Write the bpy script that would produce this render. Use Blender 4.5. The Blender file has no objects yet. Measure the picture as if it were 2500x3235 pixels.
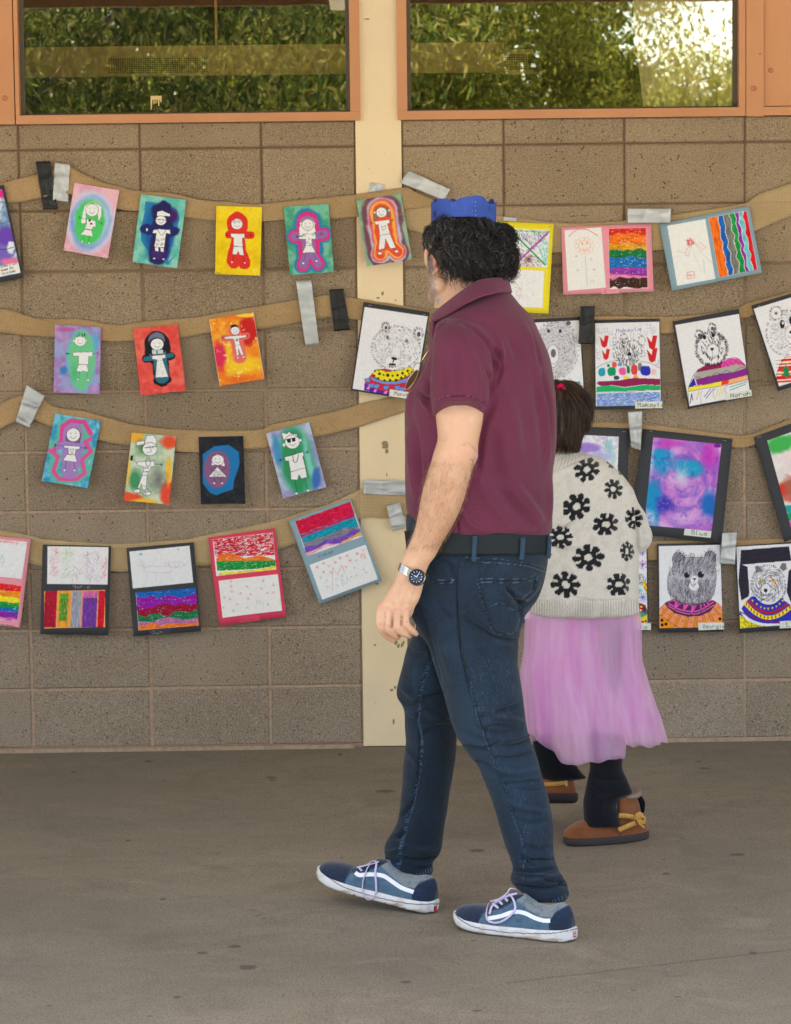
import bpy, math, random
import numpy as np
from mathutils import Vector
random.seed(7); rng = np.random.default_rng(7)
sc = bpy.context.scene; COL = sc.collection
# ---------------------------------------------------------------- camera
FPX, CX, CD, CZ = 8514.0, 1.137, 9.1272, 1.6488
YAW, PITCH, ROLL = 0.0123, -0.0919, -0.0122
def basis():
    cy, sy = math.cos(YAW), math.sin(YAW); cp, sp = math.cos(PITCH), math.sin(PITCH); cr, sr = math.cos(ROLL), math.sin(ROLL)
    f = np.array([sy*cp, cy*cp, sp]); r = np.array([cy, -sy, 0.]); u = np.cross(r, f)
    return cr*r + sr*u, -sr*r + cr*u, f
BR, BU, BF = basis()
CAM = np.array([CX, -CD, CZ])
cd = bpy.data.cameras.new('camera'); cam = bpy.data.objects.new('camera', cd); COL.objects.link(cam)
from mathutils import Matrix
cam.matrix_world = Matrix(((BR[0], BU[0], -BF[0], CX), (BR[1], BU[1], -BF[1], -CD), (BR[2], BU[2], -BF[2], CZ), (0, 0, 0, 1)))
cd.sensor_fit = 'VERTICAL'; cd.sensor_height = 36.0; cd.lens = FPX/3235*36; cd.clip_end = 500; cd.clip_start = 0.1
cd.dof.use_dof = True; cd.dof.focus_distance = 7.4; cd.dof.aperture_fstop = 11
sc.camera = cam
def at(px, py, Y=0.0):
    """photograph pixel -> point on the plane y = Y"""
    px = np.asarray(px, float); py = np.asarray(py, float)
    d = ((px-1250)/FPX)[..., None]*BR + (-(py-1617.5)/FPX)[..., None]*BU + BF
    t = (np.asarray(Y)+CD)/d[..., 1]
    return CAM + d*t[..., None]
def fr(ox, oy, s):
    return lambda x, y: (ox + np.asarray(x, float)/s, oy + np.asarray(y, float)/s)
# ---------------------------------------------------------------- light
SUN_EL, SUN_AZ = math.radians(56), math.radians(200)      # azimuth measured from +Y clockwise
w = bpy.data.worlds.new('World'); sc.world = w; w.use_nodes = True
nt = w.node_tree; nt.nodes.clear()
o_ = nt.nodes.new('ShaderNodeOutputWorld'); bg = nt.nodes.new('ShaderNodeBackground'); sky = nt.nodes.new('ShaderNodeTexSky')
sky.sky_type = 'NISHITA'; sky.sun_disc = False; sky.sun_elevation = SUN_EL; sky.sun_rotation = SUN_AZ; sky.dust_density = 1.2
bg.inputs[1].default_value = 0.11
nt.links.new(sky.outputs[0], bg.inputs[0]); nt.links.new(bg.outputs[0], o_.inputs[0])
sl = bpy.data.lights.new('sun', 'SUN'); sl.energy = 5.0; sl.angle = math.radians(0.5); sl.color = (1, .97, .92)
so = bpy.data.objects.new('sun', sl); COL.objects.link(so)
sd = Vector((math.sin(SUN_AZ)*math.cos(SUN_EL), math.cos(SUN_AZ)*math.cos(SUN_EL), math.sin(SUN_EL)))
so.rotation_euler = sd.to_track_quat('Z', 'Y').to_euler()
sc.view_settings.view_transform = 'Standard'; sc.view_settings.look = 'None'
sc.view_settings.exposure = 2.64; sc.view_settings.gamma = 1
# ---------------------------------------------------------------- helpers
def lin(c):
    c = np.asarray(c, float)
    return np.where(c <= .04045, c/12.92, ((c+.055)/1.055)**2.4)
def rgb(r, g, b): return tuple(lin(np.array([r, g, b])/255.))
def tag(o, label=None, cat=None, group=None, kind=None):
    if label: o['label'] = label
    if cat: o['category'] = cat
    if group: o['group'] = group
    if kind: o['kind'] = kind
    return o
def empty(name, loc, label=None, cat=None, group=None):
    o = bpy.data.objects.new(name, None); COL.objects.link(o); o.location = tuple(loc); o.empty_display_size = .05
    return tag(o, label, cat, group)
def mk(name, V, F, mat=None, parent=None, smooth=True, col=None):
    """link one mesh object; V in world coordinates"""
    V = np.asarray(V, float).reshape(-1, 3)
    me = bpy.data.meshes.new(name)
    if isinstance(F, np.ndarray):
        n = len(F); k = F.shape[1]
        me.vertices.add(len(V)); me.vertices.foreach_set('co', V.ravel())
        me.loops.add(n*k); me.loops.foreach_set('vertex_index', F.ravel().astype(np.int32))
        me.polygons.add(n); me.polygons.foreach_set('loop_start', np.arange(0, n*k, k, dtype=np.int32))
        me.update(calc_edges=True)
    else:
        me.from_pydata([tuple(v) for v in V], [], [tuple(f) for f in F]); me.update()
    if smooth: me.polygons.foreach_set('use_smooth', np.ones(len(me.polygons), bool))
    if col is not None: setcol(me, col)
    o = bpy.data.objects.new(name, me); COL.objects.link(o)
    if mat: me.materials.append(mat)
    if parent is not None:
        o.parent = parent; o.matrix_parent_inverse = Matrix.Translation(-Vector(parent.location))
    return o
def setcol(me, col):
    a = me.color_attributes.new('col', 'FLOAT_COLOR', 'POINT')
    c = np.ones((len(col), 4)); c[:, :3] = col; a.data.foreach_set('color', c.ravel())
class MB:
    def __init__(s): s.v = []; s.f = []
    def add(s, V, F):
        b = len(s.v); s.v += [tuple(v) for v in V]; s.f += [tuple(int(i)+b for i in f) for f in F]; return s
    def box(s, x0, x1, y0, y1, z0, z1, be=0):
        if be:   # front face (at y0) bevelled
            V = [(x0, y1, z0), (x1, y1, z0), (x1, y1, z1), (x0, y1, z1), (x0, y0+be, z0), (x1, y0+be, z0), (x1, y0+be, z1), (x0, y0+be, z1),
                 (x0+be, y0, z0+be), (x1-be, y0, z0+be), (x1-be, y0, z1-be), (x0+be, y0, z1-be)]
            F = [(8, 9, 10, 11)]+[(4+i, 4+(i+1) % 4, 8+(i+1) % 4, 8+i) for i in range(4)]+[(i, (i+1) % 4, 4+(i+1) % 4, 4+i) for i in range(4)]
            return s.add(V, F)
        V = [(x, y, z) for z in (z0, z1) for y in (y0, y1) for x in (x0, x1)]
        return s.add(V, [(0, 2, 3, 1), (4, 5, 7, 6), (0, 1, 5, 4), (2, 6, 7, 3), (0, 4, 6, 2), (1, 3, 7, 5)])
    def build(s, name, mat=None, parent=None, smooth=False): return mk(name, s.v, s.f, mat, parent, smooth)
def tubeVF(P, r, k=6, cap=True, flat=1.0):
    P = np.asarray(P, float); n = len(P); r = np.broadcast_to(np.asarray(r, float), (n,))
    T = np.gradient(P, axis=0); T /= np.linalg.norm(T, axis=1)[:, None]+1e-12
    up = np.array([0, 0, 1.]) if abs(T[0][2]) < .9 else np.array([0, 1., 0]); V = []
    N = np.cross(T[0], up); N /= np.linalg.norm(N)
    for i in range(n):
        N = N - T[i]*(N@T[i]); N /= np.linalg.norm(N)+1e-12; B = np.cross(T[i], N)
        for j in range(k):
            a = 2*math.pi*j/k; V.append(P[i]+r[i]*(math.cos(a)*N+flat*math.sin(a)*B))
    F = [(i*k+j, i*k+(j+1) % k, (i+1)*k+(j+1) % k, (i+1)*k+j) for i in range(n-1) for j in range(k)]
    if cap: F += [tuple(range(k-1, -1, -1)), tuple((n-1)*k+j for j in range(k))]
    return V, F
def curve(P, n):
    """Catmull-Rom through P, n samples"""
    P = np.asarray(P, float); m = len(P)
    if m < 3:
        t = np.linspace(0, 1, n)[:, None]; return P[0]*(1-t)+P[-1]*t
    Q = np.vstack([2*P[0]-P[1], P, 2*P[-1]-P[-2]]); t = np.linspace(0, m-1-1e-9, n); i = t.astype(int); u = (t-i)[:, None]
    a, b, c, d = Q[i], Q[i+1], Q[i+2], Q[i+3]
    return .5*((2*b)+(-a+c)*u+(2*a-5*b+4*c-d)*u*u+(-a+3*b-3*c+d)*u**3)
# ---- node helpers
class NT:
    def __init__(s, name):
        s.m = bpy.data.materials.new(name); s.m.use_nodes = True; s.t = s.m.node_tree; s.t.nodes.clear()
        s.out = s.n('ShaderNodeOutputMaterial'); s.b = s.n('ShaderNodeBsdfPrincipled'); s.l(s.b.outputs[0], s.out.inputs[0])
        s.tc = s.n('ShaderNodeTexCoord').outputs['Object']
    def n(s, ty, **kw):
        x = s.t.nodes.new(ty)
        for k, v in kw.items(): setattr(x, k, v)
        return x
    def l(s, a, b): s.t.links.new(a, b)
    def put(s, sock, v):
        if isinstance(v, bpy.types.NodeSocket): s.l(v, sock)
        elif v is not None: sock.default_value = (tuple(v)+(1,) if sock.type == 'RGBA' and len(v) == 3 else v)
    def map(s, scale, loc=(0, 0, 0), rot=(0, 0, 0)):
        x = s.n('ShaderNodeMapping'); s.l(s.tc, x.inputs[0]); x.inputs[1].default_value = loc; x.inputs[2].default_value = rot; x.inputs[3].default_value = scale if isinstance(scale, tuple) else (scale,)*3
        return x.outputs[0]
    def noise(s, scale, detail=3, rough=.55, vec=None, dist=0):
        x = s.n('ShaderNodeTexNoise'); s.l(vec or s.tc, x.inputs['Vector']); x.inputs['Scale'].default_value = scale; x.inputs['Detail'].default_value = detail
        x.inputs['Roughness'].default_value = rough; x.inputs['Distortion'].default_value = dist; return x.outputs['Fac']
    def vor(s, scale, vec=None, feat='F1', out='Distance'):
        x = s.n('ShaderNodeTexVoronoi', feature=feat); s.l(vec or s.tc, x.inputs['Vector']); x.inputs['Scale'].default_value = scale; return x.outputs[out]
    def ramp(s, fac, *st, interp='LINEAR'):
        x = s.n('ShaderNodeValToRGB'); x.color_ramp.interpolation = interp; s.l(fac, x.inputs[0]); e = x.color_ramp.elements
        while len(e) < len(st): e.new(.5)
        for el, (p, c) in zip(e, st): el.position = p; el.color = (tuple(c)+(1,)) if hasattr(c, '__len__') else (c, c, c, 1)
        return x.outputs[0]
    def mix(s, fac, a, b, mode='MIX'):
        x = s.n('ShaderNodeMix', data_type='RGBA', blend_type=mode); s.put(x.inputs[0], fac); s.put(x.inputs[6], a); s.put(x.inputs[7], b); return x.outputs[2]
    def math(s, op, a, b=None, c=None):
        x = s.n('ShaderNodeMath', operation=op); s.put(x.inputs[0], a); s.put(x.inputs[1], b)
        if c is not None: s.put(x.inputs[2], c)
        return x.outputs[0]
    def bump(s, h, st=.3, dist=.002):
        x = s.n('ShaderNodeBump'); x.inputs['Strength'].default_value = st; x.inputs['Distance'].default_value = dist; s.l(h, x.inputs['Height']); s.l(x.outputs[0], s.b.inputs['Normal']); return x
    def attr(s, name='col'):
        x = s.n('ShaderNodeAttribute', attribute_name=name); return x.outputs['Color']
    def fin(s, col=None, rough=.7, spec=.5, metal=0, sheen=0):
        if col is not None: s.put(s.b.inputs['Base Color'], col)
        s.put(s.b.inputs['Roughness'], rough); s.put(s.b.inputs['Metallic'], metal); s.put(s.b.inputs['Specular IOR Level'], spec)
        if sheen: s.b.inputs['Sheen Weight'].default_value = sheen; s.b.inputs['Sheen Roughness'].default_value = .5
        return s.m
def simple(name, c, rough=.6, spec=.4, metal=0, nz=.08, sc_=60):
    t = NT(name); f = t.noise(sc_, 3); a = np.array(c)
    return t.fin(t.mix(f, tuple(a*(1-nz*2)), tuple(np.minimum(a*(1+nz*2), 1))), rough, spec, metal)

# ================================================================= SETTING
ZR0 = 2.0422; BW, BH = .4064, .2032
# --- concrete floor
t = NT('concrete_floor')
big = t.noise(.9, 5, .6); fine = t.noise(260, 2, .7); st = t.noise(1.0, 5, .65, vec=t.map((2.2, 4.5, 1))); mid = t.noise(14, 4, .7)
c = t.mix(t.ramp(big, (.3, 0.), (.7, 1.)), rgb(156, 146, 128), rgb(134, 124, 108))
c = t.mix(t.ramp(st, (.42, 0.), (.72, .32)), c, rgb(106, 100, 88))
c = t.mix(t.ramp(mid, (.45, 0.), (.75, .35)), c, rgb(158, 150, 134))
sw = t.noise(2.6, 6, .7, dist=2.5); c = t.mix(t.ramp(sw, (.5, 0.), (.70, .42)), c, rgb(104, 95, 82)); sw = t.noise(3.4, 5, .7, vec=t.map((1, 1.6, 1), (7, 3, 0)), dist=1.5); c = t.mix(t.ramp(sw, (.54, 0.), (.72, .45)), c, rgb(172, 162, 144))
c = t.mix(t.ramp(t.noise(60, 3, .8), (.25, .5), (.47, 0.)), c, rgb(84, 78, 70)); c = t.mix(t.ramp(t.noise(130, 2, .8), (.34, .5), (.5, 0.)), c, rgb(78, 72, 64)); c = t.mix(t.ramp(t.noise(150, 2, .8, vec=t.map(1, (9, 4, 0))), (.56, 0.), (.72, .4)), c, rgb(196, 186, 168)); c = t.mix(t.ramp(t.noise(.55, 3, .6, vec=t.map(1, (3, 8, 0))), (.4, 0.), (.62, .5)), c, rgb(116, 113, 102))
c = t.mix(t.ramp(fine, (.3, .75), (.52, 0.)), c, rgb(76, 70, 62))
c = t.mix(t.ramp(t.noise(330, 1, .5, vec=t.map((1, 1, 1), (3, 1, 0))), (.62, 0.), (.78, .5)), c, rgb(190, 180, 160))
sp = t.vor(6, vec=t.map((1, 1.4, 1)))
c = t.mix(t.ramp(sp, (.035, .6), (.06, 0.)), c, rgb(70, 64, 58))
# gum spots and a crack, at their places on the floor
geo = t.n('ShaderNodeNewGeometry').outputs['Position']
def floor_at(px, py):
    d = (px-1250)/FPX*BR - (py-1617.5)/FPX*BU + BF; k = -CZ/d[2]; return CAM+d*k
for px, py, rx, ry in [(1507, 2687, 28, 6), (858, 2456, 22, 4), (862, 2464, 14, 3), (1218, 2500, 36, 5), (515, 2840, 12, 4), (742, 2990, 24, 6), (784, 3056, 30, 9), (1283, 3102, 22, 5), (1508, 3193, 18, 4), (234, 2439, 12, 3), (2208, 2406, 12, 3),
                      (2226, 2427, 20, 3), (1075, 2384, 10, 4), (405, 2655, 10, 3), (470, 2405, 16, 4), (1900, 2640, 16, 4), (2105, 2760, 14, 4), (2380, 3010, 14, 5), (640, 3010, 20, 5), (2330, 2700, 30, 5), (560, 3150, 16, 5)]:
    p = floor_at(px, py); q = floor_at(px, py+ry); hx = rx/FPX*(p[1]+CD); hy = abs(q[1]-p[1])
    v = t.n('ShaderNodeVectorMath', operation='SUBTRACT'); t.l(geo, v.inputs[0]); v.inputs[1].default_value = tuple(p)
    v2 = t.n('ShaderNodeVectorMath', operation='DIVIDE'); t.l(v.outputs[0], v2.inputs[0]); v2.inputs[1].default_value = (hx, hy, 1)
    v3 = t.n('ShaderNodeVectorMath', operation='LENGTH'); t.l(v2.outputs[0], v3.inputs[0])
    dd = t.math('ADD', v3.outputs['Value'], t.math('MULTIPLY', t.noise(40, 2), .9))
    c = t.mix(t.ramp(dd, (1.2, 0.), (1.5, 0.)) if False else t.math('MULTIPLY', t.math('SUBTRACT', 1.0, t.math('SMOOTH_MIN', t.math('MAXIMUM', t.math('MULTIPLY', t.math('SUBTRACT', dd, 1.15), 3.0), 0.0), 1.0, .1)), .62), c, rgb(62, 58, 54))
a0, a1 = floor_at(1600, 3105), floor_at(2500, 3000); dr = (a1-a0)[:2]; dr /= np.linalg.norm(dr); nrm = (-dr[1], dr[0], 0)
v = t.n('ShaderNodeVectorMath', operation='DOT_PRODUCT'); t.l(geo, v.inputs[0]); v.inputs[1].default_value = nrm
off = float(a0@np.array(nrm)); ab = t.math('ABSOLUTE', t.math('ADD', t.math('SUBTRACT', v.outputs['Value'], off), t.math('MULTIPLY', t.math('SUBTRACT', t.noise(5, 3), .5), .02)))
v = t.n('ShaderNodeVectorMath', operation='DOT_PRODUCT'); t.l(geo, v.inputs[0]); v.inputs[1].default_value = (dr[0], dr[1], 0)
gate = t.math('GREATER_THAN', v.outputs['Value'], float(a0[:2]@dr))
c = t.mix(t.math('MULTIPLY', t.math('MULTIPLY', t.math('LESS_THAN', ab, .006), gate), .35), c, rgb(60, 55, 50))
t.bump(fine, .35, .002); M_FLOOR = t.fin(c, .8, .3)
tag(mk('walkway_floor', [(-30, -9.5, 0), (40, -9.5, 0), (40, 3, 0), (-30, 3, 0)], [(0, 1, 2, 3)], M_FLOOR, smooth=False), kind='structure')
# --- ground beyond the walkway
t = NT('yard'); c = t.mix(t.ramp(t.noise(.5, 4), (.4, 0.), (.6, 1.)), rgb(150, 145, 132), rgb(188, 182, 170))
M_YARD = t.fin(c, .9, .2)
tag(mk('yard_ground', [(-150, -300, -.03), (150, -300, -.03), (150, -9.5, -.03), (-150, -9.5, -.03)], [(0, 1, 2, 3)], M_YARD, smooth=False), kind='structure')

# --- block wall
t = NT('split_block')
z = t.n('ShaderNodeSeparateXYZ'); t.l(t.n('ShaderNodeNewGeometry').outputs['Position'], z.inputs[0])
hz = t.math('DIVIDE', z.outputs[2], 2.2)
rnd = t.n('ShaderNodeAttribute', attribute_name='tone').outputs['Fac']
c = t.mix(t.ramp(hz, (.25, 0.), (.8, 1.)), rgb(166, 149, 132), rgb(174, 151, 122))
c = t.mix(rnd, c, t.mix(1, c, (.82, .81, .80), 'MULTIPLY'))
c = t.mix(t.ramp(t.noise(2.3, 4, .6), (.38, .0), (.68, .32)), c, rgb(116, 98, 80))
c = t.mix(t.ramp(t.noise(4, 3, .6, vec=t.map(1, (4, 2, 1))), (.58, .0), (.75, .3)), c, rgb(188, 166, 136))
f1 = t.noise(210, 3, .85); f2 = t.noise(380, 1, .6)
c = t.mix(t.ramp(f1, (.30, .95), (.50, 0.)), c, rgb(62, 50, 42))
c = t.mix(t.ramp(f2, (.55, 0.), (.72, .75)), c, rgb(222, 204, 178))
pit = t.vor(70, vec=t.map(1, (0, 0, 0))); gate = t.noise(26, 2)
pm = t.math('MULTIPLY', t.ramp(pit, (.13, 1.), (.24, 0.)), t.ramp(gate, (.50, 0.), (.58, .75)))
c = t.mix(pm, c, rgb(42, 34, 28))
h = t.math('SUBTRACT', t.math('ADD', f1, t.math('MULTIPLY', f2, .5)), pm)
t.bump(h, .9, .004); M_BLOCK = t.fin(c, .92, .15)
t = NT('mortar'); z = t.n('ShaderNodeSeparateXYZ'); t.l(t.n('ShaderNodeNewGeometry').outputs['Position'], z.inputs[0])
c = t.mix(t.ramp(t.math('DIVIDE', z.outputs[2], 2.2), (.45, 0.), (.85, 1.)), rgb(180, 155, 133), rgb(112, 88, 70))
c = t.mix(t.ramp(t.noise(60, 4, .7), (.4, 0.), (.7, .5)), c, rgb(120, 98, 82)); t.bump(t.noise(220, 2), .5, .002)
M_MORTAR = t.fin(c, .9, .15)
ZT = 2.128
PL = float(at(1131, 1000)[0]); PRX = float(at(1275, 1000)[0])
wall = empty('block_wall', (0, 0, 0), 'brown speckled concrete block wall below the windows', 'wall')
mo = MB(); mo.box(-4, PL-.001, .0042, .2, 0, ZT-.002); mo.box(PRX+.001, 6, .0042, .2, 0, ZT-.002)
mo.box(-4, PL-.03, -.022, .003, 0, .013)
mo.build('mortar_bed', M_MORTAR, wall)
def blocks(xs, xend, side):
    V = []; F = []; T = []
    for j in range(-1, 10):
        ztop = ZR0-j*BH; zb = ztop-BH; ztop = min(ztop, ZT)
        g = .003 if j < 2 else .0038 if j < 5 else .0043
        for x0, x1 in xs:
            a = x0+g if x0 > xend[0]+.001 else x0+.002; b = x1-g if x1 < xend[1]-.001 else x1-.002
            d = random.uniform(-.0012, .0012); be = .004
            z0, z1 = max(zb, .0)+g, ztop-(g if j >= 0 else .001)
            m = MB().box(a+random.uniform(-.001, .001), b+random.uniform(-.001, .001), d, .0041, z0, z1, be); k = len(V)
            V += m.v; F += [tuple(i+k for i in f) for f in m.f]; T += [random.random()**1.5]*len(m.v)
    o = mk('blocks', V, F, M_BLOCK, wall, False)
    at_ = o.data.attributes.new('tone', 'FLOAT', 'POINT'); at_.data.foreach_set('value', T)
xs = [(i*BW, (i+1)*BW) for i in range(-9, 2)]+[(2*BW, PL-.002)]
blocks(xs, (-9*BW, PL-.002), 0)
X0R = 1.627
xs = [(PRX+.002, X0R)]+[(X0R+i*BW, X0R+(i+1)*BW) for i in range(0, 9)]
blocks(xs, (PRX+.002, X0R+9*BW), 1)
# --- cream pilaster
t = NT('cream_paint'); c = t.mix(t.ramp(t.noise(3, 4), (.35, 0.), (.7, 1.)), rgb(240, 217, 178), rgb(228, 208, 174))
c = t.mix(t.ramp(t.noise(9, 5, .75), (.66, 0.), (.72, .6)), c, rgb(150, 118, 80))
c = t.mix(t.ramp(t.noise(80, 3, .7), (.70, 0.), (.76, .8)), c, rgb(110, 84, 54))
t.bump(t.noise(150, 3), .35, .002); M_CREAM = t.fin(c, .6, .35)
pil = empty('cream_pilaster', (PL, 0, 0), 'cream painted pilaster between the two block walls, with old stains', 'pilaster')
MB().box(PL, PRX, -.006, .25, .004, 4.2).build('shaft', M_CREAM, pil)
M_STAIN = simple('moss_stain', rgb(120, 118, 84), .9, .1); M_STAIN2 = simple('leaf_stain', rgb(150, 136, 106), .9, .1)
def blobpoly(px, py, rx, ry, rot=0, n=14, Y=-.0075, wob=.25):
    a = np.linspace(0, 2*math.pi, n, endpoint=False); r = 1+rng.uniform(-wob, wob, n)
    x = rx*np.cos(a)*r; y = ry*np.sin(a)*r; cr, sr = math.cos(rot), math.sin(rot)
    return at(px+x*cr-y*sr, py+x*sr+y*cr, Y)
sm = MB()
for q in [(1217, 1405, 10, 14, .2), (1222, 1425, 5, 7, 0), (1251, 2030, 5, 9, .3), (1273, 2034, 4, 12, .5), (1259, 2040, 4, 7, .2), (1192, 1844, 5, 3, 0), (1209, 927, 4, 7, .3), (1195, 941, 5, 3, .1), (1238, 2180, 6, 4, 0), (1249, 2172, 4, 5, 0), (1244, 2280, 3, 8, 0), (1250, 948, 3, 2, 0), (1185, 2038, 4, 3, 0), (1222, 1500, 2, 6, 0), (1160, 60, 10, 2, 0)]:
    V = blobpoly(*q); mk('stain', V, [tuple(range(len(V)))[::-1]], M_STAIN2, pil, False)
# --- orange window frames and panels
t = NT('orange_paint'); c = t.mix(t.ramp(t.noise(2.5, 4), (.35, 0.), (.7, 1.)), rgb(206, 146, 102), rgb(194, 134, 92))
c = t.mix(t.ramp(t.noise(40, 4, .8), (.68, 0.), (.74, .5)), c, rgb(150, 84, 56)); t.bump(t.noise(160, 2), .2, .001)
M_OR = t.fin(c, .5, .4)
M_GASK = simple('dark_gasket', rgb(92, 86, 74), .6, .4); M_SCREW = simple('painted_screw', rgb(186, 112, 78), .5, .4)
t = NT('window_glass'); t.t.nodes.remove(t.b)
gl = t.n('ShaderNodeBsdfGlossy'); gl.inputs['Roughness'].default_value = .0; gl.inputs['Color'].default_value = (1, .95, .76, 1)
tr = t.n('ShaderNodeBsdfTransparent'); tr.inputs[0].default_value = (.78, .76, .68, 1); mx = t.n('ShaderNodeMixShader'); mx.inputs[0].default_value = .32
bp = t.n('ShaderNodeBump'); bp.inputs['Strength'].default_value = 1.0; bp.inputs['Distance'].default_value = .00011
t.l(t.math('ADD', t.noise(3.2, 1, vec=t.map((1.6, 1, .9))), t.math('MULTIPLY', t.noise(7, 1, vec=t.map((.8, 1, 2.5))), .18)), bp.inputs['Height']); t.l(bp.outputs[0], gl.inputs['Normal'])
t.l(tr.outputs[0], mx.inputs[1]); t.l(gl.outputs[0], mx.inputs[2]); t.l(mx.outputs[0], t.out.inputs[0]); M_GLASS = t.m
def X(px, py=250): return float(at(px, py)[0])
def Zc(py, px=700): return float(at(px, py)[2])
HW = 3.08
def window(xa, xb, st, label):
    w_ = empty('window', (xa, 0, ZT), label, 'window')
    zi = ZT+.029
    f = MB(); f.box(xa, xb, -.022, .07, ZT, zi).build('sill_rail', M_OR, w_)
    MB().box(xa, xa+st[0], -.0225, .07, zi+.0005, HW).build('stile', M_OR, w_)
    MB().box(xb-st[1], xb, -.0225, .07, zi+.0005, HW).build('stile', M_OR, w_)
    g = MB(); g.box(xa+st[0]+.0005, xb-st[1]-.0005, .018, .05, zi+.0005, zi+.007); g.box(xa+st[0]+.0005, xa+st[0]+.014, .018, .05, zi+.0075, HW); g.box(xb-st[1]-.014, xb-st[1]-.0005, .018, .05, zi+.0075, HW)
    g.build('gasket', M_GASK, w_)
    mk('glass_pane', [(xa+st[0], .03, zi), (xb-st[1], .03, zi), (xb-st[1], .03, HW), (xa+st[0], .03, HW)], [(0, 1, 2, 3)], M_GLASS, w_, False)
    return w_
XA = X(50); XB = X(1138)
window(XA, XB, (.013, .034), 'wide window in orange frame, left of the cream pilaster')
XC = X(1256); XD = X(2353)
window(XC, XD, (.032, .022), 'wide window with a curtain behind it, right of the cream pilaster')
pan = empty('wall_panel', (XA-1, 0, ZT), 'smooth orange painted panel left of the left window', 'panel')
MB().box(XA-2.5, XA-.004, -.02, .2, ZT, HW).build('board', M_OR, pan)
pan2 = empty('wall_panel', (XD+.1, 0, ZT), 'orange painted panel with screws right of the right window', 'panel')
XE = X(2412); zp = Zc(338, 2450)
MB().box(XD+.002, XE-.002, -.025, .2, ZT-.002, HW).build('post', M_OR, pan2)
MB().box(XE+.001, XE+2.2, -.012, .2, zp+.003, HW).build('board', M_OR, pan2)
MB().box(XE-.0015, XE+2.2, -.022, .2, ZT+.001, zp).build('bottom_rail', M_OR, pan2)
def disc(px, py, r, Y, par, name='screw', mat=None):
    c_ = at(px, py, Y); n = 14; V = []; 
    for k, (rr, dy) in enumerate([(r, .004), (r, 0), (r*.6, -.0015), (r*.25, -.0003)]):
        for i in range(n): a = 2*math.pi*i/n; V.append(c_+np.array([rr*math.cos(a), dy, rr*math.sin(a)]))
    F = [(k*n+i, k*n+(i+1) % n, (k+1)*n+(i+1) % n, (k+1)*n+i) for k in range(3) for i in range(n)]+[tuple(3*n+i for i in range(n))]
    return mk(name, V, F, mat or M_SCREW, par)
disc(16, 310, .009, -.022, pan); disc(2382, 279, .009, -.027, pan2); disc(2436, 222, .009, -.014, pan2); disc(2402, 170, .004, -.027, pan2)
# --- room behind the glass
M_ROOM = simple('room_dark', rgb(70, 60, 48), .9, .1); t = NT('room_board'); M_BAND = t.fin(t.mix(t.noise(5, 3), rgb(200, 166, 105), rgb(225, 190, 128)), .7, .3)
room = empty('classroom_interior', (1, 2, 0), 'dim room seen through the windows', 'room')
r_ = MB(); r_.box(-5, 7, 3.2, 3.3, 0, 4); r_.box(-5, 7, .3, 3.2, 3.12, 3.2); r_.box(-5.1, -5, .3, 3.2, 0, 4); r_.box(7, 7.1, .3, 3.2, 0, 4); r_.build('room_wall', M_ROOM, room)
def Zg(py, px, Y): return float(at(px, py, Y)[2])
Yb = .55
bx = MB(); x0, x1 = float(at(66, 200, Yb)[0])-.3, float(at(1060, 200, Yb)[0])
zt, zb = Zg(145, 500, Yb), Zg(240, 500, Yb)
duct = empty('vent_duct', (.5, Yb, 2.3), 'tan boxed duct with a wire grille behind the left window', 'duct')
gx0, gx1 = float(at(342, 200, Yb)[0]), float(at(657, 200, Yb)[0]); gz1, gz0 = Zg(182, 500, Yb), Zg(231, 500, Yb)
for q in [(x0, gx0, zb, zt), (gx1, x1+.6, zb, zt), (gx0, gx1, gz1, zt), (gx0, gx1, zb, gz0)]: bx.box(q[0], q[1], Yb, Yb+.02, q[2], q[3])
bx.build('casing', M_BAND, duct)
gr = MB(); nx = 44
for i in range(nx+1):
    x = gx0+(gx1-gx0)*i/nx; gr.box(x-.0012, x+.0012, Yb+.005, Yb+.007, gz0, gz1)
for i in range(9):
    z_ = gz0+(gz1-gz0)*i/8; gr.box(gx0, gx1, Yb+.0075, Yb+.009, z_-.0012, z_+.0012)
gr.build('grille', M_BAND, duct)
duct2 = empty('vent_duct', (1.7, Yb, 2.3), 'small tan grille panel behind the right window', 'duct')
gx0, gx1 = float(at(1577, 200, Yb)[0]), float(at(1668, 200, Yb)[0]); gz1, gz0 = Zg(170, 1600, Yb), Zg(221, 1600, Yb); gr = MB()
for i in range(13):
    x = gx0+(gx1-gx0)*i/12; gr.box(x-.0012, x+.0012, Yb+.005, Yb+.007, gz0, gz1)
for i in range(8):
    z_ = gz0+(gz1-gz0)*i/7; gr.box(gx0, gx1, Yb+.0075, Yb+.009, z_-.0012, z_+.0012)
gr.box(gx0-.02, gx1+.02, Yb, Yb+.01, gz1, gz1+.015); gr.box(gx0-.02, gx1+.02, Yb, Yb+.01, gz0-.015, gz0)
gr.build('grille', M_BAND, duct2)
pc = at(683, 60, .3); q = empty('hanging_cord', (pc[0], .3, 2.36), 'pale cord hanging behind the left window', 'cord')
V, F = tubeVF([(pc[0]-.001, .3, Zg(150, 683, .3)), (pc[0], .3, 2.45), (pc[0]-.002, .3, 3.3)], [.005]*3, 8); mk('cord', V, F, M_BAND, q)
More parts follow.
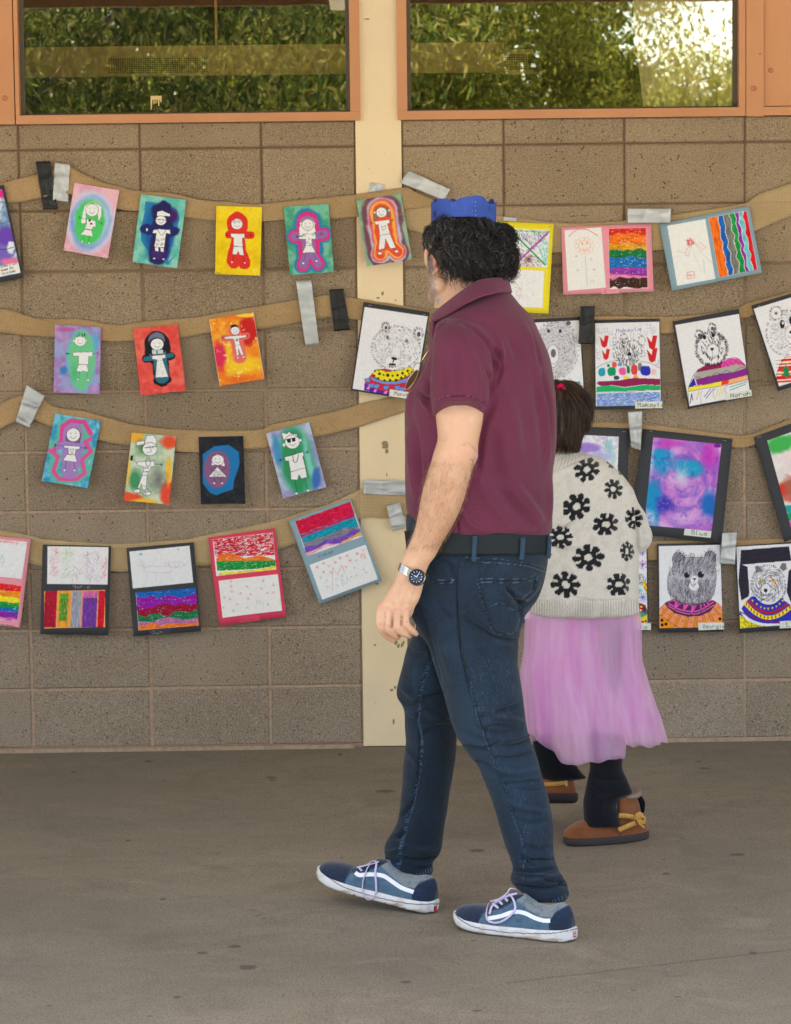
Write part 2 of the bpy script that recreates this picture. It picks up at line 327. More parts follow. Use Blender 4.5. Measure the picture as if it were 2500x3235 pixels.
# drip-shaped sticker on the left window
st_ = MB(); fz = fr(0, 0, 1.3504)
for k, pl in enumerate([[(643, 409), (690, 409), (690, 425), (643, 425)], [(643, 424.5), (651, 424.5), (648, 468), (643, 468)], [(655, 424.5), (660, 424.5), (660, 444), (656, 445)], [(664, 424.5), (668, 424.5), (669, 440), (664, 440)], [(673, 424.5), (681, 424.5), (680, 452), (676, 452)], [(684, 424.5), (690, 424.5), (689, 436), (685, 436)]]):
    a_ = np.array(pl); x_, y_ = fz(a_[:, 0], a_[:, 1]); V = at(x_, y_, .0285); st_.add(V, [tuple(range(len(V)))[::-1]])
tag(st_.build('sticker', simple('sticker_cream', rgb(220, 190, 130), .5), None), 'small cream drip-shaped sticker low on the left window', 'sticker')
# curtain
n = 240; Yc = .12; xa, xb = float(at(2003, 200, Yc)[0]), float(at(2350, 200, Yc)[0])+.35
u = np.linspace(0, 1, n); zz = np.linspace(2.0, 3.1, 12); V = []
for z_ in zz:
    k = max(0, (2.45-z_))*.12; x = xa+(xb-xa)*u+k*(1-u)**2
    ph = u*38+.6*np.sin(u*9); V += [(x[i], Yc+.022*math.sin(ph[i])+.012*math.sin(ph[i]*2.3+1), z_) for i in range(n)]
F = [(j*n+i, j*n+i+1, (j+1)*n+i+1, (j+1)*n+i) for j in range(11) for i in range(n-1)]
t = NT('curtain_cloth'); t.fin(t.mix(t.noise(2, 3), rgb(236, 226, 190), rgb(222, 212, 170)), .9, .1); M_CURT = t.m
tag(mk('curtain', V, F, M_CURT), 'pale pleated curtain behind the right end of the right window', 'curtain')
# --- roof over the walkway
M_SOF = simple('soffit_paint', rgb(226, 222, 214), .8, .2, sc_=4); M_UP = simple('upper_wall_paint', rgb(214, 190, 150), .8, .2, sc_=4)
RY, RZ = -5.6, 3.15
MB().box(-7, 9, -.02, .25, HW+.001, 3.9).build('upper_wall', M_UP)
tag(bpy.data.objects['upper_wall'], 'painted wall above the windows', 'wall')
ro = empty('walkway_roof', (1, -3, RZ), 'flat roof sheltering the walkway', 'roof')
MB().box(-14, 16, RY, -.021, RZ, RZ+.12).build('deck', M_SOF, ro)
b_ = MB()
for i in range(9): b_.box(-11+i*3, -10.9+i*3, RY+.1, -.03, RZ-.14, RZ-.001)
b_.build('joists', M_SOF, ro)
MB().box(-14, 16, RY-.04, RY-.001, RZ-.10, RZ+.2).build('fascia', simple('fascia_brown', rgb(120, 92, 66), .8), ro)
# ================================================================= TREES seen in the window reflections
t = NT('leaves'); t.l(t.attr(), t.b.inputs['Base Color']); t.fin(None, .75, .12)
tl = t.n('ShaderNodeBsdfTranslucent'); t.l(t.attr(), tl.inputs[0]); m2 = t.n('ShaderNodeMixShader'); m2.inputs[0].default_value = .35
t.l(t.b.outputs[0], m2.inputs[1]); t.l(tl.outputs[0], m2.inputs[2]); t.l(m2.outputs[0], t.out.inputs[0]); M_LEAF = t.m
M_BARK = simple('bark', rgb(120, 100, 80), .9, .1, sc_=30)
def tree(cx, cy, cz, rx, ry, rz, ncl, nleaf, L, Wd, cs, pal, label, droop=.6, lean=0):
    e = empty('tree', (cx, cy, 0), label, 'tree', 'trees facing the building')
    # clump centres
    d = rng.normal(size=(ncl, 3)); d /= np.linalg.norm(d, axis=1)[:, None]; r = rng.random(ncl)**.4
    C = np.array([cx, cy, cz])+d*r[:, None]*np.array([rx, ry, rz])
    tone = rng.random(ncl)
    k = rng.integers(0, ncl, nleaf); P = C[k]+rng.normal(size=(nleaf, 3))*cs*np.array([1, 1, .8])*(0.5+tone[k][:, None])
    P = P[P[:, 2] > .3]; k = k[:len(P)]; n = len(P)
    ax = rng.normal(size=(n, 3)); ax[:, 2] -= droop*2; ax /= np.linalg.norm(ax, axis=1)[:, None]
    s = np.cross(ax, rng.normal(size=(n, 3))); s /= np.linalg.norm(s, axis=1)[:, None]
    l = L*rng.uniform(.6, 1.3, n)[:, None]; w_ = Wd*rng.uniform(.7, 1.3, n)[:, None]
    V = np.stack([P, P+ax*l*.45+s*w_*.5, P+ax*l, P+ax*l*.45-s*w_*.5], 1).reshape(-1, 3)
    pal = np.array([rgb(*p) for p in pal]); ci = rng.integers(0, len(pal), n)
    cc = pal[ci]*(.7+.6*tone[k][:, None])*rng.uniform(.75, 1.25, (n, 1))
    mk('crown', V, np.arange(4*n).reshape(-1, 4), M_LEAF, e, False, np.repeat(cc, 4, 0))
    V = []; F = []
    def add(P_, R_):
        v, f = tubeVF(P_, R_, 7); b = len(V); V.extend(v); F.extend([tuple(i+b for i in q) for q in f])
    base = np.array([cx, cy, 0.]); top = np.array([cx+lean, cy, cz*.9])
    tp = curve([base, base*.5+top*.5+np.array([.15, 0, 0]), top], 10); add(tp, np.linspace(.22, .1, 10))
    for i in range(16):
        a = tp[rng.integers(3, 10)]; b = C[rng.integers(0, ncl)]; m = (a+b)/2+rng.normal(size=3)*.3
        add(curve([a, m, b], 8), np.linspace(.06, .012, 8))
    mk('trunk', V, F, M_BARK, e)
PAL1 = [(92, 106, 48), (124, 126, 62), (66, 84, 42), (150, 140, 84), (104, 114, 44), (52, 68, 40)]
PAL2 = [(148, 152, 58), (168, 164, 72), (122, 128, 50), (150, 140, 58), (96, 104, 40)]
PAL3 = [(120, 138, 50), (150, 160, 70), (90, 108, 40), (160, 140, 90)]
tree(-2.4, -15.5, 4.4, 4.6, 1.8, 2.9, 420, 76000, .15, .026, .24, PAL1, 'narrow-leaved tree mirrored in the left half of the left window')
tree(1.7, -19.5, 4.1, 2.75, 2.0, 2.8, 330, 100000, .085, .03, .24, PAL2, 'yellow-green feathery tree mirrored in the middle of the right window')
tree(-.4, -22, 4.2, 3.4, 2.0, 3.0, 200, 40000, .13, .03, .3, PAL1, 'dense green tree mirrored beside the pilaster, behind the others')
tree(5.4, -26, 2.7, 2.4, 1.5, 1.8, 170, 46000, .10, .04, .22, PAL2, 'low yellow-green tree mirrored below the open sky behind the curtain')
tree(-7.0, -24, 4.2, 3.6, 2.0, 3.4, 140, 20000, .14, .045, .4, PAL1, 'dense green tree mirrored at the far left edge of the left window')
for k_, (x_, d2, lb) in enumerate([(-13, -20, 'broad tree across the yard, second from the left end'), (-19, -24, 'broad tree across the yard at its left end'), (10.5, -20, 'broad tree across the yard, second from the right end'), (17, -24, 'broad tree across the yard at its right end')]):
    tree(x_, d2, 4.4, 3.8, 2.0, 3.2, 150, 16000, .17, .06, .45, PAL1 if k_ % 2 else PAL2, lb)
# far tree line
d_ = rng.normal(size=(70000, 3)); xq = rng.uniform(-24, 26, 70000); hq = np.where(xq < 5.2, 6.6, 4.5)+.35*np.sin(xq*.9)+.25*np.sin(xq*2.3+1)
P = np.stack([xq, -34+d_[:, 1]*1.3, rng.random(70000)**.9*hq], 1); n = len(P)
ax = rng.normal(size=(n, 3)); ax /= np.linalg.norm(ax, axis=1)[:, None]; s = np.cross(ax, rng.normal(size=(n, 3))); s /= np.linalg.norm(s, axis=1)[:, None]
V = np.stack([P, P+ax*.14+s*.08, P+ax*.28, P+ax*.14-s*.08], 1).reshape(-1, 3); pl = np.array([rgb(*p) for p in PAL1])
tag(mk('hedge', V, np.arange(4*n).reshape(-1, 4), M_LEAF, None, False, np.repeat(pl[rng.integers(0, len(pl), n)], 4, 0)), 'far green hedge line across the yard', 'hedge', kind='stuff')
# ================================================================= 2-D PAINTING on card meshes (vertex colours)
def vnoise(x, y, sc_, seed):
    x = x/sc_; y = y/sc_; xi = np.floor(x).astype(int); yi = np.floor(y).astype(int); fx = x-xi; fy = y-yi
    fx = fx*fx*(3-2*fx); fy = fy*fy*(3-2*fy)
    def h(i, j):
        k = (i*374761393+j*668265263+seed*974711) & 0x7fffffff; k = ((k ^ (k >> 13))*1274126177) & 0x7fffffff
        return ((k ^ (k >> 16)) & 0xffff)/65535.
    return (h(xi, yi)*(1-fx)+h(xi+1, yi)*fx)*(1-fy)+(h(xi, yi+1)*(1-fx)+h(xi+1, yi+1)*fx)*fy
def fbm(x, y, sc_, seed, o=3):
    s = 0; a = 1; t_ = 0
    for k in range(o): s = s+a*vnoise(x, y, sc_/2**k, seed+k*17); t_ += a; a *= .55
    return s/t_
GL = {'a': ['14 4 24 4 24 0', '24 2 20 0 14 0 12 2 14 3 24 3'], 'b': ['10 6 10 0 14 0 14 3 10 3'], 'c': ['14 3 11 3 10 1 11 0 14 0'], 'd': ['14 6 14 0 10 0 10 3 14 3'],
      'e': ['10 2 14 2 13 4 11 4 10 2 11 0 14 0'], 'g': ['14 3 10 3 10 0 14 0', '14 4 14 -2 10 -2'], 'h': ['10 6 10 0', '10 3 13 3 14 0'], 'i': ['12 3 12 0', '12 5 12 4.6'], 'k': ['10 6 10 0', '14 4 10 2 14 0'],
      'l': ['11 6 11 0 12 0'], 'm': ['10 0 10 3 12 3 12 0', '12 3 14 3 14 0'], 'n': ['10 4 10 0', '10 3 13 3 14 0'], 'o': ['11 0 10 2 11 3 13 3 14 2 13 0 11 0'], 'p': ['10 -2 10 3 14 3 14 0 10 0'],
      'r': ['10 4 10 0', '10 2 11 3.5 14 3.5'], 's': ['14 3 10 3 10 2 14 1 14 0 10 0'], 't': ['12 5 12 0 13 0', '10 3 14 3'], 'u': ['10 3 10 0 14 0 14 3', '14 1 14 0'], 'v': ['10 3 12 0 14 3'], 'w': ['10 3 11 0 12 3 13 0 14 3'],
      'x': ['10 3 14 0', '10 0 14 3'], 'y': ['10 3 12 0', '14 3 10 -2'], 'z': ['10 3 14 3 10 0 14 0'],
      'M': ['10 0 10 6 12 3 14 6 14 0'], 'N': ['10 0 10 6 14 0 14 6'], 'B': ['10 0 10 6 13 6 13 3 10 3 14 3 14 0 10 0'], 'G': ['14 5 12 6 10 4 10 1 12 0 14 1 14 3 12 3'], 'E': ['14 6 10 6 10 0 14 0', '10 3 13 3'], 'L': ['10 6 10 0 14 0'],
      'C': ['14 5 12 6 10 4 10 1 12 0 14 1'], 'J': ['10 6 14 6', '13 6 13 1 11 0 10 1'], 'D': ['10 0 10 6 13 5 14 3 13 1 10 0'], 'S': ['14 5 12 6 10 5 10 4 14 2 14 1 12 0 10 1'], 'K': ['10 6 10 0', '14 6 10 3 14 0'], 'R': ['10 0 10 6 14 5 14 4 10 3 14 0'], 'A': ['10 0 12 6 14 0', '11 2 13 2'],
      '0': ['11 0 10 3 11 6 13 6 14 3 13 0 11 0'], '2': ['10 5 12 6 14 5 14 4 10 0 14 0'], '4': ['13 0 13 6 10 2 14 2'], 'Z': ['10 6 14 6 10 0 14 0']}
GL['a'] = ['14 3 11 3 10 1 11 0 14 1', '14 3.4 14 0']
class Cv:
    def __init__(s, fz, corners, res=.0014, y0=-.02, tilt=0.008, curl=.004):
        """corners TL,TR,BR,BL in zoom-frame units"""
        s.fz = fz; q = np.array(corners, float); px, py = fz(q[:, 0], q[:, 1]); W3 = at(px, py, y0)
        w_ = (np.linalg.norm(W3[1]-W3[0])+np.linalg.norm(W3[2]-W3[3]))/2; h = (np.linalg.norm(W3[3]-W3[0])+np.linalg.norm(W3[2]-W3[1]))/2
        s.nu, s.nv = max(2, int(w_/res)), max(2, int(h/res)); u, v = np.meshgrid(np.linspace(0, 1, s.nu), np.linspace(0, 1, s.nv))
        s.U, s.V = u.ravel(), v.ravel(); U = s.U[:, None]; V = s.V[:, None]
        B = lambda Q: Q[0]*(1-U)*(1-V)+Q[1]*U*(1-V)+Q[2]*U*V+Q[3]*(1-U)*V
        xy = B(q); s.X, s.Y = xy[:, 0], xy[:, 1]; s.P = B(W3)
        s.P[:, 1] -= tilt*s.V+curl*(2*s.U-1)**2*s.V**2
        s.c = np.ones((len(s.X), 3))*.93; s.scale = (np.linalg.norm(q[1]-q[0])/w_); s.seed = int(rng.integers(1, 9999))
    def n(s, sc_, k=0, o=3): return fbm(s.X, s.Y, sc_, s.seed+k, o)
    def C(s, c): return np.array(c, float)/255.
    def bl(s, m, c, a=1):
        m = np.clip(m*a, 0, 1)[:, None]; s.c = s.c*(1-m)+(s.C(c) if not isinstance(c, np.ndarray) else c)*m; return s
    def wash(s, c1, c2, sc_, k=1, lo=.35, hi=.65):
        t_ = np.clip((s.n(sc_, k)-lo)/(hi-lo), 0, 1)[:, None]; s.c = s.C(c1)*(1-t_)+s.C(c2)*t_; return s
    def tint(s, c, sc_, k, lo=.5, hi=.7, a=1): return s.bl(np.clip((s.n(sc_, k)-lo)/(hi-lo), 0, 1), c, a)
    def ell(s, cx, cy, rx, ry, c, soft=.05, warp=0, a=1, rot=0, sq=2, k=3):
        x, y = s.X-cx, s.Y-cy
        if rot: cr, sr = math.cos(rot), math.sin(rot); x, y = x*cr+y*sr, -x*sr+y*cr
        r = (np.abs(x/rx)**sq+np.abs(y/ry)**sq)**(1/sq)
        if warp: r = r+(s.n(max(rx, ry)*.6, k)-.5)*warp
        return s.bl((1-r)/soft+.5, c, a)
    def inside(s, pts):
        p = np.array(pts, float); ins = np.zeros(len(s.X), bool); j = len(p)-1
        for i in range(len(p)):
            (xi, yi), (xj, yj) = p[i], p[j]
            if yi != yj: ins ^= ((yi > s.Y) != (yj > s.Y)) & (s.X < (xj-xi)*(s.Y-yi)/(yj-yi)+xi)
            j = i
        return ins
    def dist(s, pts, maxd=None):
        p = np.array(pts, float); d = np.full(len(s.X), 1e9)
        m = np.ones(len(s.X), bool)
        if maxd: m = (s.X > p[:, 0].min()-maxd) & (s.X < p[:, 0].max()+maxd) & (s.Y > p[:, 1].min()-maxd) & (s.Y < p[:, 1].max()+maxd)
        X_, Y_ = s.X[m], s.Y[m]; dd = np.full(len(X_), 1e9)
        for a, b in zip(p[:-1], p[1:]):
            ab = b-a; L = ab@ab+1e-9; t_ = np.clip(((X_-a[0])*ab[0]+(Y_-a[1])*ab[1])/L, 0, 1)
            dd = np.minimum(dd, np.hypot(X_-a[0]-t_*ab[0], Y_-a[1]-t_*ab[1]))
        d[m] = dd; return d
    def poly(s, pts, c, a=1, line=None, lw=1.5):
        if c is not None: s.bl(s.inside(pts).astype(float), c, a)
        if line is not None: s.ln(list(pts)+[pts[0]], line, lw)
        return s
    def halo(s, pts, r, c, soft=.3, warp=.5, a=1, k=5):
        """painted band round a skeleton line"""
        d = s.dist(pts)+(s.n(r, k)-.5)*warp*r
        return s.bl((r-d)/(soft*r)+.5, c, a)
    def ln(s, pts, c, w_=1.5, a=1):
        d = s.dist(pts, w_+4); return s.bl(w_/2-d+.5 if w_ > 1.2 else (w_/2+.4-d), c, a)
    def cur(s, pts, c, w_=1.5, a=1, n=14): return s.ln(curve(pts, n), c, w_, a)
    def ring(s, cx, cy, rx, ry, c, w_=1.5, fill=None):
        t_ = np.linspace(0, 2*math.pi, 17); p = np.stack([cx+rx*np.cos(t_), cy+ry*np.sin(t_)], 1)
        if fill is not None: s.ell(cx, cy, rx, ry, fill)
        return s.ln(p, c, w_)
    def txt(s, st, x, y, h, c, w_=1.5, ang=0, wf=.75, sp=.35, a=1):
        ca, sa = math.cos(ang), math.sin(ang); cx = 0
        for ch in st:
            for g in GL.get(ch, []):
                q = np.array([float(v) for v in g.split()]).reshape(-1, 2); gx = cx+(q[:, 0]-10)/4*h*wf*.75; gy = -q[:, 1]/6*h
                s.ln(np.stack([x+gx*ca-gy*sa, y+gx*sa+gy*ca], 1), c, w_, a)
            cx += h*wf*(.75+sp) if ch != ' ' else h*.6
        return s
    def crayon(s, pts, c, ang=0, dens=.75, sc_=None, a=1, k=9):
        """waxy strokes along ang; paper shows through"""
        sc_ = sc_ or 6; ca, sa = math.cos(ang), math.sin(ang); u = s.X*ca+s.Y*sa; v = -s.X*sa+s.Y*ca
        nz = fbm(u/5, v, sc_*.5, s.seed+k, 2)*.65+fbm(s.X, s.Y, sc_*.3, s.seed+k+1, 1)*.35
        m = np.clip((nz-(1-dens)*.62-.12)/.10, 0, 1); ins = s.inside(pts) if pts is not None else 1
        shade = (.85+.3*fbm(u/4, v, sc_, s.seed+k+2, 1))[:, None]
        return s.bl(m*ins*a, np.clip(s.C(c)*shade, 0, 1))
    def hatch(s, pts, c, ang, n, w_=1., L=8, a=.8, seed=1):
        """short strokes scattered inside pts"""
        r = np.random.default_rng(seed); p = np.array(pts, float); lo, hi = p.min(0), p.max(0); k = 0; j = 0
        while k < n and j < n*6:
            j += 1; x, y = lo+r.random(2)*(hi-lo)
            i_ = False; q = len(p)-1
            for i in range(len(p)):
                if (p[i][1] > y) != (p[q][1] > y) and x < (p[q][0]-p[i][0])*(y-p[i][1])/(p[q][1]-p[i][1])+p[i][0]: i_ = not i_
                q = i
            if not i_: continue
            k += 1; an = (ang(x, y) if callable(ang) else ang)+r.normal()*.25; l = L*r.uniform(.6, 1.3)
            s.ln([(x, y), (x+l*math.cos(an), y+l*math.sin(an))], c, w_, a)
        return s
    def build(s, name, par=None, mat=None):
        nu, nv = s.nu, s.nv; i = np.arange(nu*nv).reshape(nv, nu)
        F = np.stack([i[:-1, :-1], i[1:, :-1], i[1:, 1:], i[:-1, 1:]], -1).reshape(-1, 4)
        b = np.concatenate([i[0, :], i[1:, -1], i[-1, -2::-1], i[-2:0:-1, 0]]); k = len(s.P); m = len(b)
        V = np.vstack([s.P, s.P[b]+[0, .0009, 0]]); j = np.arange(m)
        S = np.stack([b[j], b[(j+1) % m], k+(j+1) % m, k+j], -1); g = s.n(3.0/1000*s.scale*1.2, 40, 1)[:, None]-.5
        col = lin(np.clip(s.c*(1+.05*g), 0, 1)); col = np.vstack([col, col[b]])
        return mk(name, V, np.vstack([F, S]).astype(np.int32), mat or M_PAPER, par, True, col)
t = NT('painted_paper'); t.bump(t.noise(500, 2), .25, .0006); t.l(t.attr(), t.b.inputs['Base Color']); M_PAPER = t.fin(None, .75, .25)
M_MOUNT = simple('charcoal_card', rgb(66, 68, 74), .85, .2, nz=.05, sc_=400)
M_STAPLE = simple('staple_metal', rgb(200, 200, 200), .3, .5, 1)
# ================================================================= BURLAP GARLANDS
t = NT('burlap'); vv = t.map((1, 1, 1))
wv = t.n('ShaderNodeTexWave', wave_type='BANDS', bands_direction='X'); wv.inputs['Scale'].default_value = 95; wv.inputs['Distortion'].default_value = 1.2; wv.inputs['Detail'].default_value = 1; t.l(t.tc, wv.inputs[0])
wz = t.n('ShaderNodeTexWave', wave_type='BANDS', bands_direction='Z'); wz.inputs['Scale'].default_value = 95; wz.inputs['Distortion'].default_value = 1.2; wz.inputs['Detail'].default_value = 1; t.l(t.tc, wz.inputs[0])
pr = t.math('MULTIPLY', wv.outputs['Fac'], wz.outputs['Fac'])
c = t.mix(t.ramp(t.noise(6, 4), (.35, 0.), (.7, 1.)), rgb(200, 168, 126), rgb(182, 152, 112))
c = t.mix(t.ramp(t.noise(240, 2), (.3, .55), (.5, 0.)), c, rgb(130, 102, 66))
c = t.mix(t.math('MULTIPLY', pr, .5), c, rgb(110, 86, 56)); t.bump(t.math('ADD', pr, t.noise(200, 2)), .6, .002); M_BURLAP = t.fin(c, .9, .1)
# looser weave lets the wall show through its holes
t2 = NT('open_burlap'); wv = t2.n('ShaderNodeTexWave', wave_type='BANDS', bands_direction='X'); wv.inputs['Scale'].default_value = 62; wv.inputs['Distortion'].default_value = .8; t2.l(t2.tc, wv.inputs[0])
wz = t2.n('ShaderNodeTexWave', wave_type='BANDS', bands_direction='Z'); wz.inputs['Scale'].default_value = 62; wz.inputs['Distortion'].default_value = .8; t2.l(t2.tc, wz.inputs[0])
c = t2.mix(t2.ramp(t2.noise(6, 4), (.35, 0.), (.7, 1.)), rgb(204, 178, 136), rgb(184, 158, 118))
al = t2.math('SUBTRACT', 1.0, t2.math('MULTIPLY', t2.math('GREATER_THAN', wv.outputs['Fac'], .55), t2.math('GREATER_THAN', wz.outputs['Fac'], .55)))
t2.fin(c, .9, .1); t2.l(al, t2.b.inputs['Alpha']); M_OPEN = t2.m
GAR = {}
def ribbon(pieces, label, openw=False, Y=-.010):
    o = None
    V = []; F = []
    for top, bot in pieces:
        top, bot = np.array(top, float), np.array(bot, float)
        x0, x1 = max(top[0, 0], bot[0, 0]), min(top[-1, 0], bot[-1, 0]); n = max(8, int((x1-x0)/9)); m = 7
        # resample both edges by parameter
        def rs(p):
            q = curve(p, n*3); d = np.r_[0, np.cumsum(np.hypot(*np.diff(q, axis=0).T))]; s_ = np.linspace(0, d[-1], n); return np.stack([np.interp(s_, d, q[:, 0]), np.interp(s_, d, q[:, 1])], 1)
        a, b = rs(top), rs(bot); b_ = len(V); sd = rng.integers(999)
        for i in range(n):
            for j in range(m):
                f = j/(m-1); q = a[i]*(1-f)+b[i]*f
                wob = (fbm(np.array([q[0]*1.]), np.array([q[1]*1.]), 120, int(sd), 2)[0]-.5)*.016+(fbm(np.array([q[0]*1.]), np.array([q[1]*1.]), 35, int(sd), 2)[0]-.5)*.004
                e = fbm(np.array([q[0]]), np.array([j*7.]), 14, int(sd)+5, 2)[0]-.5
                V.append(at(q[0], q[1]+(e*3 if j in (0, m-1) else 0), Y-.003*f+min(0, -abs(wob))-(.002 if j in (0, m-1) else 0)))
        F += [(b_+i*m+j, b_+(i+1)*m+j, b_+(i+1)*m+j+1, b_+i*m+j+1) for i in range(n-1) for j in range(m-1)]
    o = mk('burlap_garland', V, F, M_OPEN if openw else M_BURLAP)
    md = o.modifiers.new('th', 'SOLIDIFY'); md.thickness = .0012; md.offset = 0
    return tag(o, label, 'garland', 'burlap ribbon garlands')
def NP(fz, L): return [tuple(float(v) for v in fz(x, y)) for x, y in L]
Z3 = fr(0, 480, 1.98588); Z4 = fr(600, 480, 1.98588); Z5 = fr(0, 900, 1.98588); Z6 = fr(0, 1200, 1.53455); Z7 = fr(0, 1540, 2.41143); Z8 = fr(600, 1500, 2.41143)
ZA = fr(1550, 550, 1.77684); ZB = fr(1050, 850, 4.22); ZCc = fr(1650, 900, 1.98588); ZD = fr(1750, 1280, 2.25067); ZE = fr(1950, 1640, 3.06909)
DD = fr(0, 0, .6752)
ribbon([(NP(Z3, [(-80, 225), (0, 200), (120, 168), (240, 142), (330, 118)]), NP(Z3, [(-80, 335), (0, 322), (120, 312), (250, 288), (330, 270)])),
        (NP(Z3, [(330, 108), (430, 92), (500, 125), (640, 190), (750, 215), (860, 243), (1100, 262), (1250, 300), (1420, 312)])+NP(Z4, [(380, 328), (600, 308), (870, 285), (1050, 265), (1340, 225), (1400, 243), (1530, 303)]),
         NP(Z3, [(330, 250), (440, 262), (600, 310), (735, 355), (870, 372), (1160, 410), (1360, 430)])+NP(Z4, [(450, 437), (600, 427), (880, 420), (1060, 405), (1200, 385), (1350, 362), (1440, 348), (1530, 330)]))],
       'long burlap ribbon holding up the top row of figure paintings')
ribbon([(NP(Z4, [(1335, 362), (1440, 345), (1540, 335), (1640, 350), (1760, 380)]), NP(Z4, [(1350, 480), (1430, 500), (1500, 522), (1600, 530), (1760, 520)]))], 'loose open-weave burlap end hanging beside the blue paper crown', True, -.008)
ribbon([(NP(ZA, [(-100, 225), (60, 235), (200, 250), (330, 270), (480, 276), (760, 262), (1010, 230), (1250, 195), (1420, 165), (1520, 110), (1740, 35)]),
         NP(ZA, [(-100, 390), (60, 410), (200, 430), (350, 440), (600, 440), (930, 426), (1100, 400), (1300, 360), (1480, 318), (1600, 270), (1740, 215)]))], 'open-weave burlap ribbon behind the yellow, pink and blue paired drawings', True)
ribbon([(NP(Z5, [(-80, 150), (0, 150), (70, 158), (160, 190), (250, 212), (480, 213), (600, 232), (740, 253), (860, 235), (1080, 215), (1200, 205), (1300, 190), (1500, 155), (1688, 122)])+NP(ZB, [(40, 335), (170, 368), (400, 400), (700, 450), (960, 492), (1300, 552), (1500, 600)]),
         NP(Z5, [(-80, 285), (0, 295), (150, 315), (340, 330), (640, 352), (830, 350), (1140, 330), (1310, 300), (1600, 275), (1688, 268)])+NP(ZB, [(40, 630), (210, 665), (370, 682), (700, 740), (960, 790), (1300, 850), (1500, 880)]))], 'burlap ribbon of the second row on the left, ending behind the first bear drawing')
ribbon([(NP(ZCc, [(-60, 215), (80, 205), (360, 198), (600, 196), (860, 200), (1020, 195), (1200, 175), (1350, 150), (1400, 120), (1440, 108), (1560, 78), (1760, 20)]),
         NP(ZCc, [(-60, 300), (80, 305), (360, 300), (600, 305), (860, 305), (950, 300), (1200, 262), (1360, 215), (1440, 195), (1560, 165), (1760, 120)]))], 'burlap ribbon the bear drawings on the right hang from')
ribbon([(NP(Z6, [(-80, 160), (0, 120), (60, 90), (120, 75), (200, 85), (265, 130), (400, 150), (500, 178), (640, 215), (780, 235), (950, 245), (1240, 243), (1330, 215), (1500, 180), (1688, 137)])+[(1150, 1272), (1232, 1253), (1340, 1215)],
         NP(Z6, [(-80, 275), (0, 240), (80, 202), (170, 197), (250, 228), (480, 292), (640, 322), (850, 346), (970, 350), (1190, 335), (1310, 325), (1540, 275), (1688, 242)])+[(1150, 1344), (1200, 1327), (1340, 1282)])], 'burlap ribbon of the third row on the left, passing under four figure paintings')
ribbon([(NP(ZD, [(-100, 118), (200, 120), (530, 125), (640, 140), (840, 155), (1000, 178), (1200, 205), (1340, 217), (1450, 195), (1500, 168), (1600, 130), (1750, 85)]),
         NP(ZD, [(-100, 200), (200, 205), (530, 210), (640, 225), (840, 240), (1000, 262), (1200, 290), (1340, 302), (1450, 270), (1500, 245), (1600, 205), (1750, 160)]))], 'burlap ribbon the dark-mounted watercolours on the right hang from')
ribbon([(NP(Z7, [(-80, 305), (0, 325), (100, 340), (240, 370), (350, 395), (600, 415), (830, 430), (960, 428), (1100, 420), (1400, 397)])+NP(Z8, [(0, 488), (150, 455), (300, 425), (560, 370), (700, 335), (900, 270), (1080, 213), (1280, 122), (1330, 108), (1480, 110), (1720, 150)]),
         NP(Z7, [(-80, 545), (0, 558), (230, 580), (320, 602), (600, 625), (850, 640), (970, 640), (1250, 620), (1500, 600)])+NP(Z8, [(60, 693), (160, 685), (400, 630), (670, 565), (830, 515), (1050, 430), (1310, 332), (1430, 330), (1530, 330), (1720, 290)]))], 'open-weave burlap ribbon carrying the bottom row of paired crayon drawings', True)
ribbon([(NP(ZE, [(-200, 225), (295, 210), (400, 212), (700, 205), (900, 208), (1010, 205), (1160, 202), (1560, 190), (1720, 185)]),
         NP(ZE, [(-200, 400), (295, 402), (400, 402), (700, 395), (900, 395), (1010, 395), (1160, 392), (1560, 385), (1720, 380)]))], 'lowest burlap ribbon on the right, behind the striped-jumper bear drawings')
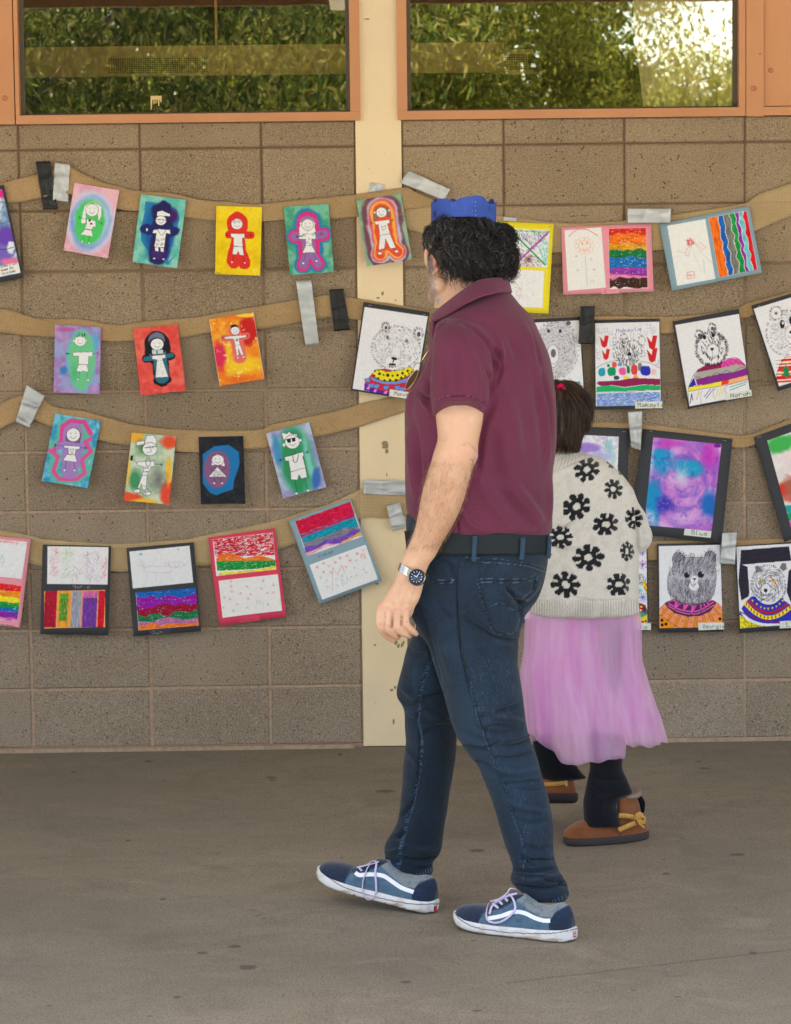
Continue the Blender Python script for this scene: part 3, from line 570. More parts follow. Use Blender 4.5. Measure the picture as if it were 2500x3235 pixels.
# ================================================================= TAPE
t = NT('silver_tape'); c = t.mix(t.ramp(t.noise(18, 3, .5, vec=t.map((.6, 1, 2))), (.3, 0.), (.7, 1.)), rgb(172, 176, 180), rgb(205, 208, 210)); t.bump(t.noise(50, 2, vec=t.map((.4, 1, 1.6))), .35, .003); M_TAPE = t.fin(c, .38, .5, .35)
t = NT('black_tape'); c = t.mix(t.noise(20, 3), rgb(12, 13, 16), rgb(24, 25, 29)); t.bump(t.noise(40, 2, vec=t.map((.4, 1, 2))), .5, .003); M_BTAPE = t.fin(c, .36, .4)
def tape(fz, q, label, black=False, Y=-.02, fold=.5):
    q = np.array(q, float); px, py = fz(q[:, 0], q[:, 1]); W3 = at(px, py, Y); n, m = 20, 20; V = []; sd = int(rng.integers(999))
    for j in range(m):
        for i in range(n):
            u, v = i/(n-1), j/(m-1); p = W3[0]*(1-u)*(1-v)+W3[1]*u*(1-v)+W3[2]*u*v+W3[3]*(1-u)*v
            L = np.linalg.norm(W3[3]-W3[0]) > np.linalg.norm(W3[1]-W3[0]); s_ = v if L else u
            k1 = math.exp(-((s_-.42+.08*(u if L else v))/.05)**2)+.8*math.exp(-((s_-.78-.06*(u if L else v))/.04)**2)
            z_ = fbm(np.array([u*60]), np.array([v*60]), 22, sd, 2)[0]-.5
            p = p+np.array([0, -.004*k1*fold*2-.006*z_, 0])
            if (j in (0, m-1)) and L or (i in (0, n-1)) and not L: p = p+np.array([0, 0, .0016 if i % 2 else -.0012])
            V.append(p)
    F = [(j*n+i, (j+1)*n+i, (j+1)*n+i+1, j*n+i+1) for j in range(m-1) for i in range(n-1)]
    o = mk('tape_strip', V, F, M_BTAPE if black else M_TAPE); md = o.modifiers.new('th', 'SOLIDIFY'); md.thickness = .0006; md.offset = 1
    return tag(o, label, 'tape', 'duct tape strips')
tape(Z3, [(225, 62), (315, 58), (365, 360), (272, 362)], 'black tape strip over the top left ribbon', True)
tape(Z3, [(345, 67), (440, 78), (428, 315), (333, 305)], 'silver tape strip beside the black one on the top left ribbon')
tape(Z4, [(1133, 190), (1222, 205), (1218, 262), (1120, 260)], 'small silver tape scrap on the pilaster above the top ribbon', Y=-.0085)
tape(Z4, [(1370, 115), (1635, 235), (1600, 305), (1318, 192)], 'slanted silver tape just above the blue paper crown', Y=-.022)
tape(DD, [(632, 600), (664, 597), (681, 735), (652, 738)], 'long pale silver tape under the top row, left of the black strip', Y=-.026)
tape(DD, [(702, 618), (733, 616), (747, 703), (713, 707)], 'black tape strip left of the first bear drawing', True, Y=-.026)
tape(Z6, [(130, 25), (218, 78), (142, 232), (76, 205)], 'crumpled silver tape at the left end of the third row ribbon', Y=-.03, fold=1)
tape(Z8, [(1325, 40), (1700, 46), (1700, 160), (1322, 147)], 'wide silver tape across the pilaster behind the man in the maroon shirt')
tape(Z8, [(1500, 240), (1600, 210), (1645, 400), (1545, 432)], 'short silver tape beside the man in maroon, stuck over the bottom of the ribbon', Y=-.032)
tape(ZA, [(770, 193), (1013, 195), (1010, 273), (770, 275)], 'silver tape between the pink and the blue paired drawings', Y=-.034)
tape(ZA, [(72, 240), (148, 248), (146, 268), (72, 262)], 'small clear tape at the top of the yellow paired drawing', Y=-.02)
tape(ZCc, [(366, 135), (457, 133), (445, 372), (352, 370)], 'black tape strip left of the drawing with the red tulips', True, Y=-.045)
tape(ZD, [(527, 50), (628, 42), (645, 165), (625, 320), ][:2]+[(618, 320), (552, 300)], 'silver tape beside the swirling blue watercolour', Y=-.04, fold=1)
tape(ZE, [(1020, 135), (1160, 128), (1142, 442), (1000, 432)], 'silver tape between the two lowest bear drawings', Y=-.045)
# ================================================================= FIGURE PAINTINGS (one sheet each)
K = (28, 28, 34); WH = (238, 238, 242)
def arms(c, pts, w_=1.6): c.ln(pts, K, w_)
def hand(c, x, y, d, r=12):
    for a in (-.9, -.45, 0, .45, .9): c.ln([(x, y), (x+d*r*math.cos(a), y+r*math.sin(a))], K, 1.3)
def face(c, x, y, rx, ry, smile=True, eyes=.35, line=K):
    c.ell(x, y, rx, ry, WH); c.ring(x, y, rx, ry, line, 1.8)
    c.ell(x-rx*eyes, y-ry*.2, 2.2, 2.6, K); c.ell(x+rx*eyes, y-ry*.2, 2.2, 2.6, K)
    if smile: c.cur([(x-rx*.45, y+ry*.25), (x, y+ry*.55), (x+rx*.45, y+ry*.25)], K, 1.6)
def card(fz, q, label, tilt=None):
    c = Cv(fz, q, tilt=tilt or rng.uniform(.012, .030), curl=rng.uniform(.004, .013), y0=-.021); c.label = label; return c
def done(c, name='', at_=None, h=9):
    if name: c.txt(name, at_[0], at_[1], h, (60, 60, 70), 1.1, a=.7)
    return tag(c.build('figure_painting'), c.label, 'painting', 'small figure paintings on the ribbons')
# 1 pink / blue / green halo
c = card(Z3, [(468, 193), (750, 240), (682, 668), (405, 617)], 'painting of a long-haired girl in a green glow ringed blue on pink').fill if False else card(Z3, [(468, 193), (750, 240), (682, 668), (405, 617)], 'painting of a long-haired girl in a green glow ringed blue on pink')
c.wash((226, 160, 184), (236, 186, 204), 60); c.ell(572, 440, 148, 205, (208, 205, 236), .18, .25, rot=.12); c.ell(568, 440, 125, 175, (120, 160, 226), .2, .3, rot=.12); c.ell(575, 435, 112, 160, (170, 205, 240), .15, .3, .6, .12)
c.ell(562, 440, 92, 145, (80, 205, 110), .14, .3, rot=.12); c.tint((60, 180, 80), 30, 3, .55, .75, .35) if False else None; c.ell(590, 350, 55, 45, (150, 225, 160), .5, .5, .7)
c.poly([(530, 340), (560, 322), (610, 324), (640, 345), (640, 400), (620, 440), (610, 350), (545, 345), (540, 450), (512, 448), (520, 390)], WH, 1, K, 1.5); face(c, 580, 365, 40, 40)
c.poly([(548, 418), (602, 432), (605, 470), (588, 470), (578, 490), (585, 528), (508, 515), (535, 482), (545, 450)], WH, 1, K, 1.6); c.poly([(538, 484), (578, 490), (586, 530), (508, 516)], WH, 1, K, 1.5)
c.ln([(535, 484), (580, 490)], K, 4); c.ell(565, 430, 9, 7, (90, 60, 60)); c.ell(575, 450, 8, 7, (90, 60, 60)); arms(c, [(548, 425), (505, 412)]); arms(c, [(600, 440), (640, 448)]); hand(c, 508, 412, -1); hand(c, 636, 448, 1)
arms(c, [(532, 522), (520, 560)]); arms(c, [(565, 528), (560, 570)]); c.ring(518, 562, 6, 7, K, 1.5, WH); c.ring(563, 572, 7, 6, K, 1.5, WH); done(c, 'Eliza', (412, 612), 9)
# 2 teal / navy
c = card(Z3, [(885, 265), (1170, 300), (1117, 730), (838, 690)], 'teal painting of a boy in a white cap against a dark navy cloud')
c.wash((92, 188, 178), (140, 208, 196), 50); c.poly([(915, 310), (1050, 330), (1110, 360), (1130, 420), (1100, 520), (1060, 690), (1110, 640), (1060, 710), (960, 660), (890, 560), (885, 480), (905, 400)], (32, 120, 190), .85); c.ell(1000, 500, 112, 185, (22, 96, 165), .3, .6, .7)
c.halo([(1020, 370), (1030, 420), (1010, 520), (1005, 640)], 62, (38, 34, 96), .25, .7); c.halo([(915, 485), (1000, 500), (1100, 500)], 30, (32, 40, 110), .3, .7); c.ell(1000, 640, 52, 30, (70, 40, 120), .4, .5); c.ell(1090, 400, 30, 50, (70, 30, 110), .5, .5, .6)
c.poly([(985, 400), (990, 375), (1020, 368), (1045, 380), (1070, 390), (1068, 404), (1030, 402), (1000, 405)], WH, 1, K, 1.5); face(c, 1012, 430, 34, 30, True, .4); c.ln([(985, 424), (1045, 428)], K, 3)
c.poly([(965, 490), (1000, 483), (1070, 490), (1072, 515), (1045, 510), (1035, 600), (972, 595), (985, 510), (960, 510)], WH, 1, K, 1.6); c.cur([(990, 486), (1018, 522), (1045, 488)], K, 2.5)
for x, y in [(985, 550), (998, 556), (1020, 550), (1036, 545), (992, 580), (1016, 582), (1022, 575)]: c.ring(x, y, 6, 5, K, 1.8)
c.poly([(975, 597), (1000, 597), (998, 625), (978, 622)], WH, 1, K, 1.4); c.poly([(1010, 600), (1032, 602), (1030, 628), (1012, 626)], WH, 1, K, 1.4); arms(c, [(962, 495), (925, 490)]); arms(c, [(1070, 500), (1105, 500)]); hand(c, 1098, 500, 1, 14); c.ell(925, 488, 5, 9, WH)
arms(c, [(985, 625), (980, 665)]); arms(c, [(1022, 628), (1024, 670)]); c.ring(972, 668, 9, 5, K, 1.4, WH); c.ring(1030, 673, 9, 5, K, 1.4, WH); done(c, 'Dylan', (846, 690), 9)
# 3 yellow / red
c = card(Z3, [(1358, 338), (1645, 346), (1634, 776), (1353, 766)], 'bright yellow painting of a boy outlined in a red shape')
c.wash((246, 214, 22), (236, 198, 16), 45); c.tint((250, 226, 70), 70, 4, .5, .8, .6); R_ = (226, 50, 44)
c.halo([(1490, 440), (1490, 470)], 62, R_, .06, .25); c.halo([(1435, 518), (1575, 522)], 24, R_, .1, .4); c.halo([(1495, 540), (1480, 620), (1470, 690)], 42, R_, .06, .4); c.halo([(1495, 540), (1500, 620), (1532, 692)], 42, R_, .06, .4); c.tint((200, 40, 40), 40, 6, .6, .9, .0)
face(c, 1488, 452, 36, 34); c.hatch([(1462, 418), (1515, 418), (1515, 436), (1462, 436)], K, 1.9, 16, 1.3, 12); arms(c, [(1488, 486), (1488, 512)])
c.poly([(1450, 512), (1535, 514), (1537, 538), (1522, 538), (1524, 594), (1468, 590), (1468, 538), (1451, 536)], WH, 1, K, 1.6); c.poly([(1468, 592), (1524, 594), (1532, 650), (1505, 645), (1497, 622), (1485, 645), (1460, 640)], WH, 1, K, 1.6)
arms(c, [(1450, 524), (1422, 520)]); arms(c, [(1537, 526), (1578, 524)]); hand(c, 1432, 521, -1); hand(c, 1570, 524, 1, 15); arms(c, [(1470, 642), (1460, 690)]); arms(c, [(1525, 650), (1535, 695)]); c.ring(1458, 691, 6, 6, K, 1.4, WH); c.ring(1538, 696, 6, 6, K, 1.4, WH); c.ring(1605, 746, 9, 12, (250, 235, 130), 4); done(c, 'Sean', (1360, 762), 9)
# 4 green / blue / magenta / lilac
c = card(Z4, [(588, 345), (870, 323), (905, 752), (630, 773)], 'green painting of a girl in a flowered top inside magenta and lilac outlines')
c.wash((70, 158, 130), (120, 190, 165), 45); sk = [[(740, 440), (742, 520), (750, 620)], [(660, 530), (745, 530), (840, 515)], [(745, 610), (712, 710)], [(750, 610), (805, 700)]]
for r, col in ((88, (40, 130, 185)), (68, (222, 50, 130)), (42, (150, 110, 180))):
    for p_ in sk: c.halo(p_, r*(1 if p_ is sk[0] else .62 if p_ is sk[1] else .62), col, .12, .3)
c.ell(740, 430, 60, 20, (190, 160, 205), .5, .4, .3)
c.poly([(700, 440), (738, 420), (780, 435), (790, 500), (770, 520), (690, 525), (685, 480)], WH, 1, K, 1.5); face(c, 740, 456, 38, 35); c.ring(696, 450, 6, 9, K, 1.3, WH); c.ring(782, 450, 6, 9, K, 1.3, WH); arms(c, [(740, 492), (742, 512)])
c.poly([(706, 516), (790, 514), (790, 548), (766, 545), (768, 588), (728, 588), (728, 548), (684, 545), (684, 532), (708, 530)], WH, 1, K, 1.5); c.poly([(728, 588), (768, 588), (790, 630), (708, 632)], WH, 1, K, 1.5)
for x, y in [(718, 524), (775, 520), (748, 545), (738, 568), (758, 580)]: c.ring(x, y, 6, 6, K, 1.5)
arms(c, [(684, 540), (670, 530)]); arms(c, [(792, 520), (830, 515)]); hand(c, 678, 530, -1); hand(c, 822, 514, 1, 15); arms(c, [(732, 632), (715, 690)]); arms(c, [(772, 632), (795, 678)]); c.ring(712, 698, 8, 7, K, 1.4, WH); c.ring(796, 684, 7, 7, K, 1.4, WH); done(c, 'Ella', (637, 768), 9)
# 5 maroon halo
c = card(Z4, [(1045, 305), (1325, 260), (1392, 675), (1113, 718)], 'painting of a long-haired figure glowing orange inside maroon rings, on the pilaster')
c.wash((150, 190, 164), (120, 172, 146), 45); sk = [[(1205, 380), (1215, 470), (1230, 560)], [(1210, 560), (1195, 640)], [(1235, 560), (1300, 625)]]
for r, r2, col in ((122, 78, (120, 74, 92)), (98, 60, (196, 190, 215)), (84, 50, (226, 90, 120)), (72, 42, (250, 178, 70)), (56, 32, (232, 84, 56))):
    c.halo(sk[0], r, col, .14, .3); c.halo(sk[1], r2, col, .14, .3); c.halo(sk[2], r2, col, .14, .3)
c.tint((250, 220, 90), 26, 5, .66, .8, .25)
c.poly([(1176, 350), (1215, 342), (1240, 350), (1262, 400), (1245, 408), (1232, 370), (1185, 372), (1165, 430), (1150, 432), (1160, 380)], (130, 120, 116), 1, K, 1.4); face(c, 1203, 380, 34, 32, True, .42); c.ring(1160, 380, 7, 8, K, 1.4, WH); c.ring(1250, 366, 6, 8, K, 1.4, WH)
c.poly([(1162, 438), (1253, 424), (1255, 446), (1240, 450), (1256, 514), (1192, 524), (1184, 455), (1165, 456)], WH, 1, K, 1.6); c.poly([(1192, 522), (1256, 514), (1292, 600), (1258, 608), (1228, 545), (1222, 605), (1184, 616)], WH, 1, K, 1.8)
c.cur([(1215, 492), (1200, 466), (1214, 470), (1228, 460), (1226, 480), (1215, 492)], K, 1.6); arms(c, [(1164, 448), (1138, 444)]); hand(c, 1146, 445, -1); arms(c, [(1253, 436), (1272, 425)]); hand(c, 1266, 426, 1); arms(c, [(1200, 612), (1196, 630)]); arms(c, [(1280, 604), (1290, 618)]); c.ring(1193, 637, 13, 9, K, 1.6, WH); c.ring(1297, 624, 13, 8, K, 1.6, WH); done(c)
# 6 purple/green
c = card(Z5, [(345, 250), (634, 265), (631, 684), (343, 672)], 'purple painting of a boy in a plain white shirt inside a green oval')
c.wash((160, 122, 190), (186, 150, 208), 50); c.tint((150, 170, 220), 60, 4, .5, .7, .8); c.ell(405, 535, 30, 30, (60, 130, 200), .6, .5, .8); c.ell(600, 360, 20, 60, (90, 170, 215), .5, .5, .8); c.ell(420, 280, 70, 16, (190, 90, 160), .5, .6, .6)
c.ell(512, 475, 92, 188, (110, 190, 220), .15, .3, .8); c.ell(515, 475, 82, 175, (112, 200, 150), .12, .3); c.tint((90, 180, 120), 30, 6, .55, .8, .0); c.ell(470, 550, 30, 60, (80, 185, 130), .6, .6, .5)
face(c, 505, 352, 37, 32); c.ring(465, 350, 6, 8, K, 1.4, WH); c.ring(543, 350, 6, 8, K, 1.4, WH); c.hatch([(478, 312), (540, 312), (538, 330), (478, 330)], K, -1.4, 26, 1.6, 14); arms(c, [(510, 384), (510, 422)])
c.poly([(462, 422), (584, 420), (582, 447), (558, 447), (558, 500), (495, 498), (495, 445), (462, 446)], WH, 1, K, 1.8); c.poly([(497, 499), (548, 500), (560, 545), (522, 540), (512, 546), (482, 540)], WH, 1, K, 1.7)
arms(c, [(462, 434), (415, 430)]); arms(c, [(584, 432), (622, 428)]); hand(c, 428, 431, -1, 15); hand(c, 610, 428, 1, 15); hand(c, 428, 431, 1, 8); arms(c, [(502, 542), (500, 590)]); arms(c, [(548, 545), (552, 592)]); c.ring(493, 592, 9, 6, K, 1.5, WH); c.ring(557, 597, 9, 7, K, 1.5, WH); done(c, 'Luke', (352, 668), 9)
# 7 red
c = card(Z5, [(836, 275), (1115, 247), (1171, 660), (890, 692)], 'red painting of a figure with long black hair and a dotted white dress')
c.wash((226, 74, 68), (236, 98, 88), 40); c.tint((240, 130, 110), 60, 3, .6, .8, .6); sk = [[(990, 370), (1000, 440), (1020, 590)]]
c.halo([(990, 370), (992, 420)], 80, (24, 26, 34), .06, .25); c.halo([(920, 462), (1000, 455), (1075, 445)], 26, (24, 30, 40), .12, .4); c.halo([(1005, 460), (1015, 520), (1020, 580)], 52, (24, 28, 36), .08, .4); c.halo([(990, 600), (1060, 595)], 22, (24, 26, 34), .2, .6)
c.halo([(1005, 450), (1015, 520), (1020, 575)], 42, (42, 110, 135), .1, .2); c.halo([(915, 464), (1000, 455), (1080, 440)], 14, (42, 110, 135), .1, .2); c.halo([(985, 350), (990, 420)], 52, (110, 120, 150), .1, .1); c.ell(985, 390, 58, 60, (24, 24, 30), .05)
face(c, 988, 372, 41, 37, True, .42); c.poly([(958, 444), (1038, 436), (1042, 456), (1020, 462), (1060, 576), (980, 580), (988, 468), (955, 464)], WH, 1, K, 1.6)
r = np.random.default_rng(3)
for _ in range(40):
    y = r.uniform(470, 570); x = r.uniform(985, 1020+(y-470)*.3); c.ell(x, y, 1.4, 1.4, K)
c.poly([(955, 405), (985, 408), (985, 435), (958, 435)], (200, 214, 220), 1, (42, 110, 135), 2); c.poly([(990, 408), (1025, 405), (1028, 430), (990, 435)], (200, 214, 220), 1, (42, 110, 135), 2); done(c, 'Kai', (897, 686), 9)
# 8 orange/yellow/red
c = card(Z5, [(1312, 215), (1592, 172), (1661, 588), (1382, 633)], 'orange and yellow painting of a small figure with outstretched arms, streaked red')
c.wash((244, 124, 34), (246, 178, 50), 40, lo=.3, hi=.7); c.ell(1560, 290, 65, 90, (206, 34, 30), .4, .7, .95); c.ell(1380, 450, 40, 85, (222, 46, 90), .4, .6, .95, -.15); c.ell(1540, 190, 55, 14, (250, 214, 70), .5, .5, .9); c.ell(1535, 500, 110, 60, (250, 204, 40), .6, .8, .85); c.ell(1500, 590, 100, 25, (236, 110, 40), .6, .8, .8); c.ell(1440, 400, 20, 90, (250, 196, 60), .6, .6, .7)
c.tint((255, 238, 150), 22, 8, .68, .8, .7); c.halo([(1475, 290), (1490, 350), (1508, 450)], 40, (236, 110, 110), .3, .4, .9); c.halo([(1410, 335), (1550, 320)], 22, (236, 110, 110), .3, .4, .8)
c.ell(1472, 262, 24, 14, K, .1); face(c, 1477, 287, 28, 26); c.poly([(1410, 325), (1480, 318), (1545, 315), (1546, 328), (1500, 336), (1508, 375), (1478, 380), (1468, 338), (1412, 338)], WH, 1, K, 1.6); c.poly([(1478, 378), (1508, 374), (1530, 436), (1515, 440), (1497, 400), (1500, 442), (1486, 444)], WH, 1, K, 1.6)
arms(c, [(1410, 332), (1396, 330)]); hand(c, 1404, 330, -1, 11); hand(c, 1548, 320, 1, 14); c.ring(1494, 455, 7, 6, K, 1.4, WH); c.ring(1530, 452, 8, 6, K, 1.4, WH); c.ell(1488, 345, 8, 10, (160, 150, 150)); c.ln([(1382, 633), (1312, 215)], WH, 4, .8); c.ln([(1661, 588), (1592, 172)], WH, 4, .8); done(c, 'Violette', (1390, 628), 8)
# 9
c = card(Z6, [(268, 163), (490, 200), (430, 522), (208, 487)], 'blue painting of a girl with a heart on her shirt inside a pink line')
c.wash((52, 150, 196), (120, 196, 226), 34); c.tint((190, 226, 236), 50, 3, .6, .8, .7); sk = [[(355, 255), (352, 320), (348, 400)], [(290, 318), (350, 325), (400, 330)], [(345, 400), (340, 440)]]
c.halo([(300, 280), (310, 220), (360, 205), (410, 230), (420, 262), (400, 320), (450, 350), (400, 390), (420, 440), (370, 480), (290, 475), (265, 445), (275, 370), (250, 340), (300, 290)], 24, (88, 190, 160), .5, .5); c.halo([(265, 340), (300, 290), (305, 225), (345, 198), (410, 205), (440, 260)], 11, (222, 70, 160), .3, .4); c.halo([(440, 285), (415, 300), (445, 345), (400, 385), (415, 450), (370, 482), (290, 478), (262, 440), (285, 370), (245, 340)], 10, (222, 84, 165), .3, .4)
c.halo(sk[0], 46, (170, 130, 200), .15, .3); c.halo(sk[1], 18, (160, 130, 205), .2, .3); c.halo(sk[2], 38, (165, 130, 200), .2, .3); c.poly([(325, 255), (345, 233), (375, 235), (395, 262), (388, 305), (320, 295)], (120, 96, 140), 1, K, 1.3); face(c, 357, 266, 33, 33)
c.poly([(313, 317), (390, 322), (388, 336), (372, 335), (366, 362), (334, 358), (334, 330), (312, 328)], WH, 1, K, 1.4); c.poly([(328, 360), (368, 363), (376, 398), (308, 388)], WH, 1, K, 1.5); c.cur([(352, 356), (341, 335), (351, 336), (362, 334), (352, 356)], K, 1.6); arms(c, [(313, 320), (265, 314)]); arms(c, [(390, 328), (425, 330)]); hand(c, 276, 315, -1, 12); hand(c, 414, 329, 1, 11)
arms(c, [(325, 392), (318, 430)]); arms(c, [(362, 398), (364, 430)]); c.ring(316, 436, 6, 6, K, 1.3, WH); c.ring(364, 437, 6, 6, K, 1.3, WH); done(c, 'Ana', (214, 484), 8)
# 10
c = card(Z6, [(640, 256), (855, 273), (825, 600), (606, 582)], 'painting of a figure in a cap and laced boots on grey-green with orange corners')
c.wash((170, 196, 170), (206, 216, 196), 34); c.ell(660, 480, 30, 50, (70, 150, 104), .6, .6, .9); c.ell(820, 300, 40, 32, (232, 84, 50), .5, .6); c.ell(820, 545, 40, 60, (228, 78, 52), .4, .6); c.ell(630, 570, 60, 28, (232, 84, 50), .4, .7); c.ell(700, 590, 60, 18, (246, 190, 60), .5, .6, .8); c.ell(660, 275, 40, 30, (240, 176, 60), .5, .6); c.ell(820, 440, 14, 70, (246, 190, 60), .5, .6, .9); c.ell(620, 420, 14, 90, (238, 196, 80), .5, .6, .8)
c.ell(770, 480, 40, 60, (110, 110, 110), .7, .8, .5); c.ell(700, 330, 40, 40, (90, 140, 90), .6, .6, .7)
c.poly([(700, 310), (712, 270), (745, 268), (760, 290), (760, 312)], WH, 1, K, 1.6); c.poly([(662, 300), (700, 295), (700, 312), (664, 318)], WH, 1, K, 1.4); face(c, 728, 335, 36, 32, False, .4); c.ln([(704, 328), (758, 322)], K, 3); c.cur([(725, 322), (735, 345), (715, 352)], K, 1.6)
c.poly([(668, 396), (750, 392), (752, 418), (735, 420), (716, 462), (692, 460), (700, 420), (668, 412)], WH, 1, K, 1.6); c.ring(720, 398, 11, 20, K, 2.2)
c.poly([(692, 460), (716, 460), (710, 530), (696, 530), (690, 500), (676, 530), (672, 520)], WH, 1, K, 1.6); c.ell(668, 535, 17, 10, WH); c.ring(668, 535, 17, 10, K, 2); c.ell(716, 548, 20, 10, WH); c.ring(716, 548, 20, 10, K, 2); c.hatch([(655, 510), (735, 510), (735, 550), (655, 550)], K, .3, 12, 2, 10)
c.txt('she', 702, 428, 9, K, 1.3); c.txt('rose', 698, 446, 8, K, 1.3); arms(c, [(668, 404), (648, 385)]); c.poly([(636, 366), (648, 364), (645, 390), (632, 388)], K); arms(c, [(750, 405), (785, 410)]); hand(c, 780, 409, 1); done(c)
# 11 black
c = card(Z6, [(963, 277), (1180, 272), (1192, 598), (977, 600)], 'black painting with a girl in a patterned dress inside a blue and purple oval')
c.wash((26, 30, 40), (40, 44, 54), 24); c.tint((80, 84, 92), 14, 4, .66, .8, .5)
c.poly([(985, 360), (1040, 322), (1110, 315), (1160, 350), (1162, 410), (1135, 490), (1130, 530), (1080, 545), (1050, 558), (1020, 545), (985, 500), (985, 430)], (30, 120, 185), 1); c.tint((40, 110, 170), 20, 3, .5, .7, 0) if False else None
c.ell(1055, 432, 62, 92, (138, 92, 138), .05, .15); c.poly([(1025, 415), (1030, 370), (1055, 358), (1085, 372), (1092, 420), (1065, 412)], WH, 1, K, 1.5); face(c, 1057, 388, 30, 26); c.poly([(1055, 420), (1102, 470), (1012, 470)], WH, 1, K, 1.8)
for x, y in [(1048, 445), (1066, 450), (1040, 462), (1058, 463), (1078, 464)]: c.ring(x, y, 6, 6, K, 2)
arms(c, [(1040, 440), (1018, 430)]); arms(c, [(1075, 440), (1098, 424)]); arms(c, [(1042, 470), (1040, 498)]); arms(c, [(1072, 470), (1074, 498)]); c.ring(1040, 500, 6, 5, K, 1.4, WH); c.ring(1078, 500, 6, 5, K, 1.4, WH); done(c)
# 12 sunglasses
c = card(Z6, [(1290, 260), (1500, 205), (1583, 518), (1375, 572)], 'green and lilac painting of a spiky-haired boy in dark sunglasses')
c.wash((160, 150, 210), (186, 200, 226), 34); c.ell(1445, 390, 92, 170, (80, 170, 150), .3, .5, .9, -.2); c.ell(1430, 400, 62, 150, (48, 150, 96), .3, .6, .95, -.2); c.ell(1500, 400, 16, 120, (130, 205, 190), .5, .9, .8, -.2); c.ell(1535, 480, 24, 60, (60, 110, 190), .5, .6, .8); c.ell(1345, 340, 18, 80, (70, 150, 200), .6, .6, .8, -.2)
c.poly([(1375, 290), (1365, 255), (1392, 262), (1402, 250), (1415, 262), (1440, 262), (1445, 285)], WH, 1, K, 1.5); face(c, 1418, 300, 36, 34, True); c.ring(1378, 315, 8, 9, K, 1.4, WH); c.ring(1457, 292, 7, 8, K, 1.4, WH)
c.poly([(1390, 290), (1410, 285), (1412, 302), (1396, 305)], K); c.poly([(1415, 284), (1432, 279), (1434, 296), (1418, 300)], K); c.ln([(1385, 290), (1440, 277)], K, 2); arms(c, [(1425, 335), (1432, 356)])
c.poly([(1380, 375), (1425, 362), (1470, 348), (1474, 366), (1468, 372), (1482, 425), (1410, 445), (1400, 392), (1384, 392)], WH, 1, K, 1.8); c.cur([(1420, 362), (1425, 395), (1440, 395), (1448, 362)], K, 3); c.poly([(1410, 445), (1482, 425), (1490, 470), (1462, 478), (1450, 458), (1444, 484), (1412, 482)], WH, 1, K, 1.7)
arms(c, [(1380, 384), (1358, 388)]); hand(c, 1366, 388, -1, 13); arms(c, [(1472, 356), (1494, 346)]); hand(c, 1486, 349, 1, 14); arms(c, [(1432, 484), (1440, 545)]); arms(c, [(1476, 476), (1492, 530)]); c.ring(1438, 549, 8, 6, K, 1.4, WH); c.ring(1495, 535, 8, 6, K, 1.4, WH); done(c, 'Juan', (1380, 566), 8)
# ================================================================= MOUNTED WORKS
def mount_mat(n_, c_): return simple(n_, c_, .85, .2, nz=.04, sc_=300)
M_PINK = mount_mat('pink_card', rgb(238, 154, 172)); M_RED = mount_mat('coral_card', rgb(226, 72, 104)); M_BLUE = mount_mat('blue_card', rgb(142, 172, 190)); M_YEL = mount_mat('yellow_card', rgb(244, 226, 48))
class Piece:
    def __init__(s, fz, mount, mat, label, cat='drawing', group='mounted drawings', y=-.024, tilt=.012, name='mounted_drawing'):
        s.fz = fz; s.y = y; q = np.array(mount, float); px, py = fz(q[:, 0], q[:, 1]); W3 = at(px, py, y); s.tilt = tilt; s.bend = float(rng.uniform(.004, .016)); s.q = q; s.W3 = W3
        s.e = empty(name, W3.mean(0), label, cat, group)
        n = 12; V = []
        for j in range(n):
            for i in range(n):
                u, v = i/(n-1), j/(n-1); p = W3[0]*(1-u)*(1-v)+W3[1]*u*(1-v)+W3[2]*u*v+W3[3]*(1-u)*v; V.append(p+[0, s.off(u, v), 0])
        F = [(j*n+i, (j+1)*n+i, (j+1)*n+i+1, j*n+i+1) for j in range(n-1) for i in range(n-1)]
        o = mk('mount', V, F, mat, s.e); md = o.modifiers.new('th', 'SOLIDIFY'); md.thickness = .0012; md.offset = 1
        # the solidify grows away from the viewer
        md.offset = -1
    def off(s, u, v): return -s.tilt*v-s.bend*(2*u-1)**2*v*v
    def sheet(s, q, res=.0015, lift=.0012):
        c = Cv(s.fz, q, res=res, y0=s.y, tilt=0, curl=0)
        # follow the mount's own bend
        q0 = s.q; A = np.stack([q0[1]-q0[0], q0[3]-q0[0]], 1); uv = np.linalg.solve(A, (np.stack([c.X, c.Y])-q0[0][:, None]))
        u, v = np.clip(uv[0], 0, 1), np.clip(uv[1], 0, 1.05); c.P[:, 1] += -s.tilt*v-s.bend*(2*u-1)**2*v*v-lift; return c
    def sub(s, c, name='drawing'): return c.build(name, s.e)
    def staple(s, x, y, dx=16, dy=3):
        px, py = s.fz([x, x+dx], [y, y+dy]); W3 = at(px, py, s.y-.0035); V, F = tubeVF(W3, [.0007]*2, 4); mk('staple', V, F, M_STAPLE, s.e)
    def label(s, q, txt, x, y, h, ang=0, wf=.75, w_=2.2):
        c = s.sheet(q, .0011, .0024); c.c[:] = np.array([222, 226, 220])/255; c.txt(txt, x, y, h, (28, 28, 30), w_, ang, wf); c.build('name_label', s.e)
PW = (236, 236, 240)
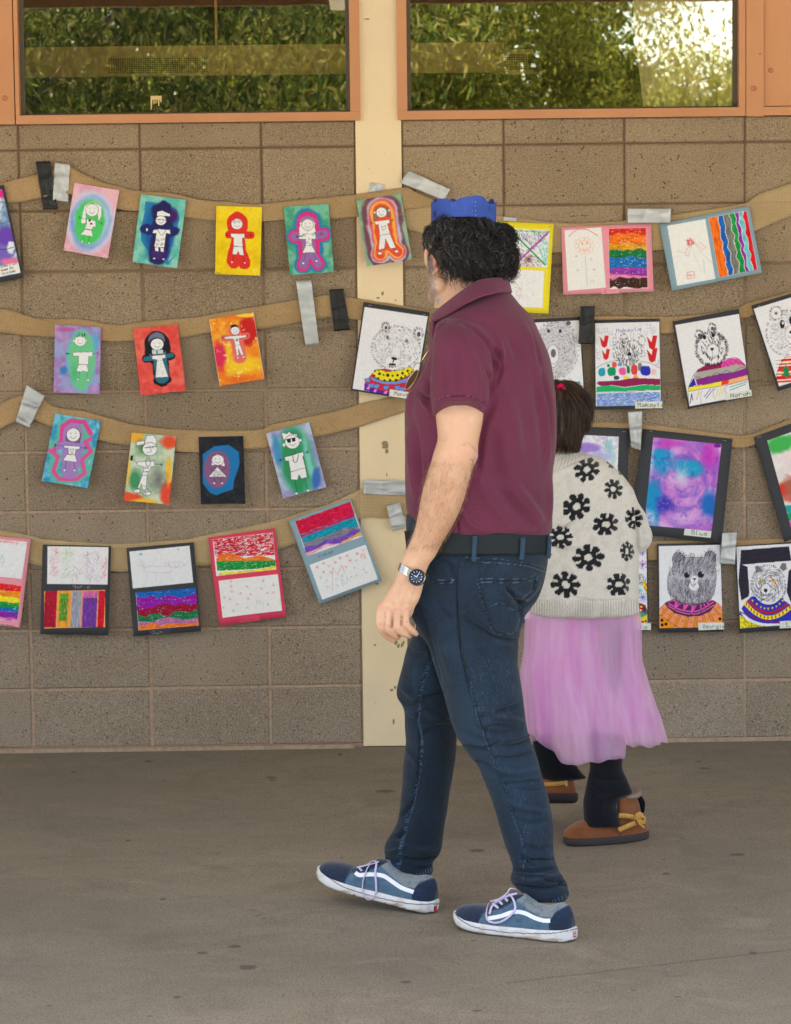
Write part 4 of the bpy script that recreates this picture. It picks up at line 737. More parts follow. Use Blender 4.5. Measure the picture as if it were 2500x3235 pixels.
# far-left elephant poster
p = Piece(Z3, [(-420, 300), (25, 206), (152, 790), (-300, 882)], M_MOUNT, 'dark-mounted purple and blue watercolour print cut off by the left photo edge')
c = p.sheet([(-385, 320), (15, 232), (134, 758), (-270, 850)]); c.wash((150, 180, 210), (90, 120, 180), 60); c.tint((230, 240, 245), 40, 3, .55, .7, .9); c.ell(20, 260, 60, 30, (220, 40, 140), .6, .8); c.ell(50, 530, 70, 60, (110, 70, 190), .5, .7); c.ell(30, 640, 60, 60, (120, 100, 200), .5, .8); c.ell(80, 690, 60, 25, (235, 120, 170), .5, .8); c.ell(70, 600, 22, 40, (225, 235, 245), .4, 1.2, .8); c.cur([(-60, 605), (20, 612), (95, 596)], K, 3); c.cur([(-40, 330), (10, 312), (34, 318)], K, 2.5)
c.poly([(-120, 740), (120, 692), (134, 756), (-106, 806)], (236, 236, 236)); an = -.2
c.txt('Elephants in Color', -2, 727, 13, (40, 40, 50), 1.5, an, .55, .12); c.txt('November 2024', 10, 748, 13, (40, 40, 50), 1.5, an, .55, .12) ; c.txt('Charlie Eatwell', 20, 769, 13, (40, 40, 50), 1.5, an, .5, .12); p.sub(c)
def rows(c, q, cols, ang, dens=.86, wob=6):
    """horizontal crayon bands filling quad q: cols = [(fraction, colour)]"""
    q = np.array(q, float); f = 0; r = np.random.default_rng(c.seed)
    def edge(t_): 
        n = 9; u = np.linspace(0, 1, n); a, b = q[0]*(1-t_)+q[3]*t_, q[1]*(1-t_)+q[2]*t_
        w_ = r.normal(size=n)*wob*(0 < t_ < 1); return [tuple(a*(1-x)+b*x+np.array([0, y])) for x, y in zip(u, w_)]
    e0 = edge(0)
    for fr_, col in cols:
        f += fr_; e1 = edge(min(f, 1)); c.crayon(e0+e1[::-1], col, ang, dens); e0 = e1
# m1 pink, left edge
p = Piece(Z7, [(-300, 348), (235, 393), (160, 1062), (-375, 1008)], M_PINK, 'pink mount with a rainbow crayon block, cut off by the left photo edge')
c = p.sheet([(-250, 372), (210, 415), (168, 695), (-282, 650)]); c.c[:] = np.array(PW)/255; c.txt('imaginaturesmixxy', -30, 412, 18, (226, 100, 120), 2.4, .09, .6, .2); c.hatch([(-20, 380), (200, 420), (196, 445), (-20, 420)], (226, 120, 140), .1, 30, 1.6, 12, .6)
c.hatch([(-20, 510), (50, 490), (50, 560), (-20, 590)], (130, 200, 180), 1.9, 26, 1.6, 30, .6); c.txt('occoud', 0, 668, 26, (220, 215, 225), 2, .07); c.cur([(30, 630), (90, 580), (130, 540)], (215, 215, 220), 1.6); p.sub(c)
c = p.sheet([(-285, 700), (170, 745), (140, 1018), (-310, 975)]); c.c[:] = np.array(PW)/255; rows(c, [(-285, 690), (170, 746), (138, 1018), (-310, 960)], [(.17, (226, 26, 30)), (.17, (248, 140, 16)), (.15, (250, 226, 30)), (.16, (20, 150, 70)), (.13, (20, 100, 190)), (.14, (140, 30, 160)), (.08, (220, 120, 200))], .11); p.sub(c)
c = p.sheet([(-5, 1005), (155, 1022), (150, 1060), (-8, 1043)], .0015, .0008); c.c[:] = np.array([238, 154, 172])/255; c.txt('sprresoo', -10, 1046, 20, (60, 40, 60), 1.8, .1); p.sub(c, 'pencil_caption')
# m2 dark Mario
p = Piece(Z7, [(327, 435), (847, 447), (830, 1122), (313, 1112)], M_MOUNT, 'charcoal mount with vertical bands of red, green, orange, grey and purple below a faint sketch')
c = p.sheet([(364, 447), (828, 455), (822, 738), (362, 733)]); c.c[:] = np.array([238, 236, 240])/255
for pl_, col, an, n_ in [([(385, 470), (445, 470), (440, 690), (375, 690)], (220, 60, 90), -1.0, 70), ([(465, 470), (545, 470), (540, 700), (460, 700)], (120, 190, 90), -.9, 80), ([(550, 470), (640, 470), (640, 690), (550, 690)], (190, 190, 205), -.8, 40), ([(640, 480), (750, 480), (760, 700), (650, 700)], (150, 110, 190), 1.1, 90), ([(770, 540), (810, 540), (815, 700), (770, 700)], (226, 70, 90), -1.2, 50)]: c.hatch(pl_, col, an, n_, 1.8, 30, .45, 5)
c.ln([(405, 480), (455, 500)], (210, 60, 90), 2.5); c.ln([(430, 470), (430, 512)], (210, 60, 90), 2.5); c.ln([(485, 500), (530, 495)], (150, 160, 60), 2.5); c.ln([(508, 475), (508, 520)], (150, 160, 60), 2.5)
c.ln([(550, 730), (565, 595), (605, 640), (655, 580), (690, 725)], (170, 140, 150), 2); c.ring(580, 660, 10, 12, (150, 140, 120), 2); c.ring(590, 685, 10, 10, (150, 140, 120), 2); c.ln([(600, 650), (640, 655)], (150, 140, 120), 2); c.ln([(650, 520), (690, 500)], (140, 90, 190), 2.5); c.ln([(665, 485), (672, 540)], (140, 90, 190), 2.5); p.sub(c)
c = p.sheet([(340, 787), (803, 778), (806, 1060), (343, 1070)]); c.wash((246, 168, 120), (240, 180, 70), 60)
for x0, x1, col, d_ in [(340, 440, (176, 18, 52), .95), (445, 540, (240, 160, 40), .7), (455, 525, (80, 150, 50), .75), (545, 625, (160, 164, 180), 1.1), (625, 750, (214, 110, 170), 1.0), (632, 745, (112, 60, 160), .95), (748, 806, (214, 20, 50), 1.1)]:
    y0 = 840 if col == (112, 60, 160) else 785 if col != (80, 150, 50) else 805; c.crayon([(x0+8, y0), (x1, y0), (x1-12, 1062 if col != (80, 150, 50) else 1010), (x0-4, 1062 if col != (80, 150, 50) else 1010)], col, 1.6, d_)
p.sub(c)
c = p.sheet([(520, 740), (715, 740), (715, 776), (520, 776)], .0012, .0008); c.c[:] = np.array([66, 68, 74])/255; c.txt('Mario', 560, 768, 24, (190, 194, 200), 1.8, -.03, 1.0); p.sub(c, 'pencil_caption'); p.staple(372, 450, 20, 1); p.staple(800, 462, 20, 2)
# m3 dark Jun
p = Piece(Z7, [(965, 462), (1476, 417), (1535, 1090), (1022, 1130)], M_MOUNT, 'charcoal mount with wavy blue, violet, crimson and green crayon bands below a faint sketch')
c = p.sheet([(987, 488), (1445, 443), (1474, 722), (1015, 768)]); c.c[:] = np.array([234, 236, 242])/255; g = (190, 176, 196)
c.ln([(1155, 600), (1205, 480), (1275, 595)], g, 1.6, .7); c.ring(1345, 588, 60, 22, g, 1.8); c.cur([(1130, 600), (1100, 620), (1110, 640), (1280, 648), (1310, 620), (1290, 600), (1130, 600)], (200, 150, 180), 1.8); c.cur([(1325, 575), (1345, 605), (1378, 575)], (190, 130, 170), 2)
for a in [(1040, 555, 1105, 610), (1060, 545, 1100, 600), (1085, 550, 1108, 600), (1045, 590, 1100, 612), (1260, 570, 1290, 590), (1280, 558, 1292, 588), (1400, 590, 1430, 570), (1400, 590, 1425, 598)]: c.ln([(a[0], a[1]), (a[2], a[3])], (190, 130, 150), 1.6)
c.ln([(1130, 655), (1105, 745)], g, 1.4); c.ln([(1180, 650), (1200, 735)], g, 1.4); c.ln([(1235, 650), (1230, 735)], g, 1.4); c.ln([(1280, 655), (1318, 725)], g, 1.4); c.ell(1074, 508, 14, 9, (150, 190, 220), .4); c.ell(1360, 472, 7, 10, (190, 205, 220), .4); p.sub(c)
c = p.sheet([(1037, 800), (1495, 763), (1520, 1047), (1060, 1085)]); c.c[:] = np.array(PW)/255; rows(c, [(1037, 798), (1495, 763), (1520, 1047), (1060, 1085)], [(.16, (16, 100, 190)), (.24, (150, 20, 170)), (.22, (150, 10, 50)), (.15, (10, 120, 70)), (.12, (180, 110, 170)), (.11, (240, 120, 40))], -.07, .88, 9); p.sub(c)
c = p.sheet([(1140, 1082), (1300, 1070), (1305, 1112), (1145, 1122)], .0012, .0008); c.c[:] = np.array([66, 68, 74])/255; c.txt('Jun', 1165, 1112, 24, (180, 184, 190), 1.8, -.07, 1.1); p.sub(c, 'pencil_caption')
# m4 coral
p = Piece(Z8, [(140, 478), (648, 407), (737, 1075), (228, 1147)], M_RED, 'coral pink mount with a red, orange and green scribbled field above tiny stars')
c = p.sheet([(175, 492), (632, 440), (660, 720), (203, 770)]); c.c[:] = np.array([240, 236, 240])/255
c.crayon([(178, 492), (632, 442), (648, 610), (195, 625)], (206, 22, 52), -.2, .62, 9); c.crayon([(200, 640), (230, 610), (300, 590), (420, 635), (530, 610), (650, 645), (655, 660), (205, 660)], (246, 120, 40), -.1, .85); c.crayon([(205, 655), (655, 650), (655, 690), (520, 715), (210, 730)], (20, 150, 60), -.1, .85); c.crayon([(215, 745), (520, 720), (655, 692), (658, 718), (230, 765)], (244, 222, 40), -.15, .9); p.sub(c)
c = p.sheet([(220, 805), (672, 755), (705, 1030), (252, 1085)]); c.c[:] = np.array([240, 238, 240])/255
def star(c, x, y, r, col, w_=1.8): 
    for a in (0, .8, 1.6, 2.4): c.ln([(x-r*math.cos(a), y-r*math.sin(a)), (x+r*math.cos(a), y+r*math.sin(a))], col, w_, .8)
for x, y in [(315, 810), (315, 845), (322, 885), (437, 848), (560, 805), (548, 865), (640, 838), (388, 900), (467, 908), (445, 940), (268, 932), (308, 942)]: star(c, x, y, 12, (226, 130, 150))
for x, y, col in [(590, 896, (240, 130, 80)), (637, 894, (240, 130, 80)), (363, 985, (240, 140, 100)), (258, 1005, (240, 150, 120)), (333, 1030, (110, 200, 150)), (442, 1008, (150, 210, 180)), (600, 985, (110, 190, 150))]: star(c, x, y, 12, col)
c.ln([(508, 1045), (508, 960), (530, 985), (555, 958), (568, 1040)], (170, 210, 190), 1.8); c.ring(525, 965, 14, 14, (200, 160, 120), 1.8); p.sub(c)
c = p.sheet([(380, 1085), (530, 1068), (535, 1105), (385, 1122)], .0012, .0008); c.c[:] = np.array([226, 72, 104])/255; c.txt('Gustavo', 392, 1112, 20, (110, 30, 60), 1.8, -.08, .8); p.sub(c, 'pencil_caption')
# m5 blue
p = Piece(Z8, [(753, 350), (1222, 180), (1465, 805), (990, 980)], M_BLUE, 'tilted grey-blue mount with crimson and teal crayon bands above red hearts, by the pilaster')
c = p.sheet([(802, 355), (1225, 203), (1318, 468), (893, 620)]); c.c[:] = np.array(PW)/255; rows(c, [(802, 355), (1225, 203), (1318, 468), (893, 620)], [(.38, (212, 14, 70)), (.28, (14, 150, 180)), (.12, (130, 130, 150)), (.1, (120, 80, 190)), (.09, (226, 170, 190))], -.35, .98, 10); c.crayon([(1150, 512), (1310, 430), (1312, 452), (1180, 512)], (222, 176, 60), -.4, .9); c.crayon([(840, 460), (1250, 290), (1250, 320), (850, 480)], (190, 40, 110), -.38, .7); p.sub(c)
c = p.sheet([(913, 685), (1340, 530), (1432, 792), (1010, 948)]); c.c[:] = np.array([238, 238, 242])/255; rd = (210, 70, 110)
for x, y in [(970, 702), (1020, 672), (1108, 665), (1145, 632), (1200, 615), (1275, 598), (1222, 650), (1020, 738)]: star(c, x, y, 13, rd)
for x, y in [(1062, 690), (1080, 740), (1190, 700), (1270, 650), (1322, 570)]: c.cur([(x, y+12), (x-12, y-6), (x, y-2), (x+12, y-8), (x, y+12)], rd, 1.8)
c.ln([(1088, 880), (1090, 700), (1125, 760), (1160, 688), (1205, 800)], (180, 120, 150), 2)
c.cur([(1302, 630), (1310, 602), (1330, 602), (1338, 635)], rd, 3); c.cur([(1310, 635), (1318, 612), (1330, 634)], rd, 2.4)
for x, y in [(1120, 795), (1160, 768), (1160, 800), (1190, 820), (1125, 840), (1165, 830)]: c.ring(x, y, 9, 9, (90, 170, 190), 2.2)
for x, y in [(995, 780), (1045, 800), (1050, 850), (1255, 705), (1325, 720), (1345, 740), (1230, 775), (1270, 765)]: star(c, x, y, 11, (150, 190, 205), 1.6)
p.sub(c); c = p.sheet([(965, 600), (1090, 560), (1100, 592), (975, 632)], .0011, .0008); c.c[:] = np.array([142, 172, 190])/255; c.txt('violet', 980, 628, 24, (30, 40, 60), 2.4, -.3, .85, .3); p.sub(c, 'pencil_caption')
# m6 yellow
p = Piece(ZA, [(-32, 262), (355, 280), (323, 783), (-64, 765)], M_YEL, 'yellow mount with a green and violet scribbled cross, behind the head of the man')
c = p.sheet([(-12, 298), (333, 315), (318, 525), (-27, 508)]); c.c[:] = np.array(PW)/255
for pl_, col, an, n_ in [([(60, 330), (200, 330), (180, 470), (60, 470)], (60, 70, 160), 1.2, 120), ([(150, 320), (320, 320), (240, 420)], (50, 60, 140), 1.1, 110), ([(260, 400), (325, 350), (318, 510), (300, 500)], (60, 190, 190), 1.4, 110), ([(170, 440), (270, 440), (270, 520), (130, 520)], (120, 60, 90), .6, 110), ([(60, 305), (330, 320), (330, 330), (60, 318)], (30, 150, 70), .1, 90), ([(20, 320), (110, 320), (110, 345), (20, 345)], (220, 70, 60), .5, 30), ([(120, 400), (180, 440), (130, 510), (60, 470)], (190, 70, 130), .9, 100)]: c.hatch(pl_, col, an, n_, 1.6, 16, .75, 7)
c.ln([(115, 318), (305, 508)], (30, 160, 80), 9, .9); c.ln([(310, 360), (200, 430)], (40, 170, 90), 4, .9); c.ln([(322, 330), (150, 495)], (170, 70, 180), 10, .9); c.ell(210, 480, 20, 16, (90, 40, 40), .8, .6, .5); p.sub(c)
c = p.sheet([(-32, 526), (302, 543), (290, 752), (-42, 736)]); c.c[:] = np.array([240, 240, 243])/255; c.hatch([(130, 560), (240, 560), (240, 700), (130, 700)], (200, 180, 205), .8, 60, 1.4, 16, .6); c.hatch([(140, 630), (180, 630), (180, 690), (130, 690)], (200, 150, 175), 1.0, 24, 1.6, 16, .6); p.sub(c); p.staple(334, 296, 12, 1)
# m7 pink rainbow
p = Piece(ZA, [(397, 297), (902, 277), (913, 658), (407, 677)], M_PINK, 'pink mount with a faint flower sketch left and a rainbow crayon block right')
c = p.sheet([(415, 315), (622, 298), (646, 637), (433, 655)]); c.c[:] = np.array([240, 238, 238])/255; o1 = (240, 180, 150)
c.cur([(440, 350), (480, 315), (540, 312), (600, 345)], (224, 120, 120), 4, .8)
for k in range(10):
    a = k*2*math.pi/10; c.ring(527+44*math.cos(a), 402+38*math.sin(a), 13, 12, o1, 1.8)
c.ring(527, 402, 34, 30, o1, 1.8); c.ell(515, 390, 5, 7, (240, 150, 100)); c.ell(540, 386, 5, 7, (240, 150, 100)); c.cur([(515, 415), (528, 428), (545, 412)], (236, 140, 120), 2.4); c.ln([(532, 460), (541, 620)], (150, 190, 215), 3, .8)
for x, y in [(482, 460), (562, 478), (487, 540), (580, 535)]: star(c, x, y, 8, (150, 185, 215), 1.5)
c.ring(570, 603, 10, 9, (160, 190, 215), 1.6); p.sub(c)
c = p.sheet([(662, 305), (874, 300), (880, 640), (666, 645)]); c.c[:] = np.array(PW)/255; rows(c, [(664, 305), (872, 302), (878, 640), (668, 642)], [(.10, (222, 40, 30)), (.16, (248, 118, 20)), (.1, (226, 160, 20)), (.13, (20, 120, 60)), (.17, (20, 110, 190)), (.12, (150, 50, 170)), (.05, (236, 130, 180)), (.16, (66, 38, 30))], 0, .86, 5); p.sub(c)
c = p.sheet([(620, 648), (720, 642), (722, 668), (622, 674)], .0014, .0008); c.c[:] = np.array([238, 154, 172])/255; c.txt('Z', 632, 664, 13, (170, 60, 80), 1.8, .1, 1.6); p.sub(c, 'pencil_caption')
# m8 blue, stripes
p = Piece(ZA, [(948, 283), (1452, 178), (1520, 553), (1016, 655)], M_BLUE, 'tilted blue mount with wavy vertical crayon stripes beside a faint red-haired figure')
c = p.sheet([(992, 290), (1205, 252), (1260, 588), (1045, 627)]); c.c[:] = np.array([240, 240, 242])/255
c.hatch([(1092, 365), (1125, 356), (1142, 378), (1125, 395), (1100, 398)], (214, 50, 60), .8, 60, 2, 12, .8); c.ring(1127, 380, 17, 14, (226, 150, 150), 1.8); c.ln([(1120, 398), (1102, 420), (1092, 455), (1108, 458), (1122, 410)], (226, 120, 130), 2); c.ln([(1145, 385), (1190, 420), (1210, 412), (1170, 380)], (226, 150, 150), 2); c.ln([(1150, 395), (1190, 450), (1245, 500)], (230, 170, 180), 2); c.ln([(1125, 405), (1155, 480), (1185, 550)], (196, 204, 220), 2); c.ln([(1195, 480), (1198, 555)], (170, 195, 220), 2.5); c.ln([(1045, 432), (1095, 442)], (226, 160, 160), 2)
c.poly([(1100, 552), (1142, 546), (1145, 580), (1104, 588)], None, 1, (220, 110, 110), 2.2); c.txt('Kent', 1106, 574, 12, (220, 100, 100), 1.8, -.1); p.sub(c)
c = p.sheet([(1225, 245), (1438, 205), (1495, 535), (1282, 580)]); c.c[:] = np.array(PW)/255; q = np.array([(1227, 246), (1438, 206), (1495, 535), (1283, 578)], float); f = 0; r = np.random.default_rng(5)
def vedge(t_, r=r):
    n = 12; a, b = q[0]*(1-t_)+q[1]*t_, q[3]*(1-t_)+q[2]*t_
    return [tuple(a*(1-x)+b*x+np.array([(6*math.sin(x*26+t_*9)+r.normal()*2)*(0 < t_ < 1), 0])) for x in np.linspace(0, 1, n)]
e0 = vedge(0)
for w_, col in [(.22, (244, 110, 20)), (.15, (20, 100, 190)), (.17, (120, 124, 118)), (.13, (20, 150, 70)), (.09, (150, 40, 170)), (.12, (110, 200, 215)), (.12, (220, 20, 40))]:
    f += w_; e1 = vedge(min(f, 1)); c.crayon(e0+e1[::-1], col, 1.4, 1.0); e0 = [(x+3, y) for x, y in e1]
p.sub(c)
# ================================================================= BEARS AND WATERCOLOURS ON THE RIGHT
INK = (44, 42, 54); BW_ = (234, 234, 242)
def fur(c, cx, cy, rx, ry, n, L, w_, col=INK, a=.6, seed=1, mode='rad', lo=0, rot=0):
    r = np.random.default_rng(seed)
    for _ in range(n):
        th = r.random()*6.283; q = math.sqrt(lo+(1-lo)*r.random()); x, y = cx+rx*q*math.cos(th), cy+ry*q*math.sin(th)
        an = {'rad': math.atan2(y-cy, x-cx), 'tan': math.atan2(y-cy, x-cx)+1.57, 'down': 1.57, 'side': 0.1}[mode]+r.normal()*.3+rot; l = L*r.uniform(.6, 1.3)
        c.ln([(x, y), (x+l*math.cos(an), y+l*math.sin(an))], col, w_, a)
def bearpiece(fz, m, sh, label, y=-.026, res=.0014, tilt=.012):
    p = Piece(fz, m, M_MOUNT, label, 'drawing', 'bear portraits on dark mounts', y=y, tilt=tilt, name='bear_drawing'); c = p.sheet(sh, res); c.c[:] = np.array(BW_)/255; return p, c
# Maven
p, c = bearpiece(ZB, [(420, 440), (1300, 575), (1120, 1752), (250, 1610)], [(432, 505), (1275, 632), (1090, 1728), (272, 1590)], 'bear with a yellow spotted collar, on dark card left of the man in maroon', tilt=.02)
pl_ = [(420, 1610), (440, 1500), (520, 1400), (600, 1335), (1000, 1285), (1080, 1340), (1150, 1450), (1120, 1720)]
c.poly(pl_, (206, 40, 66)); 
for x, y in [(470, 1480), (520, 1550), (610, 1440), (590, 1560), (720, 1580), (870, 1580), (990, 1480), (1060, 1420), (930, 1600), (1040, 1560)]: c.poly([(x-45, y-22), (x+40, y-30), (x+28, y+26), (x-28, y+24)], (110, 150, 226), 1, INK, 4)
c.poly([(420, 1610), (432, 1520), (560, 1590), (760, 1640), (760, 1690)], (90, 40, 170)); 
for x, y in [(480, 1580), (570, 1620), (710, 1640)]: c.poly([(x-26, y+14), (x, y-26), (x+30, y-16), (x+8, y+26)], (246, 130, 220))
c.poly([(500, 1430), (560, 1455), (700, 1500), (880, 1490), (1000, 1450), (1070, 1390), (1085, 1430), (1000, 1500), (860, 1530), (690, 1530), (540, 1480)], (110, 150, 226)); c.poly([(540, 1390), (590, 1335), (760, 1365), (900, 1330), (1000, 1285), (1060, 1310), (1080, 1370), (1010, 1420), (900, 1470), (770, 1495), (640, 1475), (560, 1430)], (240, 224, 30), 1, INK, 5)
for x, y, r in [(570, 1355, 14), (560, 1418, 15), (630, 1393, 19), (617, 1350, 10), (612, 1455, 16), (685, 1408, 13), (740, 1413, 22), (697, 1480, 15), (715, 1365, 10), (770, 1480, 18), (772, 1357, 8), (805, 1420, 15), (850, 1478, 18), (870, 1412, 17), (835, 1352, 11), (880, 1345, 10), (920, 1448, 17), (937, 1385, 18), (943, 1330, 12), (970, 1420, 13), (1005, 1355, 17), (998, 1308, 9), (1020, 1390, 10), (1058, 1370, 12)]: c.ell(x, y, r, r, (40, 36, 44), .15)
c.ell(845, 1060, 310, 290, BW_, .02); c.ell(820, 1230, 190, 115, BW_, .02); fur(c, 850, 1030, 300, 260, 520, 22, 3.2, (110, 106, 122), .75, 2, 'tan'); fur(c, 850, 1050, 318, 285, 240, 24, 3, (90, 86, 100), .8, 3, 'rad', .92); fur(c, 800, 1270, 200, 80, 90, 20, 3, (110, 106, 122), .7, 8, 'side')
c.ell(800, 1250, 105, 90, BW_, .03); c.poly([(780, 1150), (810, 1050), (860, 1030), (910, 1050), (905, 1150), (890, 1200), (790, 1190)], BW_, 1, (150, 148, 160), 3); c.ring(805, 1230, 105, 82, (140, 138, 150), 3)
c.ell(826, 1190, 40, 20, K, .1, rot=.2); c.ln([(825, 1195), (812, 1235)], K, 16); c.ell(798, 1268, 48, 15, K, .1, .6); c.hatch([(750, 1245), (848, 1245), (848, 1290), (750, 1290)], K, 1.57, 16, 6, 24, .9)
for x, y in [(737, 912), (992, 958)]: c.ell(x, y, 19, 23, K, .1); c.ell(x+5, y+4, 6, 8, WH); c.ring(x-5, y+5, 38, 42, (150, 148, 160), 2.5)
for x, y, s_ in [(712, 772, .9), (1150, 860, 1.2)]: fur(c, x, y, 46*s_, 62*s_, 90, 26, 3.2, (90, 86, 100), .8, 5, 'rad', .5); c.ell(x+4, y+8, 20*s_, 28*s_, (84, 70, 96), .2)
p.sub(c); p.label([(768, 1598), (1090, 1648), (1078, 1738), (756, 1690)], 'Maven', 826, 1676, 48, .08, 1.0, 6); p.staple(480, 480, 44, 8); p.staple(1205, 600, 44, 10)
# bear 2, partly hidden
p, c = bearpiece(ZCc, [(-40, 222), (368, 200), (395, 752), (-5, 775)], [(-22, 242), (357, 222), (388, 718), (8, 738)], 'bear with big rounded muzzle and teal-yellow zigzag collar, half hidden behind the man in maroon', tilt=.014)
c.ell(215, 405, 130, 180, (214, 214, 224), .06, .1, .6); fur(c, 215, 400, 128, 175, 520, 17, 1.6, (96, 92, 110), .7, 4, 'tan'); fur(c, 215, 400, 134, 180, 160, 12, 1.5, (80, 76, 94), .8, 6, 'rad', .9); c.ell(290, 240, 16, 14, (100, 96, 110), .4, .4); c.ell(165, 289, 9, 12, (70, 50, 56), .2); c.ell(238, 289, 9, 12, (70, 50, 56), .2)
c.ell(192, 445, 38, 72, BW_, .05); c.ring(192, 445, 38, 72, INK, 2); c.ell(195, 428, 16, 26, (110, 106, 110), .2); c.cur([(180, 490), (198, 496), (218, 480)], INK, 2)
c.poly([(100, 596), (340, 606), (380, 650), (386, 716), (60, 730)], (206, 70, 50)); c.hatch([(100, 650), (386, 650), (386, 716), (60, 730)], (160, 40, 40), .3, 60, 2, 14, .6); c.poly([(130, 598), (335, 604), (370, 636), (120, 640)], (244, 220, 40)); 
for i in range(7): x = 140+i*32; c.poly([(x, 606), (x+32, 606), (x+16, 638)], (70, 180, 190), 1, INK, 1.3)
c.ln([(290, 582), (380, 650)], INK, 1.6); c.poly([(360, 690), (388, 660), (388, 716)], (130, 200, 160)); p.sub(c)
# Makayla
p, c = bearpiece(ZCc, [(452, 222), (863, 212), (873, 775), (450, 783)], [(457, 241), (860, 231), (867, 752), (460, 760)], 'bear between red tulips over maroon, green and blue bands, right of the black tape', tilt=.012)
for x, y, s_ in [(515, 355, 1), (525, 435, .9), (815, 360, 1.15), (815, 440, 1.2)]:
    c.poly([(x-30*s_, y-34*s_), (x-4, y), (x+4, y-38*s_), (x+28*s_, y-36*s_), (x+16*s_, y+28*s_), (x, y+40*s_), (x-16*s_, y+30*s_)], (214, 36, 46))
bl_ = (110, 100, 190); r = np.random.default_rng(5)
for x, y in [(490, 290), (525, 285), (555, 300), (578, 320), (580, 345), (560, 368), (690, 320), (735, 295), (775, 300), (820, 290), (795, 262), (475, 415), (478, 450), (755, 405), (760, 435), (845, 485), (830, 275)]: c.ln([(x-10, y-16), (x-9, y)], bl_, 1.8); c.ln([(x+8, y-16), (x+8, y-2)], bl_, 1.8); c.cur([(x-12, y+6), (x, y+14), (x+12, y+4)], bl_, 1.8)
c.txt('Makayla', 592, 300, 22, (70, 60, 190), 2.6, -.1, .95)
c.cur([(455, 525), (500, 500), (580, 475), (640, 478)], INK, 2); c.cur([(740, 478), (800, 490), (862, 520)], INK, 2); fur(c, 660, 420, 75, 80, 220, 14, 2.4, INK, .85, 7, 'down'); fur(c, 660, 420, 88, 80, 110, 13, 1.5, INK, .7, 8, 'rad', .85)
for x, y in [(638, 335), (750, 350)]: fur(c, x, y, 20, 28, 60, 9, 1.4, INK, .7, 9, 'rad', .6)
c.ell(672, 432, 12, 11, K, .1); c.ell(637, 386, 6, 7, K); c.ell(703, 395, 6, 7, K); c.cur([(650, 465), (668, 470), (690, 455)], K, 2.2); c.ln([(672, 440), (670, 468)], K, 2)
for x, y, rx, ry, col in [(498, 545, 22, 26, (30, 160, 190)), (561, 542, 26, 28, (20, 150, 110)), (540, 505, 10, 9, (30, 140, 80)), (578, 500, 15, 17, (230, 90, 80)), (612, 498, 12, 12, (110, 150, 220)), (628, 542, 22, 24, (240, 90, 170)), (665, 530, 10, 24, (20, 130, 60)), (702, 532, 20, 32, (226, 70, 80)), (738, 512, 12, 26, (130, 130, 130)), (772, 538, 30, 30, (50, 50, 190)), (824, 546, 17, 18, (240, 200, 200)), (590, 582, 16, 13, (60, 70, 120)), (650, 583, 14, 12, (244, 214, 30)), (710, 576, 13, 13, (246, 170, 70))]: c.ell(x, y, rx, ry, col, .1, .3, sq=3)
c.cur([(465, 620), (480, 605), (600, 600), (700, 585), (860, 590)], INK, 2)
c.poly([(467, 620), (480, 604), (600, 600), (700, 583), (864, 588), (864, 628), (760, 624), (640, 640), (560, 628), (500, 636)], (150, 32, 90)); c.poly([(462, 640), (500, 632), (560, 630), (640, 644), (760, 626), (864, 630), (864, 655), (640, 665), (463, 670)], (30, 180, 110)); c.cur([(463, 672), (640, 668), (864, 656)], INK, 2)
c.crayon([(464, 680), (862, 668), (866, 750), (465, 758)], (110, 150, 226), .05, .66, 5); p.sub(c); p.label([(708, 733), (875, 728), (874, 771), (706, 775)], 'Makayla', 724, 764, 25, -.03, .88, 3)
# Norah
p, c = bearpiece(ZCc, [(943, 230), (1360, 150), (1435, 700), (1036, 777)], [(960, 252), (1360, 182), (1427, 690), (1045, 760)], 'small upright bear with bold black fur strokes above purple and yellow waves, tilted right', tilt=.014)
body = [(1040, 640), (1050, 620), (1075, 570), (1110, 520), (1180, 488), (1300, 460), (1350, 460), (1400, 500), (1412, 530), (1424, 690), (1048, 758)]
c.poly([(1098, 530), (1180, 490), (1250, 485), (1250, 520), (1090, 552)], (150, 24, 90)); c.poly([(1245, 482), (1300, 460), (1350, 460), (1400, 500), (1395, 515), (1250, 522)], (240, 70, 180)); c.poly([(1072, 572), (1095, 548), (1250, 520), (1340, 496), (1405, 512), (1405, 520), (1330, 560), (1240, 560), (1090, 595)], (176, 174, 166)); c.cur([(1260, 515), (1275, 485), (1290, 515), (1305, 478), (1322, 508), (1338, 470), (1355, 500), (1370, 478), (1390, 505)], INK, 2.2)
c.poly([(1085, 592), (1140, 580), (1240, 556), (1330, 545), (1408, 516), (1412, 562), (1330, 585), (1270, 600), (1180, 620), (1095, 628)], (140, 40, 150)); c.poly([(1045, 630), (1075, 580), (1090, 628), (1040, 640)], (50, 40, 180)); c.poly([(1038, 668), (1040, 640), (1180, 618), (1260, 600), (1255, 630), (1120, 650)], (246, 230, 60)); c.poly([(1250, 600), (1300, 590), (1290, 620), (1245, 628)], (240, 60, 40)); c.poly([(1295, 592), (1412, 562), (1414, 590), (1290, 625)], (248, 180, 130))
for l in [[(1060, 600), (1100, 575), (1130, 590), (1165, 570), (1185, 575), (1215, 550), (1250, 560), (1275, 535), (1320, 550), (1360, 520), (1406, 514)], [(1038, 640), (1120, 628), (1260, 600), (1412, 562)], [(1036, 668), (1130, 650), (1200, 640), (1290, 625), (1414, 592)], [(1038, 660), (1050, 615), (1090, 545), (1180, 488), (1300, 460), (1350, 460), (1412, 520)], [(1042, 750), (1036, 668)]]: c.cur(l, INK, 2.4, 1, 30)
